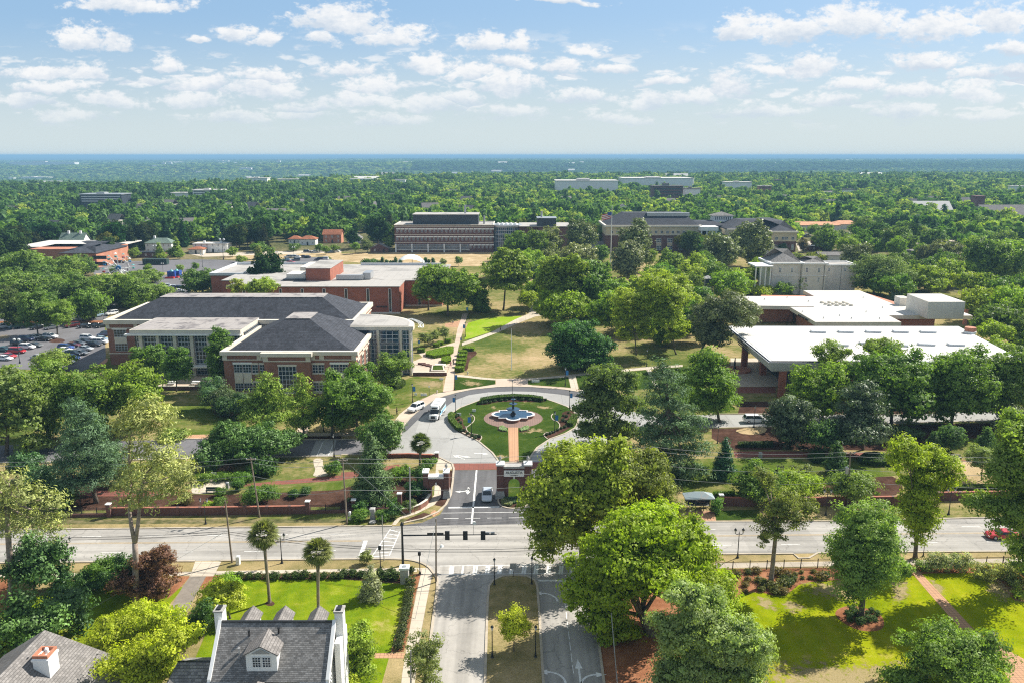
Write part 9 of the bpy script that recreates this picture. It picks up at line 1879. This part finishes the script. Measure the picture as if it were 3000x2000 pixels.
 for x,y,w_,mt,lb in((1180,965,3.6,'bluepaint','blue box ride, left one on the lot'),(1215,960,3.2,'bluepaint','blue box ride, right one on the lot')):
  b=P('A',x,y+12);o=T('carnival_ride',lb,'ride',b);MB().box(b[0]-w_/2,b[1],.4,b[0]+w_/2,b[1]+3,3.2).build('cabin',mt,o);MB().prism([(b[0]-w_/2-.4,b[1]-1.6),(b[0]+w_/2,b[1]-1.6),(b[0]+w_/2,b[1]),(b[0]-w_/2-.4,b[1])],0,.7).build('platform','redc',o);MB().lathe([(1.0,3.2),(.2,4)],8,(b[0],b[1]+1,0)).build('top','teal',o)
 b=P('A',1066,885);o=T('dumpster','long dark green container on the far lot','container',b);MB().box(b[0]-6.4,b[1],.2,b[0]+6.4,b[1]+3.4,3.0).build('box','darkgreen',o);[MB().box(b[0]-6.3+k*2.1,b[1]-.1,.25,b[0]-6.1+k*2.1,b[1],2.95).build('rib','darkmetal',o)for k in range(7)]
 b=P('A',625,910);o=T('red_mascot_tent','small red pointed tent beside the ferris wheel','tent',b);MB().prism([(b[0]-1.3,b[1]-1.3),(b[0]+1.3,b[1]-1.3),(b[0]+1.3,b[1]+1.3),(b[0]-1.3,b[1]+1.3)],1.8,4.2,[(b[0]-.1,b[1]-.1),(b[0]+.1,b[1]-.1),(b[0]+.1,b[1]+.1),(b[0]-.1,b[1]+.1)]).build('tent_roof','redc',o);[MB().box(b[0]+i*1.2-.06,b[1]+j*1.2-.06,0,b[0]+i*1.2+.06,b[1]+j*1.2+.06,1.9).build('leg','whitepaint',o)for i in(-1,1)for j in(-1,1)]
 b=P('B',470,890);o=T('shell_canopy','white curved shell stage canopy on the dry field','canopy',b);m=MB();n=10;V=[]
 for j in range(n+1):
  for k in range(n+1):u_,v_=j/n,k/n;x=b[0]-8+16*u_;zz=(4.4*math.sin(math.pi*min(1,u_*1.05))**.7+.4)*(1-.35*(1-v_))+1.0*u_;V.append((x,b[1]+6*v_-2*math.sin(math.pi*u_)*(1-v_),zz))
 m.add(V,[(j*(n+1)+k,(j+1)*(n+1)+k,(j+1)*(n+1)+k+1,j*(n+1)+k+1)for j in range(n)for k in range(n)]);m.build('shell','whitepaint',o,smooth=True)
 MB().box(b[0]-1,b[1]+1,0,b[0]+7,b[1]+5,.9).build('stage','navy',o);[MB().tube([(b[0]+x,b[1]-.5,0),(b[0]+x,b[1],3.2)],.14,6).build('post','darkmetal',o)for x in(1.5,7)]
 b=P('C',165,1128);h=HZ('C',b[1],962);o=T('clock_tower','slender grey open frame bell tower on the quad','tower',b);wd=1.5
 for i in(-1,1):
  for j in(-1,1):MB().box(b[0]+i*wd-.22,b[1]+j*wd-.22,0,b[0]+i*wd+.22,b[1]+j*wd+.22,h-.8).build('post','stone',o)
 for z in(h*.35,h*.52):MB().box(b[0]-wd,b[1]-wd,z,b[0]+wd,b[1]+wd,z+.35).build('cross_frame','stone',o)
 MB().box(b[0]-wd*.9,b[1]-wd*.9,h*.72,b[0]+wd*.9,b[1]+wd*.9,h-1).build('louvre_box','navy',o);m=MB();hip(m,(b[0]-wd-.4,b[1]-wd-.4,b[0]+wd+.4,b[1]+wd+.4),h-.8,(b[0]-.2,b[1]-.2,b[0]+.2,b[1]+.2),h+.2);m.build('roof','stone',o)
 for r,x,y,w_,h_,mt,nm,lb in(('J',1643,748,.5,1.25,'whitepaint','utility_box','white utility cabinet at the sidewalk by the leaning pole'),('K',60,440,.35,1.3,'whitepaint','utility_box','white utility cabinet at the foot of the street pole'),('K',217,438,.8,1.9,'stone','utility_box','grey electrical cabinet in the corner garden'),('K',216,462,.9,.3,'stone','utility_box','low grey vault lid in the corner garden'),('D',1568,1250,.45,1.2,'steel','litter_bin','grey litter bin at the seat plaza'),('F',535,1030,.6,.9,'stone','stone_marker','small grey stone marker on the brick walk'),('F',1870,1100,.6,.7,'stone','stone_marker','grey stone in the gravel garden'),('F',205,1412,.55,1.3,'brick_dark','litter_bin','brown bin beside the bus shelter')):
  b=P(r,x,y);o=T(nm,lb,nm.replace('_',' '),b);MB().box(b[0]-w_/2,b[1]-w_/2,0,b[0]+w_/2,b[1]+w_/2,h_).build('body',mt,o);MB().prism([(b[0]-w_*.56,b[1]-w_*.56),(b[0]+w_*.56,b[1]-w_*.56),(b[0]+w_*.56,b[1]+w_*.56),(b[0]-w_*.56,b[1]+w_*.56)],h_,h_+.12,[(b[0]-w_*.3,b[1]-w_*.3),(b[0]+w_*.3,b[1]-w_*.3),(b[0]+w_*.3,b[1]+w_*.3),(b[0]-w_*.3,b[1]+w_*.3)]).build('lid',mt,o)
 for r,x,y,lb in(('D',1458,1275,'dark bench at the seat plaza'),('F',1885,1045,'pale bench in the gravel garden')):
  b=P(r,x,y);o=T('bench',lb,'bench',b);MB().box(b[0]-1,b[1]-.25,.4,b[0]+1,b[1]+.25,.46).build('seat','darkgreen' if r=='D' else 'stone',o);MB().box(b[0]-1,b[1]+.2,.5,b[0]+1,b[1]+.27,.95).build('backrest','darkgreen' if r=='D' else 'stone',o);[MB().box(b[0]+s_*.85-.04,b[1]-.22,0,b[0]+s_*.85+.04,b[1]+.25,.4).build('leg','darkmetal',o)for s_ in(-1,1)]
 for r,x,y,c,lb in(('E',660,592,(.6,.55,.3),'pale yellow fire hydrant by the circle kerb'),('E',871,462,(.6,.6,.55),'white fire hydrant by the lawn path')):
  b=P(r,x,y);o=T('fire_hydrant',lb,'hydrant',b);MB().lathe([(.2,0),(.15,.1),(.14,.6),(.19,.62),(.12,.8),(.03,.88)],10,b).build('barrel','cream',o);MB().tube([(b[0]-.25,b[1],.5),(b[0]+.25,b[1],.5)],.07,6).build('outlet','cream',o)
M['oxide']=roofmat('weathered_metal',(.27,.33,.35),(.40,.33,.28),.5,.6)
#people
def person(r,x,y,h,ang,top,bot,label,stride=.25):
 b=P(r,x,y);o=T('person',label,'person',b,None,ang);s=h/1.75
 J=[(0,0,.95),(0,.0,1.2),(0,.01,1.42),(0,.02,1.52),(0,.03,1.66),(-.19,0,1.4),(-.24,.1,1.12),(-.22,.22,.9),(.19,0,1.4),(.24,-.08,1.12),(.23,-.12,.88),(-.1,0,.9),(-.11,stride*.6,.5),(-.11,stride,.08),(-.11,stride+.14,.03),(.1,0,.9),(.11,-stride*.3,.5),(.11,-stride,.1),(.11,-stride+.13,.03)]
 E_=[(0,1),(1,2),(2,3),(3,4),(2,5),(5,6),(6,7),(2,8),(8,9),(9,10),(0,11),(11,12),(12,13),(13,14),(0,15),(15,16),(16,17),(17,18)]
 Rr=[.14,.13,.14,.06,.11,.06,.045,.035,.06,.045,.035,.09,.06,.045,.04,.09,.06,.045,.04]
 def sk(nm,idx,mat,grow=0):
  m_={k:i for i,k in enumerate(idx)};me=bpy.data.meshes.new(nm);me.from_pydata([tuple(c*s for c in J[k])for k in idx],[(m_[a],m_[c])for a,c in E_ if a in m_ and c in m_],[]);me.materials.append(M[mat]);q=link_mesh(nm,me,o);sm=q.modifiers.new('skin','SKIN');q.modifiers.new('sub','SUBSURF').levels=1;q.modifiers['sub'].render_levels=1
  for i,k in enumerate(idx):v=me.skin_vertices[0].data[i];v.radius=((Rr[k]+grow)*s,)*2;v.use_root=(i==0)
  return q
 sk('body',list(range(19)),'skin');sk('shirt',[1,2,5,6,8,9],top,.02);sk('trousers',[0,11,12,13,15,16,17],bot,.02)
 MB().lathe([(.02,1.83*s),(.09,1.8*s),(.125,1.7*s),(.1,1.6*s)][::-1],10,(0,-.02*s,0)).build('hair','darkmetal',o,loc=(0,0,0))
def people():
 person('E',383,738,1.75,2.2,'cloth_dark','cloth_dark','person in black walking on the circle walk at the left');person('E',754,408,1.65,0.3,'cloth_pink','cloth_pink','person in pink on the quad walk, left of a pair');person('E',772,396,1.75,0.1,'cloth_dark','cloth_dark','person in dark clothes on the quad walk, right of a pair')
 person('B',1097,1340,1.75,2.0,'cloth_dark','cloth_dark','person in black on the diagonal path across the quad')
def palms():
 palm('J',1858,1010,(1815,545,118),'taller of the two front palms, left one on the lawn')
 palm('J',2195,1110,(2190,665,112),'shorter of the two front palms, right one behind the white house')
 palm('E',540,1092,(545,935,82),'palm behind the pedestrian gate by the circle drive',col=(0.12,0.16,0.05))
BUILD=[brick_hall,library,far_brick_hall,cream_hall,villa,white_halls,white_house,town,far_roofs,valley_roofs,clears,vehicles,lamps,poles,structures,people,near_trees,belts,palms,rows,hedges,build_forest]
#assemble
import time as _t
def timed(f):
 a=_t.time();f();print(f.__name__,round(_t.time()-a,1))
for f_ in BUILD:timed(f_)
